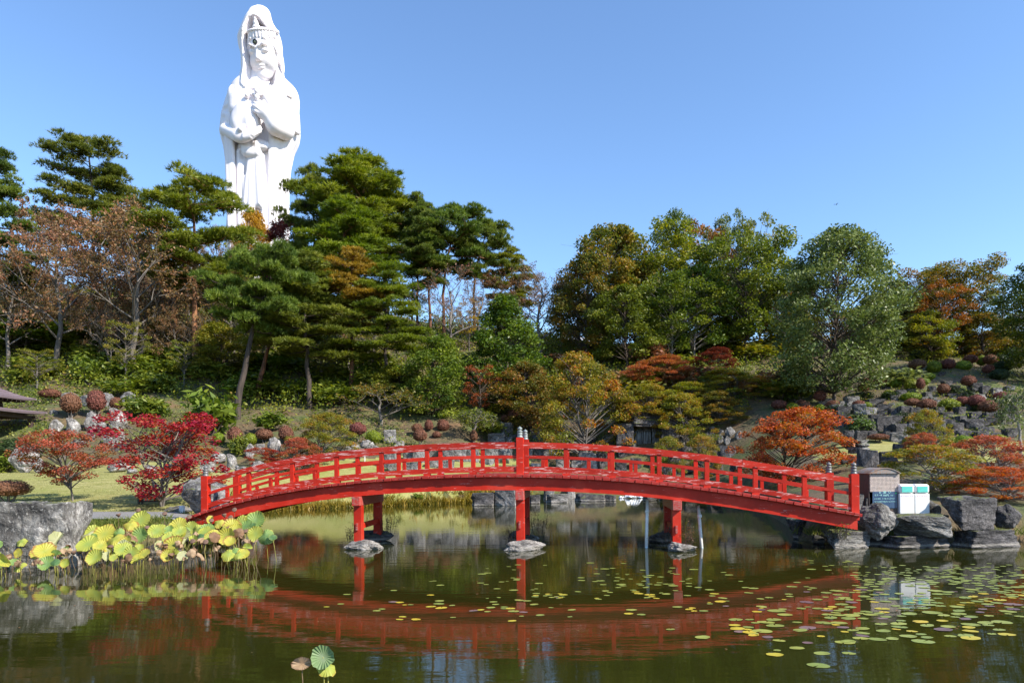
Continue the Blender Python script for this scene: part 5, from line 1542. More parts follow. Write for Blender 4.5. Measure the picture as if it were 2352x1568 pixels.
mid([(1200, 1130, 150, 100), (1340, 1060, 150, 120), (875, 1155, 150, 60), (1480, 1110, 130, 80)], 'b', 'dark', 'r6', **R3)
def course(py, x0, x1, area):
    px = x0
    while px < x1:
        w = rng.uniform(24, 44); h = rng.uniform(16, 26)
        q = py + rng.uniform(-4, 4)
        if all(abs(r_[0] - px) > 15 or abs(r_[1] - q) > 11 for r_ in rocks) and all(abs(s_[0] - px) > 13 or abs(s_[1] - q) > 9 for s_ in shr):
            rock(px, q, w, h, 'b', rng.choice(('dark', 'dark', 'grey')), area)
        px += w * 0.85
course(897, 2040, 2350, 'w1'); course(922, 1900, 2350, 'w2'); course(941, 1890, 2350, 'w3'); course(962, 1900, 2350, 'w4'); course(984, 1920, 2340, 'w5'); course(1004, 1950, 2345, 'w6')
rock(1722.7 + 950 / 3.737, 746.5 + 1030 / 3.737, 56, 46, 'L', 'grey', label='large layered grey boulder by the lawn behind the right bridge end', Y=30)
rock(1722.7 + 1030 / 3.737, 746.5 + 1120 / 3.737, 40, 44, 'b', 'dark', label='upright dark boulder in front of the layered one', Y=27)
for area, fmt in [('lu', '{} rounded grey stone among the brown shrubs at upper left'), ('lm', '{} standing stone in the middle row behind the russet maple'), ('ll', '{} stone in the lower row behind the russet maple'),
                  ('lb', '{} pale block at the back edge of the left lawn'), ('bl', '{} pale craggy rock behind the left handrail of the bridge'), ('m1', '{} pale rock beside the clipped shrubs above the left handrail'),
                  ('m2', '{} grey block seen through the left half of the railing'), ('m3', '{} grey block just left of the centre bridge posts'), ('m4', '{} dark block just right of the centre bridge posts'),
                  ('m5', '{} block seen through the railing right of the centre post'), ('m6', '{} dark block behind the right half of the bridge railing'), ('cl', '{} rounded stone in the cliff wall by the waterfall'),
                  ('wl', '{} stone along the far waterline under the bridge'), ('r1', '{} dark rock among the upper shrubs of the right slope'), ('r2', '{} small grey rock among the middle shrubs of the right slope'),
                  ('r3', '{} dark rock below the middle shrubs of the right slope'), ('r4', '{} big dark rock in the wall across the right slope'), ('r5', '{} dark rock at the foot of the right slope wall'), ('r6', '{} dark rock beside the right lawn strip'), ('w1', '{} stone in the highest terrace course of the right slope'), ('w2', '{} stone in the second terrace course of the right slope'), ('w3', '{} stone in the third terrace course of the right slope'),
                  ('w4', '{} stone in the fourth terrace course of the right slope'), ('w5', '{} stone in the fifth terrace course of the right slope'), ('w6', '{} stone in the lowest terrace course above the right lawn')]:
    it = [(r[0], r[3]) for r in rocks if r[2] == area]
    ordinal_labels(it, fmt)
# near shore
def shore(px, pyc, w, h, kind, mat, Y, label, depth=0.8, rz=None):
    return rock(px, pyc, w, h, kind, mat, Y=Y, label=label, depth=depth, rz=rz)
shore(80, 1228, 178, 165, 'B', 'lich', 16.2, 'huge lichen stained boulder at the left edge behind the lotus', 0.7, 0.1)
shore(465, 1137, 114, 92, 'R', 'grey', 22.0, 'big grey boulder behind the left bridge post', 0.8)
shore(402, 1172, 60, 22, 'R', 'grey', 23.4, 'low grey rock at the foot of the crimson maple', 0.8)
shore(2022, 1195, 94, 82, 'R', 'lich', 18.1, 'round mottled boulder below the fish food kiosk', 0.75)
shore(2130, 1206, 116, 46, 'B', 'lich', 18.0, 'flat topped mottled boulder below the white litter bins', 0.6)
shore(2232, 1178, 118, 70, 'B', 'dark', 18.3, 'large dark boulder right of the white litter bins', 0.7)
shore(2325, 1190, 60, 60, 'R', 'dark', 18.6, 'dark boulder at the right picture edge', 0.8)
shore(1950, 1239, 108, 40, 'B', 'lich', 18.3, 'pale edged boulder at the waterline under the right bridge end', 0.55)
shore(2118, 1243, 150, 30, 'B', 'dark', 18.2, 'long low stone at the waterline below the litter bins', 0.4)
shore(2280, 1238, 140, 46, 'B', 'dark', 18.2, 'long dark stone at the waterline at far right', 0.45)
shore(2022, 1246, 50, 26, 'B', 'dark', 18.6, 'small dark stone at the waterline below the round boulder', 0.7)
shore(1884, 1238, 34, 24, 'R', 'dark', 19.2, 'small dark rock in the shade under the right bridge end', 0.8)
shore(1850, 1222, 70, 60, 'B', 'dark', 20.6, 'dark rock in the shadow below the right bridge end', 0.8)
shore(2150, 1166, 36, 40, 'R', 'grey', 19.2, 'grey rock half hidden behind the right litter bin', 0.8)
for px, w, h, lb in [(1978, 18, 34, 'taller rough stone pillar beside the white lantern'), (1995, 14, 26, 'shorter stone pillar left of the kiosk sign')]:
    rock(px, 1155 - h / 2 + 12, w, h, 's', 'grey', Y=18.9, label=lb, name='stone_pillar', rz=0.1)
# stones that carry the bridge piers
for k, px in enumerate((824, 1195.5, 1553)):
    x = bridge_x(px, 1180)
    nm = ('left', 'middle', 'right')[k]
    p = BO + BA * x
    for y, m, W, Hh, lb in ((-BHW, 'pale', 1.05 if k != 1 else 1.25, 0.42, 'pale stone islet under the near column of the %s bridge pier'), (BHW, 'dark', 1.15, 0.5, 'dark stone islet under the far column of the %s bridge pier')):
        q = p + BN * (y - (0.1 if y < 0 else -0.1))
        o = link('pier_stone', RK['R'][(k + (y > 0)) % 4], RM[m], None, (q.x + (0.12 if y < 0 else -0.1), q.y, -0.16), (0, 0, 0.4 * k), (W, 0.8, Hh))
        tag(o, lb % nm, 'stone', 'stones under the bridge piers')
q = BO + BA * (bridge_x(824, 1180) + 0.45) - BN * 1.0
tag(link('pier_stone', RK['R'][2], RM['pale'], None, (q.x, q.y, -0.14), (0, 0, 0.2), (0.6, 0.5, 0.36)), 'smaller pale stone touching the left bridge pier islet', 'stone', 'stones under the bridge piers')
# ------------------------------------------------------------------ undergrowth, grass, reeds (nobody could count them)
def inpix(P, poly):
    q = np.array([topix(p) for p in P])
    return inpoly(q[:, 0], q[:, 1], poly)
def scatter_leaves(rs, P, per, spread, leaf, up=0.3, hgt=0.5):
    C = np.repeat(P, per, axis=0) + rs.normal(size=(len(P) * per, 3)) * np.array([spread, spread, hgt * 0.5]) + np.array([0, 0, hgt * 0.45])
    u, w, _ = rot_frames(rs, len(C), up)
    L = leaf * rs.uniform(0.6, 1.3, len(C))
    T = np.clip(np.repeat(rs.normal(0.5, 0.16, len(P)), per) + rs.normal(size=len(C)) * 0.1, 0, 1)
    V, F = leaf_quads(C, u, w, L, L * 0.6)
    return V, F, T
def slope_points(rs, n, poly, y0, y1, shape=None):
    """random spots of the hillside whose place in the world is spread evenly, kept where the region holds"""
    x = rs.uniform(-75, 75, n * 6); y = rs.uniform(y0, y1, n * 6)
    z = H(x, y)
    P = np.stack([x, y, z], 1)
    k = inpix(P, poly)
    if shape is not None: k &= (np.sin(x * 0.5 + 1) + np.sin(y * 0.6 + x * 0.3) + rs.normal(size=len(x)) * 0.7) > shape
    return P[k][:n]
rs = np.random.RandomState(8)
LM['under'] = leafmat('undergrowth_leaves', [(0.05, (0.04, 0.065, 0.008)), (0.45, (0.145, 0.175, 0.018)), (0.75, (0.29, 0.29, 0.035)), (0.95, (0.33, 0.22, 0.05))], 0.35)
LM['vine'] = leafmat('vine_leaves', [(0.05, (0.04, 0.07, 0.012)), (0.5, (0.14, 0.19, 0.03)), (0.95, (0.33, 0.33, 0.06))], 0.4)
LM['reed'] = leafmat('yellow_reeds', [(0.05, (0.08, 0.10, 0.012)), (0.5, (0.26, 0.22, 0.025)), (0.95, (0.42, 0.31, 0.05))], 0.4)
LM['turf'] = leafmat('rough_grass', [(0.05, (0.05, 0.08, 0.012)), (0.5, (0.15, 0.18, 0.03)), (0.95, (0.30, 0.27, 0.08))], 0.4)
LM['dryweed'] = leafmat('dry_weeds', [(0.05, (0.02, 0.02, 0.01)), (0.5, (0.06, 0.045, 0.025)), (0.95, (0.13, 0.07, 0.035))], 0.3)

LEFT = [(-200, 660), (100, 640), (420, 620), (700, 680), (950, 740), (1150, 760), (1300, 780), (1300, 935), (1060, 975), (760, 960), (500, 965), (430, 930), (330, 915), (-200, 905)]
P = slope_points(rs, 5200, LEFT, 48, 96)
V, F, T = scatter_leaves(rs, P, 15, 0.42, 0.24, 0.3, 1.0)
tag(link('undergrowth', np_mesh('undergrowth', V, F, False, T), LM['under']), kind='stuff')
MIDR = [(1250, 800), (1800, 800), (1780, 900), (1700, 960), (1450, 960), (1270, 960)]
P = slope_points(rs, 2600, MIDR, 48, 80)
V, F, T = scatter_leaves(rs, P, 13, 0.4, 0.22, 0.3, 0.8)
RG = [(1780, 800), (2360, 770), (2500, 1010), (1900, 1015), (1780, 960)]
P = slope_points(rs, 3200, RG, 36, 80, -0.4)
V2, F2, T2 = scatter_leaves(rs, P, 11, 0.28, 0.13, 0.4, 0.28)
tag(link('undergrowth', np_mesh('undergrowth', np.concatenate([V, V2]), np.concatenate([F, F2 + len(V)]), False, np.concatenate([T, T2])), LM['under']), kind='stuff')
TERR = [(60, 880), (420, 900), (560, 960), (1100, 960), (1440, 960), (1440, 1045), (1230, 1045), (700, 1050), (450, 1040), (60, 1040)]
P = slope_points(rs, 2900, TERR, 40, 60, 0.2)
V, F, T = scatter_leaves(rs, P, 11, 0.28, 0.15, 0.35, 0.35)
tag(link('ground_cover', np_mesh('ground_cover', V, F, False, T), LM['vine']), kind='stuff')
# ivy on the slope left of the russet maple
P = slope_points(rs, 900, [(-80, 915), (110, 905), (130, 990), (100, 1010), (-80, 1008)], 43, 54)
V, F, T = scatter_leaves(rs, P, 14, 0.3, 0.17, 0.1, 0.5)
tag(link('ivy', np_mesh('ivy', V, F, False, T), LM['vine']), kind='stuff')

def blades(rs, P, per, h, w, lean=0.4, spread=0.12):
    n = len(P) * per
    B = np.repeat(P, per, axis=0) + rs.normal(size=(n, 3)) * np.array([spread, spread, 0])
    d = rs.normal(size=(n, 3)) * lean; d[:, 2] = 1
    d /= np.linalg.norm(d, axis=1)[:, None]
    hh = h * rs.uniform(0.5, 1.2, n)[:, None]
    s = np.cross(d, rs.normal(size=(n, 3))); s /= np.linalg.norm(s, axis=1)[:, None]
    m = B + d * hh * 0.55
    tp = B + d * hh + rs.normal(size=(n, 3)) * np.array([0.25, 0.25, 0.05]) * hh
    V = np.stack([B - s * w, B + s * w, m + s * w * 0.8, tp, m - s * w * 0.8], 1)
    idx = np.arange(n)[:, None] * 5
    F = np.concatenate([idx + np.array([[0, 1, 2]]), idx + np.array([[0, 2, 4]]), idx + np.array([[4, 2, 3]])])
    T = np.tile(np.clip(np.repeat(rs.normal(0.5, 0.17, len(P)), per) + rs.normal(size=n) * 0.12, 0, 1), 3)
    return V.reshape(-1, 3), F, T
def along(pts, n, rs, wid=0.5):
    pts = np.asarray(pts, float)
    seg = np.linalg.norm(np.diff(pts, axis=0), axis=1); cum = np.concatenate([[0], np.cumsum(seg)])
    t = rs.uniform(0, cum[-1], n)
    x = np.interp(t, cum, pts[:, 0]) + rs.normal(size=n) * wid * 0.5; y = np.interp(t, cum, pts[:, 1]) + rs.normal(size=n) * wid * 0.5
    return np.stack([x, y, np.maximum(H(x, y), 0.0) - 0.03], 1)
P = along([(-9.1, 21.5), (-11.7, 26.2), (-13.5, 32.6), (-12.2, 35.2), (-8, 37.2), (-2.6, 40.2), (-1.4, 42.1), (1, 42.8)], 850, rs, 0.55)
V, F, T = blades(rs, P, 12, 0.50, 0.022, 0.5)
tag(link('reeds', np_mesh('reeds', V, F, False, T), LM['reed']), kind='stuff')
P = along([(-14.4, 16.7), (-11.3, 18.4), (-10.2, 19.3), (-9.9, 19.8)], 420, rs, 0.8)
V, F, T = blades(rs, P, 10, 0.28, 0.010, 0.5, 0.15)
P = along([(-34, 22.95), (-9.8, 22.9)], 420, rs, 0.25)
V2, F2, T2 = blades(rs, P, 9, 0.13, 0.008, 0.5)
tag(link('bank_grass', np_mesh('bank_grass', np.concatenate([V, V2]), np.concatenate([F, F2 + len(V)]), False, np.concatenate([T, T2])), LM['turf']), kind='stuff')
# short lawn blades where the lawn is nearest
x = rs.uniform(-32, -9.9, 9000); y = 22.9 + rs.uniform(0, 1, 9000) ** 1.4 * 14
k = np.zeros(len(x), bool)
for Lw in LAWNS: k |= inpoly(x, y, Lw)
P = np.stack([x[k], y[k], H(x[k], y[k])], 1)
V, F, T = blades(rs, P, 5, 0.05, 0.007, 0.8, 0.12)
LM['lawnb'] = leafmat('lawn_blades', [(0.05, (0.17, 0.18, 0.05)), (0.5, (0.33, 0.30, 0.12)), (0.95, (0.46, 0.40, 0.20))], 0.3)
tag(link('lawn_grass', np_mesh('lawn_grass', V, F, False, T), LM['lawnb']), kind='stuff')
# grass between the near right shore stones
P = along([(8.3, 19.3), (11, 18.95), (15, 18.9), (19, 18.8)], 120, rs, 0.5); P[:, 2] = np.maximum(P[:, 2], 0.25)
V, F, T = blades(rs, P, 12, 0.3, 0.010, 0.5, 0.1)
tag(link('bank_grass', np_mesh('bank_grass', V, F, False, T), LM['turf']), kind='stuff')

# saplings and bushes in the undergrowth, one object each
def sprinkle(key, name, label, cat, group, spots, leaf, bark, names=('trunk', 'crown')):
    for px, foot, top, w in spots:
        tree(key, name, label, px, top, w, leaf, bark, foot, None, cat, group, None, names)
r2 = random.Random(4)
def spots(n, x0, x1, f0, f1, h0, h1, w0, w1):
    o = []
    for i in range(n):
        px = x0 + (x1 - x0) * (i + r2.random()) / n; f = r2.uniform(f0, f1); h = r2.uniform(h0, h1)
        o.append((px, f, f - h, r2.uniform(w0, w1)))
    return o
def sprinkle2(key, name, fmt, cat, group, sp, leaf, names=('trunk', 'crown'), bark='grey'):
    it = [(q[0], tree(key, name, 'x', q[0], q[2], q[3], leaf, bark, q[1], None, cat, group, None, names)) for q in sp]
    ordinal_labels(it, fmt)
SL, BF = 'saplings in the left undergrowth', ('stem', 'foliage')
sprinkle2('bare_c', 'sapling', '{} thin grey almost leafless sapling in the left undergrowth', 'tree', SL, spots(14, 20, 700, 770, 880, 110, 190, 70, 120), 'rust')
sprinkle2('bare_b', 'sapling', '{} bushy russet sapling in the left undergrowth', 'tree', SL, spots(13, 0, 560, 720, 860, 120, 200, 110, 170), 'rust')
sprinkle2('thin', 'sapling', '{} leafy yellow green sapling in the left undergrowth', 'tree', SL, spots(14, 0, 950, 760, 900, 90, 160, 70, 120), 'olive')
sprinkle2('bushl', 'bush', '{} yellow green bush on the slope left of the leaning pine', 'bush', 'bushes on the left slope', spots(14, -20, 520, 800, 925, 30, 55, 60, 110), 'lime', BF)
sprinkle2('bushl', 'bush', '{} yellow green bush between leaning pine and green cone tree', 'bush', 'bushes on the left slope', spots(12, 530, 1060, 820, 935, 30, 55, 60, 110), 'lime', BF)
sprinkle2('bush0', 'bush', '{} deep green bush on the slope left of the leaning pine', 'bush', 'bushes on the left slope', spots(14, -20, 520, 750, 915, 35, 60, 70, 120), 'green', BF)
sprinkle2('bush0', 'bush', '{} deep green bush on the slope under the bluish pine', 'bush', 'bushes on the left slope', spots(8, 560, 900, 840, 930, 35, 60, 70, 120), 'green', BF)
sprinkle2('bush1', 'bush', '{} russet bush under the right wood', 'bush', 'bushes under the right wood', spots(12, 1290, 1790, 830, 930, 30, 60, 60, 110), 'rust', BF)
sprinkle2('bush2', 'bush', '{} olive bush under the right wood left of the dark trunk', 'bush', 'bushes under the right wood', spots(13, 1270, 1700, 805, 935, 30, 60, 60, 120), 'olive', BF)
sprinkle2('bush2', 'bush', '{} olive bush right of the dark trunk', 'bush', 'bushes under the right wood', spots(6, 1715, 1850, 810, 935, 30, 60, 60, 120), 'olive', BF)
sprinkle2('bush1', 'bush', '{} dark bush on the crest behind the right slope', 'bush', 'bushes on the right crest', spots(14, 1780, 2350, 782, 812, 20, 36, 50, 90), 'oak', BF)
sprinkle2('bush0', 'bush', '{} low green plant among the stones of the right slope', 'bush', 'low plants on the right slope', spots(14, 1850, 2340, 900, 1000, 14, 26, 30, 55), 'clip_dark', BF)
for px, foot, top, w, lf, lb in [(485, 1000, 900, 115, 'lime', 'bright green bush with feathery upright sprays on the slope foot'), (2060, 885, 845, 110, 'grey', 'pale green creeper bush among the right clipped shrubs'), (1975, 990, 960, 60, 'grey', 'pale leafy plant at the foot of the right wall'),
                                  (620, 985, 945, 70, 'lime', 'round lime bush at the foot of the leaning pine'), (330, 960, 905, 80, 'lime', 'ferny green bush right of the brown ball shrubs'), (360, 955, 915, 60, 'green', 'second ferny bush left of the feathery bush'),
                                  (15, 1085, 1045, 60, 'lime', 'leafy yellow green bush before the pale block at far left'), (960, 1150, 1132, 26, 'lime', 'low leafy water plant at the far lawn bank'), (1100, 1158, 1128, 34, 'grey', 'grey green rounded plant at the far bank left of the stones'),
                                  (548, 1045, 1000, 40, 'lime', 'green creeper hanging over the pale craggy rocks'), (1130, 1000, 965, 55, 'lime', 'lime leafy plant on the stones left of the centre posts'),
                                  (1560, 1235, 1205, 40, 'dryweed', 'x'), (2005, 1195, 1160, 60, 'clip_green', 'x')]:
    if lb != 'x': tree('bushl' if lf == 'lime' else 'bush0', 'bush', lb, px, top, w, lf, 'brown', foot, None, 'bush', None, None, ('stem', 'foliage'))

# weeds on the pier islets
def weeds(name, label, p, h, r, n, leaf, seed):
    q = np.random.RandomState(seed)
    e = empty(name, p)
    tag(e, label, 'weed')
    wd = Wood(); tips = []
    for i in range(n):
        a = q.uniform(0, 6.28); rr = r * math.sqrt(q.uniform())
        t = np.array([math.cos(a) * rr * 1.5, math.sin(a) * rr * 1.5, h * q.uniform(0.5, 1)])
        pts = curve((math.cos(a) * rr, math.sin(a) * rr, -0.05), t, q, 0.1, 4)
        wd.tube(pts, 0.005, 0.003, 3)
        for _ in range(6):
            s = lerp_path(pts, q.uniform(0.35, 1)); e2 = s + q.normal(size=3) * 0.06
            wd.tube(np.array([s, (s + e2) / 2, e2]), 0.003, 0.002, 3); tips.append(e2)
    link('stems', wd.mesh('stems'), BK['brown'], e)
    C = np.repeat(np.array(tips), 2, axis=0) + q.normal(size=(len(tips) * 2, 3)) * 0.02
    u, w, _ = rot_frames(q, len(C), 0.2)
    V, F = leaf_quads(C, u, w, 0.035, 0.02)
    link('leaves', np_mesh('leaves', V, F, False, q.uniform(0, 1, len(F))), LM[leaf], e)
for k, px in enumerate((824, 1195.5, 1553)):
    x = bridge_x(px, 1180); nm = ('left', 'middle', 'right')[k]
    b0 = BO + BA * x
    p = b0 + BN * (BHW + 0.1) + BA * (0.35 if k == 1 else 0.25); weeds('weed_clump', 'dry weeds on the dark far islet of the %s bridge pier' % nm, (p.x, p.y, 0.26), 0.6, 0.3, 26, 'dryweed', 5 + k)
    p = b0 - BN * (BHW - 0.25) - BA * (0.30 if k != 2 else 0.28); weeds('weed_clump', 'thin dry weeds left of the near column of the %s bridge pier' % nm, (p.x, p.y, 0.18), 0.5, 0.14, 12, 'dryweed', 15 + k)
p = BO + BA * (bridge_x(1553, 1180) + 0.32) - BN * BHW; weeds('weed_clump', 'reddish tall dry weeds right of the right pier column', (p.x, p.y, 0.12), 0.62, 0.12, 16, 'rust', 31)
p = at(1925, 1212, 18.0); weeds('fern_clump', 'green ferny weeds under the right end of the girder', (p.x, p.y, 0.35), 0.4, 0.28, 30, 'vine', 33)
p = at(455, 1192, 19.5); weeds('weed_clump', 'dry brown creeper at the left end of the bridge deck', (p.x, p.y, 0.62), 0.35, 0.25, 22, 'dryweed', 34)

# ------------------------------------------------------------------ stone kerb along the path
kb = empty('stone_kerb', (-11, 20, 0))
tag(kb, 'low kerb of dark rough stones along the path edge at left', 'kerb')
x = -16.5; r3 = random.Random(12)
while x < -8.9:
    w = r3.uniform(0.42, 0.75)
    y0 = 20.2 - 0.7 * max(0, (x + w / 2 + 10.5)) * 0.5
    o = link('kerb_stone', RK['b'][r3.randrange(7)], RM['grey'], kb, (x + w / 2 + 11, y0 - 0.08 - 20, 0.22 + r3.uniform(-0.02, 0.02)), (0, 0, r3.uniform(-0.06, 0.06)), (w * 1.04, 0.45, 0.40))
    x += w
r3 = random.Random(13)
for i in range(11):
    t = i / 10
    px = -13.2 + 4.0 * t; py = 15.75 + 3.0 * t ** 0.9
    o = link('boulder', RK['r'][r3.randrange(5)], RM['dark'], None, (px + r3.uniform(-.15, .15), py + r3.uniform(-.15, .15), -0.15), (0, 0, r3.uniform(0, 6)), (r3.uniform(0.5, 0.9), 0.6, r3.uniform(0.42, 0.62)))
    tag(o, 'dark waterside stone behind the lotus leaves at left', 'boulder', 'dark stones behind the lotus')

# ------------------------------------------------------------------ lotus
def lotusmat(name, c0, c1, rim):
    m, nt, bs = newmat(name)
    tc = nt.nodes.new('ShaderNodeTexCoord')
    ln = nt.nodes.new('ShaderNodeVectorMath'); ln.operation = 'LENGTH'
    nt.links.new(tc.outputs['Object'], ln.inputs[0])
    n = nz(nt, 5, 4, 0.6)
    ad = nt.nodes.new('ShaderNodeMath'); ad.operation = 'MULTIPLY_ADD'; ad.inputs[1].default_value = 0.55
    nt.links.new(n.outputs[0], ad.inputs[0]); nt.links.new(ln.outputs['Value'], ad.inputs[2])
    oi = nt.nodes.new('ShaderNodeObjectInfo')
    a2 = nt.nodes.new('ShaderNodeMath'); a2.operation = 'MULTIPLY_ADD'; a2.inputs[1].default_value = 0.35
    nt.links.new(oi.outputs['Random'], a2.inputs[0]); nt.links.new(ad.outputs[0], a2.inputs[2])
    m9 = nt.nodes.new('ShaderNodeMath'); m9.operation = 'MULTIPLY'; m9.inputs[1].default_value = 0.62
    nt.links.new(a2.outputs[0], m9.inputs[0])
    r = ramp(nt, m9.outputs[0], [(0.25, c0), (0.62, c1), (0.86, c1), (0.97, rim)])
    nt.links.new(r.outputs[0], bs.inputs['Base Color'])
    bs.inputs['Roughness'].default_value = 0.55
    # radial veins
    sx = nt.nodes.new('ShaderNodeSeparateXYZ'); nt.links.new(tc.outputs['Object'], sx.inputs[0])
    at2 = nt.nodes.new('ShaderNodeMath'); at2.operation = 'ARCTAN2'
    nt.links.new(sx.outputs[1], at2.inputs[0]); nt.links.new(sx.outputs[0], at2.inputs[1])
    m1 = nt.nodes.new('ShaderNodeMath'); m1.operation = 'MULTIPLY'; m1.inputs[1].default_value = 20
    nt.links.new(at2.outputs[0], m1.inputs[0])
    sn = nt.nodes.new('ShaderNodeMath'); sn.operation = 'SINE'; nt.links.new(m1.outputs[0], sn.inputs[0])
    bump(nt, bs, sn.outputs[0], 0.35, 0.03)
    tr = nt.nodes.new('ShaderNodeBsdfTranslucent'); nt.links.new(r.outputs[0], tr.inputs['Color'])
    mx = nt.nodes.new('ShaderNodeMixShader'); mx.inputs[0].default_value = 0.35
    nt.links.new(bs.outputs[0], mx.inputs[1]); nt.links.new(tr.outputs[0], mx.inputs[2])
    nt.links.new(mx.outputs[0], [q for q in nt.nodes if q.type == 'OUTPUT_MATERIAL'][0].inputs['Surface'])
    return m
LT = {'y': lotusmat('lotus_leaf_yellow', (0.36, 0.42, 0.07), (0.50, 0.46, 0.065), (0.34, 0.17, 0.04)), 'g': lotusmat('lotus_leaf_green', (0.16, 0.30, 0.10), (0.24, 0.36, 0.09), (0.42, 0.40, 0.07)),
      'yg': lotusmat('lotus_leaf_yellow_green', (0.30, 0.41, 0.09), (0.42, 0.45, 0.07), (0.46, 0.32, 0.05)), 'p': lotusmat('lotus_leaf_underside', (0.50, 0.50, 0.28), (0.46, 0.46, 0.22), (0.40, 0.30, 0.12)),
      'dg': lotusmat('lotus_leaf_dark_green', (0.05, 0.13, 0.05), (0.09, 0.19, 0.06), (0.20, 0.24, 0.06)),
      'c': lotusmat('lotus_leaf_dead_brown', (0.20, 0.11, 0.06), (0.30, 0.17, 0.09), (0.12, 0.06, 0.03)),
      'n': lotusmat('lotus_leaf_pale_green', (0.30, 0.38, 0.20), (0.20, 0.30, 0.12), (0.26, 0.30, 0.08)),
      'b': lotusmat('lotus_leaf_dry', (0.36, 0.23, 0.13), (0.50, 0.34, 0.20), (0.26, 0.14, 0.07))}
def lotus_leaf_mesh(seed, kind):
    r = random.Random(seed)
    n, kr = 26, 6
    V, F = [(0, 0, 0)], []
    for j in range(1, kr + 1):
        q = j / kr
        for i in range(n):
            a = 2 * PI * i / n
            rr = q * (1 + 0.05 * math.sin(a * 3 + seed) * q + (0.05 * math.sin(a * 9 + seed * 2) + r.uniform(-0.03, 0.03)) * (q > 0.9))
            x, y = rr * math.cos(a), rr * math.sin(a)
            if kind == 'flat': z = 0.14 * q * q + 0.07 * math.sin(a * 5 + seed) * q ** 3
            elif kind == 'dish': z = 0.35 * q * q + 0.10 * math.sin(a * 4 + seed) * q ** 3
            elif kind == 'droop': z = -0.40 * q * q + 0.16 * math.sin(a * 4 + seed) * q * q
            elif kind == 'fold':
                z = 0.75 * abs(y) ** 1.3 + 0.08 * math.sin(a * 5 + seed) * q; y *= 0.62
            else:
                z = -0.9 * q ** 1.2 + 0.22 * math.sin(a * 5 + seed) * q; x *= 0.62 - 0.1 * q; y *= 0.62; x += 0.10 * math.sin(a * 7) * q
            V.append((x, y, z))
    for i in range(n): F.append((0, 1 + i, 1 + (i + 1) % n))
    for j in range(kr - 1):
        for i in range(n):
            b = 1 + j * n
            F.append((b + i, b + n + i, b + n + (i + 1) % n, b + (i + 1) % n))
    me = bpy.data.meshes.new('leaf')
    me.from_pydata(V, [], F)
    me.polygons.foreach_set('use_smooth', [True] * len(me.polygons))
    me.update()
    return me
LL = {k: [lotus_leaf_mesh(200 + 7 * i + j, k) for j in range(2)] for i, k in enumerate(('flat', 'dish', 'droop', 'fold', 'dry'))}
stemM = plain('lotus_stem_yellow', (0.30, 0.28, 0.06), 0.6, 0, 0.3, 9); stemB = plain('lotus_stem_brown', (0.14, 0.09, 0.045), 0.7, 0, 0.3, 9)
lot = []
r4 = random.Random(21)
def lotus(px, py, w, c, kind, Y, tilt=None, label=None, group='lotus leaves along the left bank', face=None):
    p = at(px, py, Y)
    R_ = w / FPX * Y / 2
    e = empty('lotus_leaf', (p.x, p.y, 0))
    tag(e, label or 'x', 'lotus leaf', group)
    top = Vector((r4.uniform(-.05, .05), r4.uniform(-.05, .05), 0)) if face is None else Vector((0, 0, 0))
    zz = max(p.z, 0.05)
    st = MB().tube([(top.x * 3 + r4.uniform(-.1, .1), 0.05, -0.5), (top.x, 0.03, zz * 0.5), (0, 0, zz)], [0.007, 0.006, 0.005], 5).build('stem', stemM if c not in 'bc' else stemB, e, smooth=True)
    lf = link('leaf', r4.choice(LL[kind]), LT[c], e, (0, 0, zz))
    lf.scale = (R_, R_, R_)
    tx = r4.uniform(0.65, 1.3) if tilt is None else tilt           # towards the viewer
    ty = r4.uniform(-0.45, 0.45) if face is None else face
    lf.rotation_euler = Matrix.Rotation(ty, 3, 'Y').to_4x4().to_3x3().__matmul__(Matrix.Rotation(tx, 3, 'X') @ Matrix.Rotation(r4.uniform(0, 6.28), 3, 'Z')).to_euler()
    lot.append((px, py, c, kind, e))
    return e
A_ = [(110, 540, 200, 'y', 'flat'), (700, 800, 280, 'y', 'flat'), (890, 620, 230, 'p', 'fold'), (60, 960, 230, 'y', 'fold'), (1640, 530, 280, 'y', 'flat'), (1790, 600, 230, 'y', 'droop'), (1380, 690, 280, 'yg', 'flat'), (1570, 720, 170, 'y', 'flat'),
      (1930, 770, 220, 'yg', 'flat'), (1500, 900, 230, 'yg', 'dish'), (1680, 880, 150, 'p', 'fold'), (1780, 900, 110, 'yg', 'flat'), (2060, 840, 210, 'yg', 'flat'), (1980, 660, 190, 'y', 'dish'), (1460, 590, 120, 'g', 'flat'), (1850, 520, 150, 'g', 'droop'),
      (2250, 850, 200, 'y', 'flat'), (-30, 700, 120, 'g', 'flat'), (-60, 900, 160, 'yg', 'flat'), (330, 640, 140, 'yg', 'droop'), (860, 960, 120, 'dg', 'droop')]
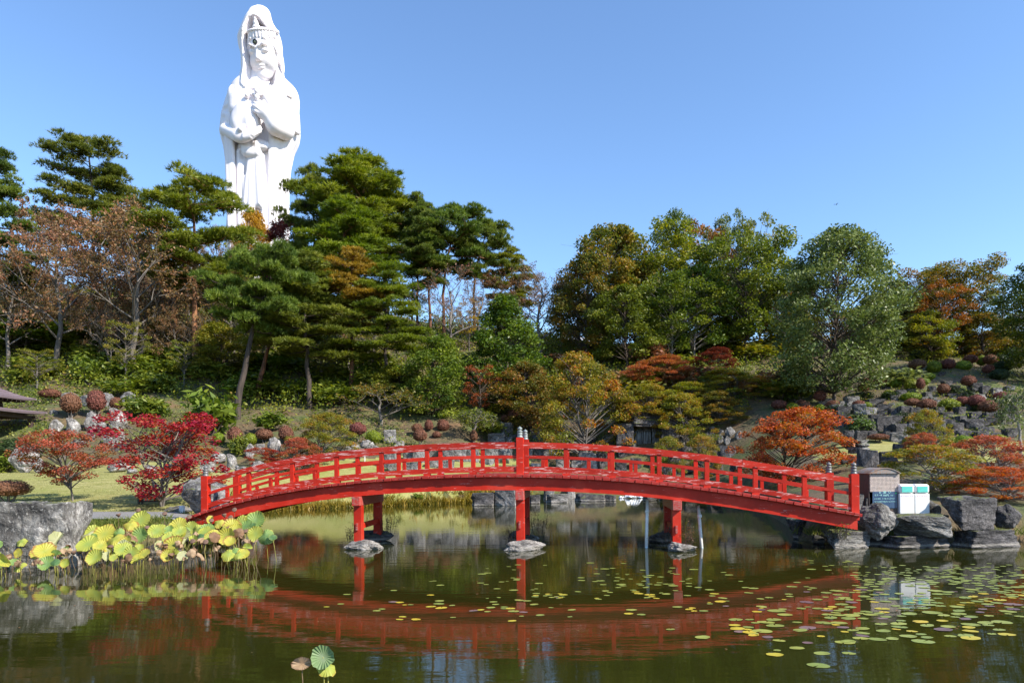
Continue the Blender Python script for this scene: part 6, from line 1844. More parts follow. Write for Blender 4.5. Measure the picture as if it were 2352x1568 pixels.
B_ = [(220, 300, 270, 'yg', 'flat'), (80, 350, 170, 'y', 'droop'), (230, 520, 230, 'g', 'dish'), (460, 450, 210, 'yg', 'flat'), (780, 380, 220, 'y', 'flat'), (960, 400, 170, 'yg', 'flat'), (1060, 430, 150, 'yg', 'droop'), (1190, 430, 170, 'g', 'flat'),
      (640, 440, 130, 'g', 'dish'), (640, 540, 160, 'yg', 'flat'), (690, 650, 270, 'y', 'flat'), (500, 660, 140, 'p', 'fold'), (990, 580, 150, 'yg', 'fold'), (810, 520, 130, 'y', 'flat'), (1250, 290, 130, 'y', 'fold'), (1350, 320, 140, 'y', 'droop'),
      (1545, 380, 220, 'y', 'flat'), (1690, 330, 195, 'yg', 'flat'), (1890, 310, 250, 'g', 'dish'), (1830, 370, 110, 'dg', 'flat'), (1480, 530, 220, 'y', 'dish'), (1520, 605, 160, 'y', 'dish'), (1895, 490, 200, 'yg', 'flat'), (2030, 520, 200, 'g', 'droop'),
      (2140, 540, 100, 'dg', 'flat'), (1620, 440, 80, 'g', 'flat'), (720, 480, 120, 'g', 'droop'), (1110, 520, 110, 'dg', 'droop'), (870, 430, 110, 'g', 'droop')]
def lY(py): return float(np.interp(py, [1185, 1215, 1250, 1290, 1320], [17.9, 17.0, 16.0, 14.9, 14.2]))
for x, y, w, c, k in A_:
    px, py = x / 6.827, 1148.4 + y / 6.827
    lotus(px, py, w / 6.827 * 1.2, c, k, lY(py) - 0.3)
for x, y, w, c, k in B_:
    px, py = 287.1 + x / 6.3015, 1148.4 + y / 6.3015
    lotus(px, py, w / 6.3015 * 1.2, c, k, min(lY(py) + 0.2, 18.0))
for i in range(70):
    px = r4.uniform(-5, 590); py = r4.uniform(1228, 1292) - max(0, px - 250) * 0.06
    lotus(px, py, r4.uniform(13, 29), r4.choice('bbc'), r4.choice(('dry', 'dry', 'dry', 'droop')), lY(py) + r4.uniform(-0.2, 0.2), tilt=r4.uniform(-0.9, 1.5), face=r4.uniform(-1.1, 1.1))
for i in range(46):
    px = r4.uniform(-10, 575); py = r4.uniform(1222, 1300) - max(0, px - 300) * 0.10
    lotus(px, py, r4.uniform(20, 40), r4.choice(('y', 'yg', 'yg', 'y', 'g', 'p')), r4.choice(('flat', 'dish', 'droop', 'fold', 'flat')), lY(py) + r4.uniform(-0.1, 0.3))
nmz = {'y': 'yellow', 'g': 'green', 'yg': 'yellow green', 'p': 'pale', 'n': 'pale', 'dg': 'dark green', 'b': 'withered tan', 'c': 'withered brown'}
for c in nmz:
    it = [(l[0], l[4]) for l in lot if l[2] == c]
    if c in 'bc':
        for x_, o in it:
            w_ = 'before the big boulder' if x_ < 170 else ('left of the kerb end' if x_ < 400 else 'before the bridge end')
            o['label'] = '%s curled lotus leaf hanging low in the clump %s' % (nmz[c], w_); o['group'] = 'withered lotus leaves ' + w_
    else:
        for lo, hi, w_ in ((-99, 110, 'before the left part of the big boulder'), (110, 230, 'before the right edge of the big boulder'), (230, 330, 'left of the kerb middle'), (330, 430, 'below the path kerb'), (430, 520, 'under the bridge foot'), (520, 999, 'right of the bridge foot')):
            q = [t for t in it if lo <= t[0] < hi]
            if q: ordinal_labels(q, '{} %s lotus leaf in the clump %s' % (nmz[c], w_))
# seed pods
podM = plain('lotus_pod_brown', (0.13, 0.075, 0.05), 0.8, 0, 0.3, 30)
podmesh = MB().lathe([(0.012, -0.055), (0.03, -0.03), (0.05, 0.0), (0.05, 0.012), (0.042, 0.016), (0.004, 0.014)], 12).mesh('pod', smooth=True)
_pods = [(287 + x / 6.3, 1148.4 + y / 6.3) for x, y in ((195, 160), (575, 210), (930, 260), (1435, 225), (1585, 155), (1530, 265), (320, 410), (1250, 310), (980, 610), (840, 480), (820, 570), (1170, 620), (1600, 470), (1740, 465))] + [(x / 6.827, 1148.4 + y / 6.827) for x, y in ((1855, 240), (330, 490), (690, 430), (1250, 820), (1145, 830), (1735, 745), (390, 545))]
for px, py in _pods:
    Y = min(lY(py) + 0.1, 17.9)
    p = at(px, py, Y)
    e = empty('lotus_pod', (p.x, p.y, 0))
    tag(e, 'brown lotus seed pod on a bare stalk among the left lotus leaves', 'seed pod', 'lotus seed pods by the left bank')
    zz = max(p.z, 0.08)
    MB().tube([(r4.uniform(-.25, .25), r4.uniform(-.1, .1), -0.4), (r4.uniform(-.05, .05), 0, zz * 0.6), (0, 0, zz)], [0.006, 0.006, 0.005], 5).build('stalk', r4.choice((stemM, stemB)), e)
    o = link('pod', podmesh, podM, e, (0, 0, zz + 0.03)); o.scale = (1.25, 1.25, 1.25); o.rotation_euler = (r4.uniform(-0.2, 1.1), r4.uniform(-.4, .4), 0)
# bare broken stalks of the clump
bl = []
for i in range(50):
    px = r4.uniform(0, 600); py = r4.uniform(1215, 1290); Y = lY(py)
    p = at(px, py, Y); bl.append((p.x, p.y, max(0.1, p.z)))
mbs = MB()
for x, y, z in bl:
    mbs.tube([(x + r4.uniform(-.2, .2), y, -0.3), (x, y, z * 0.6), (x + r4.uniform(-.1, .1), y + r4.uniform(-.05, .05), z)], 0.005, 4, caps=False)
tag(mbs.build('lotus_stalks', stemB, fix=False), kind='stuff')
# two lotus leaves close to the camera
def near_leaf(px, py, w, Y, c, kind, tilt, face, label):
    lotus(px, py, w, c, kind, Y, tilt, label, 'lotus leaves close to the viewer', face)
near_leaf(742, 1508, 54, 6.6, 'n', 'dish', 1.35, 0.15, 'upright pale green lotus leaf nearest the viewer')
near_leaf(752, 1531, 44, 6.65, 'yg', 'droop', 0.5, 0.5, 'yellow green folded lotus leaf under the upright one nearest the viewer')
near_leaf(693, 1524, 46, 6.6, 'b', 'fold', 1.2, 0.3, 'small browned lotus leaf left of the upright one nearest the viewer')
p = at(581, 1568, 6.5)
MB().tube([(0, 0, -0.3), (0.0, 0, 0.0), (-0.02, 0, 0.08), (0.0, 0, 0.13)], 0.005, 6).build('dry_stalk', stemM, loc=(p.x, p.y, 0))
tag(bpy.data.objects['dry_stalk'], 'thin hooked dry stalk rising from the water at the bottom edge', 'stalk')

# ------------------------------------------------------------------ water lily pads
def padmesh(seed):
    r = random.Random(seed); n = 16; V = [(0, 0, 0.012)]; F = []
    for i in range(n + 1):
        a = seed * 1.7 + 0.12 + (2 * PI - 0.24) * i / n
        q = 1 + r.uniform(-0.05, 0.05)
        V.append((q * math.cos(a), q * math.sin(a) * 0.95, 0.012 + r.uniform(-0.01, 0.05)))
    for i in range(n): F.append((0, i + 1, i + 2))
    me = bpy.data.meshes.new('lily_pad'); me.from_pydata(V, [], F)
    me.polygons.foreach_set('use_smooth', [True] * n); me.update(); return me
def padmat(name, a, b, rough=0.3):
    m, nt, bs = newmat(name)
    oi = nt.nodes.new('ShaderNodeObjectInfo')
    n = nz(nt, 1.6, 3)
    ad = nt.nodes.new('ShaderNodeMath'); ad.operation = 'MULTIPLY_ADD'; ad.inputs[1].default_value = 0.5
    nt.links.new(n.outputs[0], ad.inputs[0]); 
    m2 = nt.nodes.new('ShaderNodeMath'); m2.operation = 'MULTIPLY'; m2.inputs[1].default_value = 0.6
    nt.links.new(oi.outputs['Random'], m2.inputs[0]); nt.links.new(m2.outputs[0], ad.inputs[2])
    r = ramp(nt, ad.outputs[0], [(0.2, a), (0.8, b)])
    nt.links.new(r.outputs[0], bs.inputs['Base Color']); bs.inputs['Roughness'].default_value = rough
    return m
PM = [('yellow green', padmat('lily_pad_green', (0.17, 0.22, 0.045), (0.29, 0.31, 0.06))), ('yellow', padmat('lily_pad_yellow', (0.42, 0.36, 0.04), (0.50, 0.36, 0.03))), ('dull purple', padmat('lily_pad_purple', (0.12, 0.075, 0.085), (0.20, 0.13, 0.12)))]
PDM = [padmesh(300 + i) for i in range(4)]
r5 = random.Random(33)
def wat(px, py):
    a, b = ray(px, py); Y = -CAMZ / b
    return Vector((a * Y, Y, 0.004))
pads = []
def clear(p, r): return all((p.x - q[0].x) ** 2 + (p.y - q[0].y) ** 2 > (0.8 * (r + q[1])) ** 2 for q in pads)
def padfield(n, poly, r0, r1, cl=0):
    xs = [q[0] for q in poly]; ys = [q[1] for q in poly]; k = 0; cents = []
    tries = 0
    while k < n and tries < n * 60:
        tries += 1
        if cents and r5.random() < cl:
            c = r5.choice(cents[-40:]); px, py = c[0] + r5.gauss(0, 14), c[1] + r5.gauss(0, 4)
        else: px, py = r5.uniform(min(xs), max(xs)), r5.uniform(min(ys), max(ys))
        if not bool(inpoly(np.array([px]), np.array([py]), poly)[0]): continue
        p = wat(px, py); r = r5.uniform(r0, r1) * r5.choice((0.5, 0.7, 0.75, 0.85))
        if not clear(p, r): continue
        pads.append((p, r, px, py)); cents.append((px, py)); k += 1
padfield(150, [(1990, 1330), (2360, 1318), (2360, 1405), (2150, 1430), (1900, 1420), (1830, 1385)], 0.10, 0.18, 0.35)
padfield(70, [(1700, 1395), (2360, 1385), (2360, 1455), (2050, 1470), (1850, 1480), (1740, 1470), (1660, 1430)], 0.11, 0.17, 0.5)
padfield(90, [(1330, 1290), (1990, 1285), (2000, 1400), (1700, 1410), (1500, 1370), (1330, 1360)], 0.07, 0.13, 0.4)
padfield(85, [(980, 1300), (1640, 1290), (1700, 1400), (1300, 1420), (980, 1390)], 0.06, 0.12, 0.45)
padfield(38, [(730, 1370), (1000, 1330), (1300, 1360), (1300, 1430), (1000, 1430), (740, 1410)], 0.07, 0.12, 0.5)
for px, py, r in [(1880, 1528, 0.13), (1780, 1503, 0.11), (1888, 1500, 0.10), (1614, 1463, 0.11), (1940, 1475, 0.12), (2120, 1473, 0.14), (2230, 1465, 0.14), (1700, 1450, 0.09), (1730, 1455, 0.08), (1830, 1488, 0.1), (1950, 1500, 0.08), (1540, 1445, 0.07), (1785, 1493, 0.05)]:
    pads.append((wat(px, py), r, px, py))
padfield(110, [(1960, 1300), (2360, 1292), (2360, 1340), (1960, 1345)], 0.07, 0.11, 0.3)
pads.sort(key=lambda q: q[0].y)
def padc(q): 
    v = r5.random()
    return 1 if v < (0.34 if q[2] < 1700 else 0.16) else (2 if v > 0.93 else 0)
def zone(q):
    if q[2] < 950: return 'on the dark water between left and middle pier'
    if q[2] < 1190: return 'just left of the middle pier reflection'
    if q[2] < 1420: return 'just right of the middle pier reflection'
    if q[2] < 1650: return 'below the right pier islet'
    if q[3] > 1440: return 'at the loose near edge of the right field'
    if q[2] < 1900: return 'over the reflection of the right bridge end'
    if q[2] < 2120: return 'below the reflection of the white bins'
    return 'in the dense field by the right picture edge'
for i, q in enumerate(pads[:300]):
    c = padc(q)
    o = link('lily_pad', PDM[i % 4], PM[c][1], None, q[0], (r5.uniform(-.02, .02), r5.uniform(-.02, .02), r5.choice((0, PI)) + r5.uniform(-0.5, 0.5)), (q[1], q[1] * 0.74, q[1] * 0.5))
    z = zone(q)
    tag(o, '%s water lily pad floating %s' % (PM[c][0], z), 'lily pad', '%s lily pads %s' % (PM[c][0], z))
mbp = MB()
for q in pads[300:]:
    me = PDM[r5.randrange(4)]; a = r5.uniform(0, 6.28)
    mbp.add([(q[0].x + q[1] * (v.co.x * math.cos(a) - v.co.y * math.sin(a)), q[0].y + 0.74 * q[1] * (v.co.x * math.sin(a) + v.co.y * math.cos(a)), 0.004 + v.co.z * q[1] * 0.5) for v in me.vertices], [tuple(f.vertices) for f in me.polygons])
tag(mbp.build('far_lily_pads', PM[0][1], fix=False), kind='stuff')
print('pads', len(pads))

# small drifting leaves
n = 260
x = rs.uniform(-9, 14, n); y = rs.uniform(8.5, 30, n)
k = inpoly(x, y, POND)
C = np.stack([x[k], y[k], np.full(k.sum(), 0.006)], 1)
a = rs.uniform(0, 6.28, len(C)); U = np.stack([np.cos(a), np.sin(a), np.zeros(len(C))], 1)
V, F = leaf_quads(C, U, np.stack([-np.sin(a), np.cos(a), np.zeros(len(C))], 1), rs.uniform(0.03, 0.07, len(C)), 0.03)
tag(link('drifting_leaves', np_mesh('drifting_leaves', V, F, False, rs.uniform(0, 1, len(F))), LM['rust']), kind='stuff')
# ------------------------------------------------------------------ pavilion at the left edge
def build_pavilion():
    Y = 41.5
    c = at(-150, 1016, Y); c.z = 3.0
    t = empty('pavilion', c, R(6))
    tag(t, 'open wooden pavilion with purple brown two tier roof at left edge', 'pavilion')
    k = Y / FPX
    wood = plain('dark_brown_timber', (0.055, 0.032, 0.028), 0.7, 0, 0.3, 8)
    roofm, nt, bs = newmat('purple_brown_metal_roof')
    n = nz(nt, 1.5, 4)
    r = ramp(nt, n.outputs[0], [(0.3, (0.15, 0.11, 0.125)), (0.7, (0.20, 0.155, 0.17))])
    nt.links.new(r.outputs[0], bs.inputs['Base Color']); bs.inputs['Roughness'].default_value = 0.45
    z = lambda py: at(-150, py, Y).z - c.z
    ze, zt = z(908), z(812)
    hw = 142 * k
    # curved hip roof, standing seams as ridges
    def roof(z0, z1, w, top, curve_p, name, seams):
        V, F = [], []
        n, m = 12, 8
        for s in range(4):
            a = s * PI / 2
            ca, sa = round(math.cos(a)), round(math.sin(a))
            base = len(V)
            for j in range(m + 1):
                q = j / m
                hwj = w + (top - w) * q
                for i in range(n + 1):
                    u = -1 + 2 * i / n
                    lift = 0.16 * abs(u) ** 3 * (1 - q) ** 2
                    x, y, zz = u * hwj, -hwj, z0 + (z1 - z0) * q ** curve_p + lift
                    V.append((x * ca - y * sa, x * sa + y * ca, zz))
            for j in range(m):
                for i in range(n):
                    b = base + j * (n + 1) + i
                    F.append((b, b + 1, b + n + 2, b + n + 1))
        me = bpy.data.meshes.new(name); me.from_pydata(V, [], F); me.update()
        o = link(name, me, roofm, t)
        sm = o.modifiers.new('thickness', 'SOLIDIFY'); sm.thickness = 0.10; sm.offset = -1
        mb = MB()
        for j in range(1, 14):
            q = j / 14
            hwj = w + (top - w) * q + 0.012
            zz = z0 + (z1 - z0) * q ** curve_p
            for s in range(4):
                a = s * PI / 2; ca, sa = round(math.cos(a)), round(math.sin(a))
                pts = [(u * hwj, -hwj, zz + 0.16 * abs(u) ** 3 * (1 - q) ** 2 + 0.012) for u in np.linspace(-1, 1, 9)]
                mb.tube([(x * ca - y * sa, x * sa + y * ca, zq) for x, y, zq in pts], 0.016, 4, caps=False)
        mb.build('roof_seams', roofm, o, fix=False)
        return o
    r1 = roof(ze, zt, hw, 0.12, 1.45, 'roof', 14)
    MB().lathe([(0.16, 0), (0.2, 0.1), (0.1, 0.3), (0.14, 0.4), (0.02, 0.6)], 12, (0, 0, zt - 0.05)).build('roof_finial', roofm, r1)
    hw2 = 158 * k
    z2 = z(941)
    roof(z2, z2 + 0.30, hw2, hw * 0.72, 0.9, 'lower_roof', 5)
    pale = plain('pale_rafter_end', (0.55, 0.52, 0.42), 0.7)
    raf = MB(); ends = MB()
    for s in range(4):
        a = s * PI / 2; ca, sa = round(math.cos(a)), round(math.sin(a))
        for i in range(15):
            u = -0.92 + 1.84 * i / 14
            rot = Matrix.Rotation(a, 3, 'Z')
            raf.box(rot @ Vector((u * hw * 0.93, -hw * 0.82, ze - 0.10)), (0.07, 0.5, 0.09), rot)
            ends.box(rot @ Vector((u * hw * 0.93, -hw * 0.82 - 0.256, ze - 0.10)), (0.065, 0.01, 0.085), rot)
    rf = raf.build('rafters', wood, t); ends.build('rafter_ends', pale, rf)
    MB().box((0, 0, (ze + z2) / 2 - 0.05), (hw * 1.3, hw * 1.3, (ze - z2) - 0.36)).build('upper_wall', wood, t)
    pw = 133 * k
    for sx in (-1, 1):
        for sy in (-1, 1):
            MB().box((sx * pw, sy * pw, (z2 - 0.12 - 0.4) / 2), (0.24, 0.24, z2 - 0.12 + 0.4)).build('post', wood, t, bevel=0.015)
    for s in (-1, 1):
        MB().box((0, s * pw, z2 - 0.24), (2 * pw + 0.5, 0.16, 0.22)).build('beam', wood, t)
        MB().box((s * pw, 0, z2 - 0.24), (0.16, 2 * pw - 0.26, 0.22)).build('beam', wood, t)
    MB().box((0, pw, 0.9), (2 * pw - 0.25, 0.08, 0.1)).build('rail', wood, t)
build_pavilion()

# ------------------------------------------------------------------ litter bins, fish food kiosk, lantern
def text(body, size, mat, parent, loc, name='lettering', align='CENTER', w=None, rot=(PI / 2, 0, 0)):
    cu = bpy.data.curves.new('lettering', 'FONT')
    cu.body = body; cu.size = size; cu.align_x = align; cu.extrude = 0.0008; cu.resolution_u = 2
    o = bpy.data.objects.new('t', cu); COL.objects.link(o)
    dg = bpy.context.evaluated_depsgraph_get()
    me = bpy.data.meshes.new_from_object(o.evaluated_get(dg))
    bpy.data.objects.remove(o)
    ob = link(name, me, mat, parent, loc, rot)
    if w and len(me.vertices):
        xs = [v.co.x for v in me.vertices]
        ob.scale = (w / (max(xs) - min(xs)),) * 2 + (1,)
    return ob
def K(x, y): return 1975.3 + x / 12.8, 1068 + y / 12.8
def build_bins():
    Y = 18.75; k = Y / FPX
    wm = plain('white_bin_plastic', (0.80, 0.79, 0.76), 0.4, 0, 0.03, 4, 0)
    gm = plain('turquoise_flap', (0.10, 0.52, 0.44), 0.4, 0, 0.1, 12, 0)
    rust = plain('rust_edge', (0.45, 0.22, 0.10), 0.8)
    for (x0, x1, txt, tx0, tx1, tc, fx0, fx1, lb) in ((1165, 1612, 'もえないゴミ', 1215, 1565, (0.42, 0.24, 0.42), 1225, 1545, 'white litter bin with turquoise flap marked for unburnable rubbish, the left one'),
                                                  (1612, 2062, 'もえるゴミ', 1680, 1980, (0.62, 0.30, 0.36), 1680, 1990, 'white litter bin with turquoise flap marked for burnable rubbish, the right one')):
        pb = at(K((x0 + x1) / 2, 0)[0], K(0, 1432)[1], Y)
        t = empty('litter_bin', pb)
        tag(t, lb, 'bin', 'white litter bins on the shore')
        W = (x1 - x0) / 12.8 * k - 0.006
        z = lambda y: (1432 - y) / 12.8 * k
        X = lambda x: (x - (x0 + x1) / 2) / 12.8 * k
        d = 0.42
        MB().box((0, d / 2, z(832) / 2), (W, d, z(832))).build('body', wm, t, bevel=0.02)
        ld = MB().box((0, d / 2 - 0.004, (z(836) + z(566)) / 2 + 0.006), (W, d + 0.008, z(566) - z(836))).build('lid', wm, t, bevel=0.045)
        MB().box((0, -0.006, 0), (X(fx1) - X(fx0), 0.012, z(620) - z(795))).build('flap', gm, ld, bevel=0.004, loc=(X((fx0 + fx1) / 2), -0.006, z(707)))
        text(txt, 0.06, plain('bin_lettering_' + str(x0), tc, 0.6), t, (X((tx0 + tx1) / 2), -0.0022, z(932)), w=(tx1 - tx0) / 12.8 * k)
        MB().box((W / 2 - 0.012, -0.001, 0.012), (0.02, 0.003, 0.018)).build('rust_spot', rust, t)
    p = at(2122, 1183, 18.6)
    st = MB().box((p.x, p.y + 0.35, p.z - 0.03), (1.35, 0.75, 0.07)).build('stone_slab', RM['grey'], bevel=0.012)
    tag(st, 'flat grey slab under the two white litter bins', 'slab')
build_bins()

def build_kiosk():
    Y = 18.85; k = Y / FPX
    rustm, nt, bs = newmat('rusty_galvanised_sheet')
    n = nz(nt, 7, 6, 0.7); n2 = nz(nt, 2.0, 3)
    r = ramp(nt, n.outputs[0], [(0.42, (0.24, 0.23, 0.22)), (0.6, (0.30, 0.15, 0.08)), (0.75, (0.20, 0.075, 0.03))])
    nt.links.new(r.outputs[0], bs.inputs['Base Color']); bs.inputs['Roughness'].default_value = 0.65; bs.inputs['Metallic'].default_value = 0.25
    brown = plain('dark_brown_painted_steel', (0.07, 0.045, 0.035), 0.6, 0, 0.3, 10)
    inner = plain('dark_inside', (0.03, 0.02, 0.018), 0.8)
    gridm = plain('flaking_white_grille', (0.60, 0.50, 0.44), 0.6, 0, 0.25, 40)
    cx = K(690, 0)[0]
    pb = at(cx, 1188, Y)
    t = empty('fish_food_kiosk', pb)
    tag(t, 'rusty fish food kiosk with curved roof, white grille and blue notice', 'kiosk')
    X = lambda x: (K(x, 0)[0] - cx) * k
    Zp = lambda y: (1188 - K(0, y)[1]) * k
    d = 0.62
    zb, ztop = 0.0, Zp(250)
    xl, xr = X(285), X(1130)
    for s, x in (('side_panel', xl), ('side_panel', xr)):
        MB().box((x, d / 2, ztop / 2), (0.018, d - 0.03, ztop)).build(s, brown, t)
    MB().box(((xl + xr) / 2, d, ztop / 2), (xr - xl, 0.018, ztop)).build('back_panel', inner, t)
    MB().box(((xl + xr) / 2, d / 2, Zp(768)), (xr - xl - 0.02, d - 0.03, 0.02)).build('shelf', inner, t)
    # curved roof with a fascia
    V, F = [], []; n = 14
    rl, rr = xl - 0.05, xr + 0.03
    for j, y in ((0, -0.10), (1, d + 0.08)):
        for i in range(n + 1):
            u = -1 + 2 * i / n
            V.append(((rl + rr) / 2 + u * (rr - rl) / 2, y, Zp(235) + (Zp(72) - Zp(235)) * (1 - u * u)))
    for i in range(n): F.append((i, i + 1, n + 2 + i, n + 1 + i))
    me = bpy.data.meshes.new('roof'); me.from_pydata(V, [], F); me.update()
    ro = link('roof', me, rustm, t); ro.modifiers.new('t', 'SOLIDIFY').thickness = 0.02
    V = V[:n + 1]; V2 = [(x, y + 0.03, z - 0.012) for x, y, z in V]; base = [(x, y + 0.03, Zp(240)) for x, y, z in V]
    me = bpy.data.meshes.new('fascia'); me.from_pydata(V2 + base, [], [(i, i + 1, n + 2 + i, n + 1 + i) for i in range(n)]); me.update()
    fo = link('fascia', me, rustm, t); fo.modifiers.new('t', 'SOLIDIFY').thickness = 0.008
    gx0, gx1, gz0, gz1 = X(300), X(1150), Zp(765), Zp(268)
    mb = MB()
    for i in range(23):
        x = gx0 + (gx1 - gx0) * i / 22
        mb.box((x, -0.012, (gz0 + gz1) / 2), (0.015, 0.006, gz1 - gz0))
    for i in range(14):
        z = gz0 + (gz1 - gz0) * i / 13
        mb.box(((gx0 + gx1) / 2, -0.018, z), (gx1 - gx0, 0.006, 0.015))
    mb.build('grille', gridm, t)
    MB().box((X(520), 0.2, Zp(730)), (0.07, 0.1, 0.09)).box((X(850), 0.25, Zp(700)), (0.2, 0.15, 0.14)).build('contents', gridm, t)
    bm_, nt, bs = newmat('blue_notice_board')
    n = nz(nt, 3, 4, 0.6, stretch=(6, 1, 1)); r = ramp(nt, n.outputs[0], [(0.3, (0.02, 0.045, 0.10)), (0.7, (0.06, 0.11, 0.19))])
    nt.links.new(r.outputs[0], bs.inputs['Base Color']); bs.inputs['Roughness'].default_value = 0.25
    sx0, sx1 = X(360), X(1090)
    no = MB().box(((sx0 + sx1) / 2, -0.02, (Zp(768) + Zp(1260)) / 2), (sx1 - sx0, 0.014, Zp(768) - Zp(1260))).build('notice', bm_, t, bevel=0.003)
    MB().box(((xl + xr) / 2, 0.0, Zp(1260) / 2), (xr - xl, 0.015, Zp(1262))).build('lower_panel', brown, t)
    MB().box((sx1 + 0.03, -0.01, (Zp(768) + Zp(1260)) / 2), (0.045, 0.02, Zp(768) - Zp(1260))).build('side_strip', plain('grey_brown_strip', (0.2, 0.17, 0.15), 0.6), t)
    ink = plain('pale_turquoise_lettering', (0.42, 0.78, 0.70), 0.6, 0, 0.05, 5, 0)
    for s, x, y, w in (('お', 580, 822, 60), ('願', 718, 822, 80), ('い', 862, 822, 75), ('えさ', 470, 893, 100), ('一袋', 590, 893, 95), ('100円', 750, 905, 150), ('です', 925, 903, 80),
                       ('えさの袋は、ゴミ箱にお入れ下さい', 710, 992, 600), ('タバコの吸がら等は与えないで下さい', 735, 1080, 640)):
        text(s, 0.05, ink, no, (X(x), -0.0282, Zp(y)), w=w / 12.8 * k)
    arr = MB(); ax, az = X(1050), Zp(822)
    arr.add([(ax - 0.022, -0.0285, az + 0.028), (ax - 0.022, -0.0285, az - 0.028), (ax + 0.022, -0.0285, az)], [(0, 1, 2)])
    arr.build('arrow', plain('green_arrow', (0.03, 0.5, 0.12), 0.5), no, fix=False)
build_kiosk()

def build_lantern():
    Y = 20.3; k = Y / FPX; px = 1976
    pb = at(px, 1135, Y); t = empty('garden_lantern', pb)
    tag(t, 'small white lantern with dark cap behind the right end post', 'lantern')
    wh = plain('white_painted_lantern', (0.78, 0.77, 0.74), 0.6, 0, 0.05); dk = plain('dark_lantern_cap', (0.05, 0.05, 0.055), 0.6)
    q = PI / 4
    MB().lathe([(0.20, -0.35), (0.20, 0.02), (0.145, 0.10), (0.13, 0.22), (0.15, 0.24), (0.15, 0.30), (0.10, 0.31)], 4).build('body', wh, t, rot=(0, 0, q))
    MB().box((0, 0, 0.40), (0.13, 0.13, 0.18)).build('light_box', dk, t)
    MB().lathe([(0.22, 0.49), (0.20, 0.52), (0.06, 0.58), (0.03, 0.64), (0.005, 0.66)], 4).build('cap', dk, t, rot=(0, 0, q))
build_lantern()

# ------------------------------------------------------------------ bench, marker stone, pipe frame
def build_bench():
    Y = 25.6; k = Y / FPX
    p = onground(347, Y); t = empty('bench', p, R(4))
    tag(t, 'low dark wooden bench on the lawn behind the crimson maple', 'bench')
    wd = plain('dark_bench_wood', (0.035, 0.022, 0.016), 0.7)
    for i in range(3): MB().box((0, -0.14 + 0.14 * i, 0.36), (0.95, 0.12, 0.045)).build('seat_plank', wd, t)
    for sx in (-1, 1):
        for sy in (-1, 1): MB().box((sx * 0.38, sy * 0.14, 0.168), (0.06, 0.06, 0.336)).build('leg', wd, t)
        MB().box((sx * 0.38, 0, 0.12), (0.04, 0.22, 0.05)).build('crossbar', wd, t)
    MB().box((0, 0, 0.12), (0.72, 0.04, 0.05)).build('stretcher', wd, t)
build_bench()
p = onground(418, 23.05)
tag(MB().box((p.x, p.y, p.z + 0.1), (0.16, 0.12, 0.30)).build('marker_stone', plain('white_marker', (0.72, 0.70, 0.68), 0.8, 0, 0.12, 10), bevel=0.02), 'small white marker stone beside the grey boulder at the path', 'marker stone')
p = onground(858, 43.4); t = empty('pipe_frame', p)
tag(t, 'white pipe frame stand on the lawn seen through the left railing', 'frame')
wp = plain('white_pipe', (0.75, 0.74, 0.72), 0.5, 0, 0.05)
for x in (-0.55, 0.55): MB().tube([(x, 0, 0), (x, 0, 0.85)], 0.025, 8).build('post', wp, t)
MB().tube([(-0.8, 0, 0.86), (0.8, 0, 0.86)], 0.03, 8).build('crossbar', wp, t)
MB().box((0, 0.15, 0.89), (1.5, 0.4, 0.03)).build('shelf', wp, t)

# ------------------------------------------------------------------ waterfall in its rocky recess
foam = plain('white_foam', (0.80, 0.82, 0.84), 0.4, 0, 0.05, 12)
fall, nt, bs = newmat('falling_water')
n = nz(nt, 3, 4, 0.6, stretch=(6, 6, 0.7)); r = ramp(nt, n.outputs[0], [(0.4, (0.06, 0.065, 0.07)), (0.7, (0.38, 0.40, 0.43))])
nt.links.new(r.outputs[0], bs.inputs['Base Color']); bs.inputs['Roughness'].default_value = 0.3
def build_fall():
    rs_ = np.random.RandomState(5)
    b = at(1455, 1146, 43.0)
    t = empty('waterfall', (b.x, b.y + 0.4, 0))
    tag(t, 'small waterfall foaming into the pond behind the right pier pole', 'waterfall')
    mb = MB()
    for i in range(34):
        x = rs_.uniform(-0.75, 0.75); y = rs_.uniform(-0.35, 0.25); r_ = rs_.uniform(0.06, 0.15)
        mb.lathe([(0.01, -r_ * 0.5), (r_, -r_ * 0.2), (r_ * 0.8, r_ * 0.4), (0.01, r_ * 0.75)], 7, (x, y, 0.03 + 0.18 * math.exp(-(x / 0.35) ** 2) * rs_.uniform(0.4, 1.2)))
    for i in range(26):
        a = rs_.uniform(-1.2, 1.2); h = rs_.uniform(0.15, 0.45)
        mb.tube([(0.25 * a, 0.1, 0.4), (0.32 * a, -0.1, 0.4 * h + 0.2), (0.5 * a, -0.3, 0.02)], [0.035, 0.03, 0.012], 4)
    mb.build('foam', foam, t, smooth=True)
    c = at(1485, 1012, 49.6); l = Vector((c.x - b.x, c.y - b.y - 0.4, c.z))
    mb = MB()
    for i in range(16):
        x = -0.9 + 0.12 * i
        mb.tube([(l.x + x, l.y + 0.6, l.z + 1.3), (l.x + x + rs_.uniform(-.05, .05), l.y + 0.15, l.z + 1.15), (l.x + x + rs_.uniform(-.06, .06), l.y, l.z + 0.6), (l.x + x + rs_.uniform(-.1, .1), l.y - 0.05, l.z - 0.5)], [0.05, 0.07, 0.08, 0.09], 5)
    mb.build('cascade', fall, t, smooth=True)
build_fall()
def big(px, pyc, w, h, Y, lb, d=0.8, kind='B', mat='dark'):
    rock(px, pyc, w, h, kind, mat, Y=Y, label=lb, depth=d)
big(1440, 1004, 40, 60, 48.6, 'tall dark rock left of the waterfall recess', 1.2)
big(1542, 1004, 44, 60, 48.6, 'tall dark rock right of the waterfall recess', 1.2)
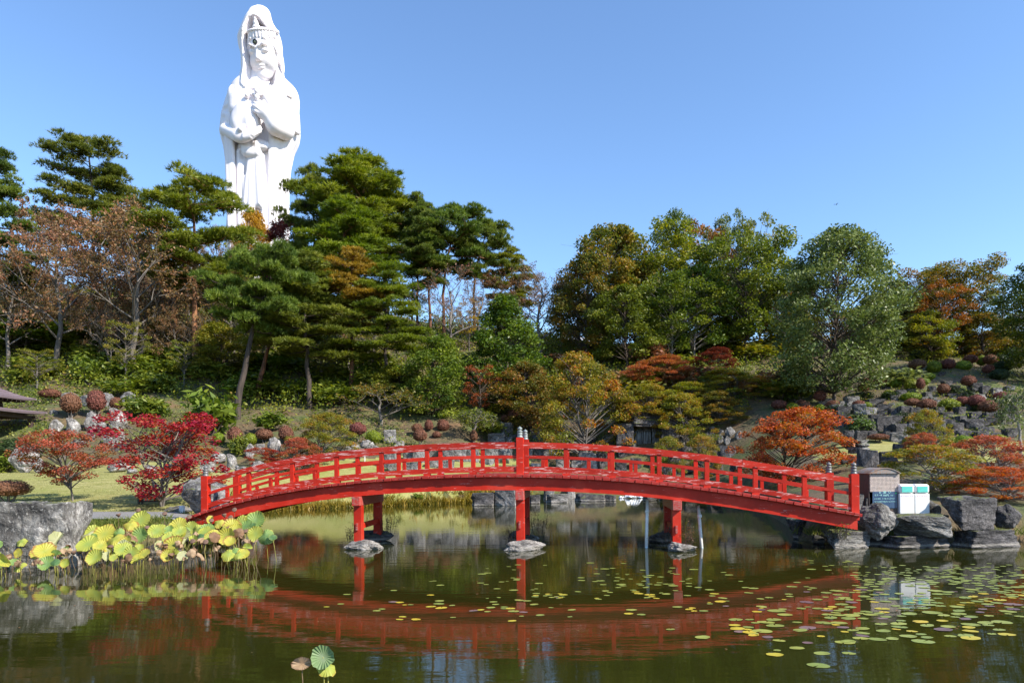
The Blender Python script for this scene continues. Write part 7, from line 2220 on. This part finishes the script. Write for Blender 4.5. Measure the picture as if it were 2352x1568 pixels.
big(1490, 968, 120, 24, 49.2, 'dark slab roofing the waterfall recess', 1.0)
big(1490, 1000, 66, 60, 50.6, 'dark back wall rock of the waterfall recess', 0.6)
tree('maple_d', 'maple_tree', 'dark overhanging maple right above the waterfall recess', 1488, 885, 150, 'maple_green', 'grey', None, 50.2, 'maple')
tree('maple_d', 'maple_tree', 'olive maple drooping over the cliff stones right of the waterfall', 1575, 905, 140, 'maple_green', 'grey', None, 48.6, 'maple')
tree('maple_d', 'maple_tree', 'second olive maple over the cliff stones nearer the orange maple', 1650, 900, 130, 'oak', 'grey', None, 49.5, 'maple')

# ------------------------------------------------------------------ far houses and a bird
def house(px, py, Y, W, D, Hh, wallc, roofc, label, rz=0.0):
    p = at(px, py, Y); t = empty('house', p, rz); tag(t, label, 'house', 'houses beyond the hill')
    wm = plain('house_wall_%d' % px, wallc, 0.8, 0, 0.06); rm = plain('house_roof_%d' % px, roofc, 0.6, 0, 0.15, 4)
    w = MB().box((0, 0, Hh / 2 - 2), (W, D, Hh + 4)).build('wall', wm, t)
    mb = MB(); o = 0.5
    mb.add([(-W / 2 - o, -D / 2 - o, Hh), (W / 2 + o, -D / 2 - o, Hh), (W / 2 + o, D / 2 + o, Hh), (-W / 2 - o, D / 2 + o, Hh), (-W / 2 + 0.3, 0, Hh + D * 0.28), (W / 2 - 0.3, 0, Hh + D * 0.28)],
           [(0, 1, 5, 4), (1, 2, 5), (2, 3, 4, 5), (3, 0, 4), (3, 2, 1, 0)])
    mb.build('roof', rm, t)
    gl = plain('dark_window', (0.03, 0.035, 0.04), 0.15)
    for i in range(3):
        MB().box((-W / 3 + i * W / 3, -D / 2 - 0.02, Hh * 0.6), (W * 0.16, 0.06, Hh * 0.35)).build('window', gl, w)
house(2380, 764, 92, 7, 6, 0.9, (0.70, 0.68, 0.66), (0.10, 0.09, 0.09), 'pale house with dark roof peeping over the right crest')
house(1322, 812, 96, 6, 5, 0.9, (0.78, 0.77, 0.76), (0.30, 0.30, 0.31), 'white building glimpsed between trunks left of the right wood')
house(392, 648, 98, 8, 7, 1.0, (0.35, 0.34, 0.33), (0.19, 0.19, 0.20), 'grey roofed building behind the trees left of the statue')
def bird():
    p = at(1921, 470, 60); t = empty('bird', p, 0.6, (0.7, 0.7, 0.7)); tag(t, 'tiny dark bird flying in the empty sky at right', 'bird')
    bm_ = plain('dark_feathers', (0.03, 0.03, 0.03), 0.8)
    MB().lathe([(0.004, -0.16), (0.035, -0.08), (0.05, 0.0), (0.03, 0.09), (0.004, 0.15)], 8).build('body', bm_, t, smooth=True, rot=(0, R(85), 0))
    for s in (-1, 1):
        mb = MB(); mb.add([(-0.06, 0, 0.02), (0.07, 0, 0.02), (0.03, s * 0.16, 0.10), (-0.08, s * 0.16, 0.10), (-0.08, s * 0.34, 0.05)], [(0, 1, 2, 3), (3, 2, 4)])
        w = mb.build('wing', bm_, t, fix=False); w.modifiers.new('t', 'SOLIDIFY').thickness = 0.01
bird()
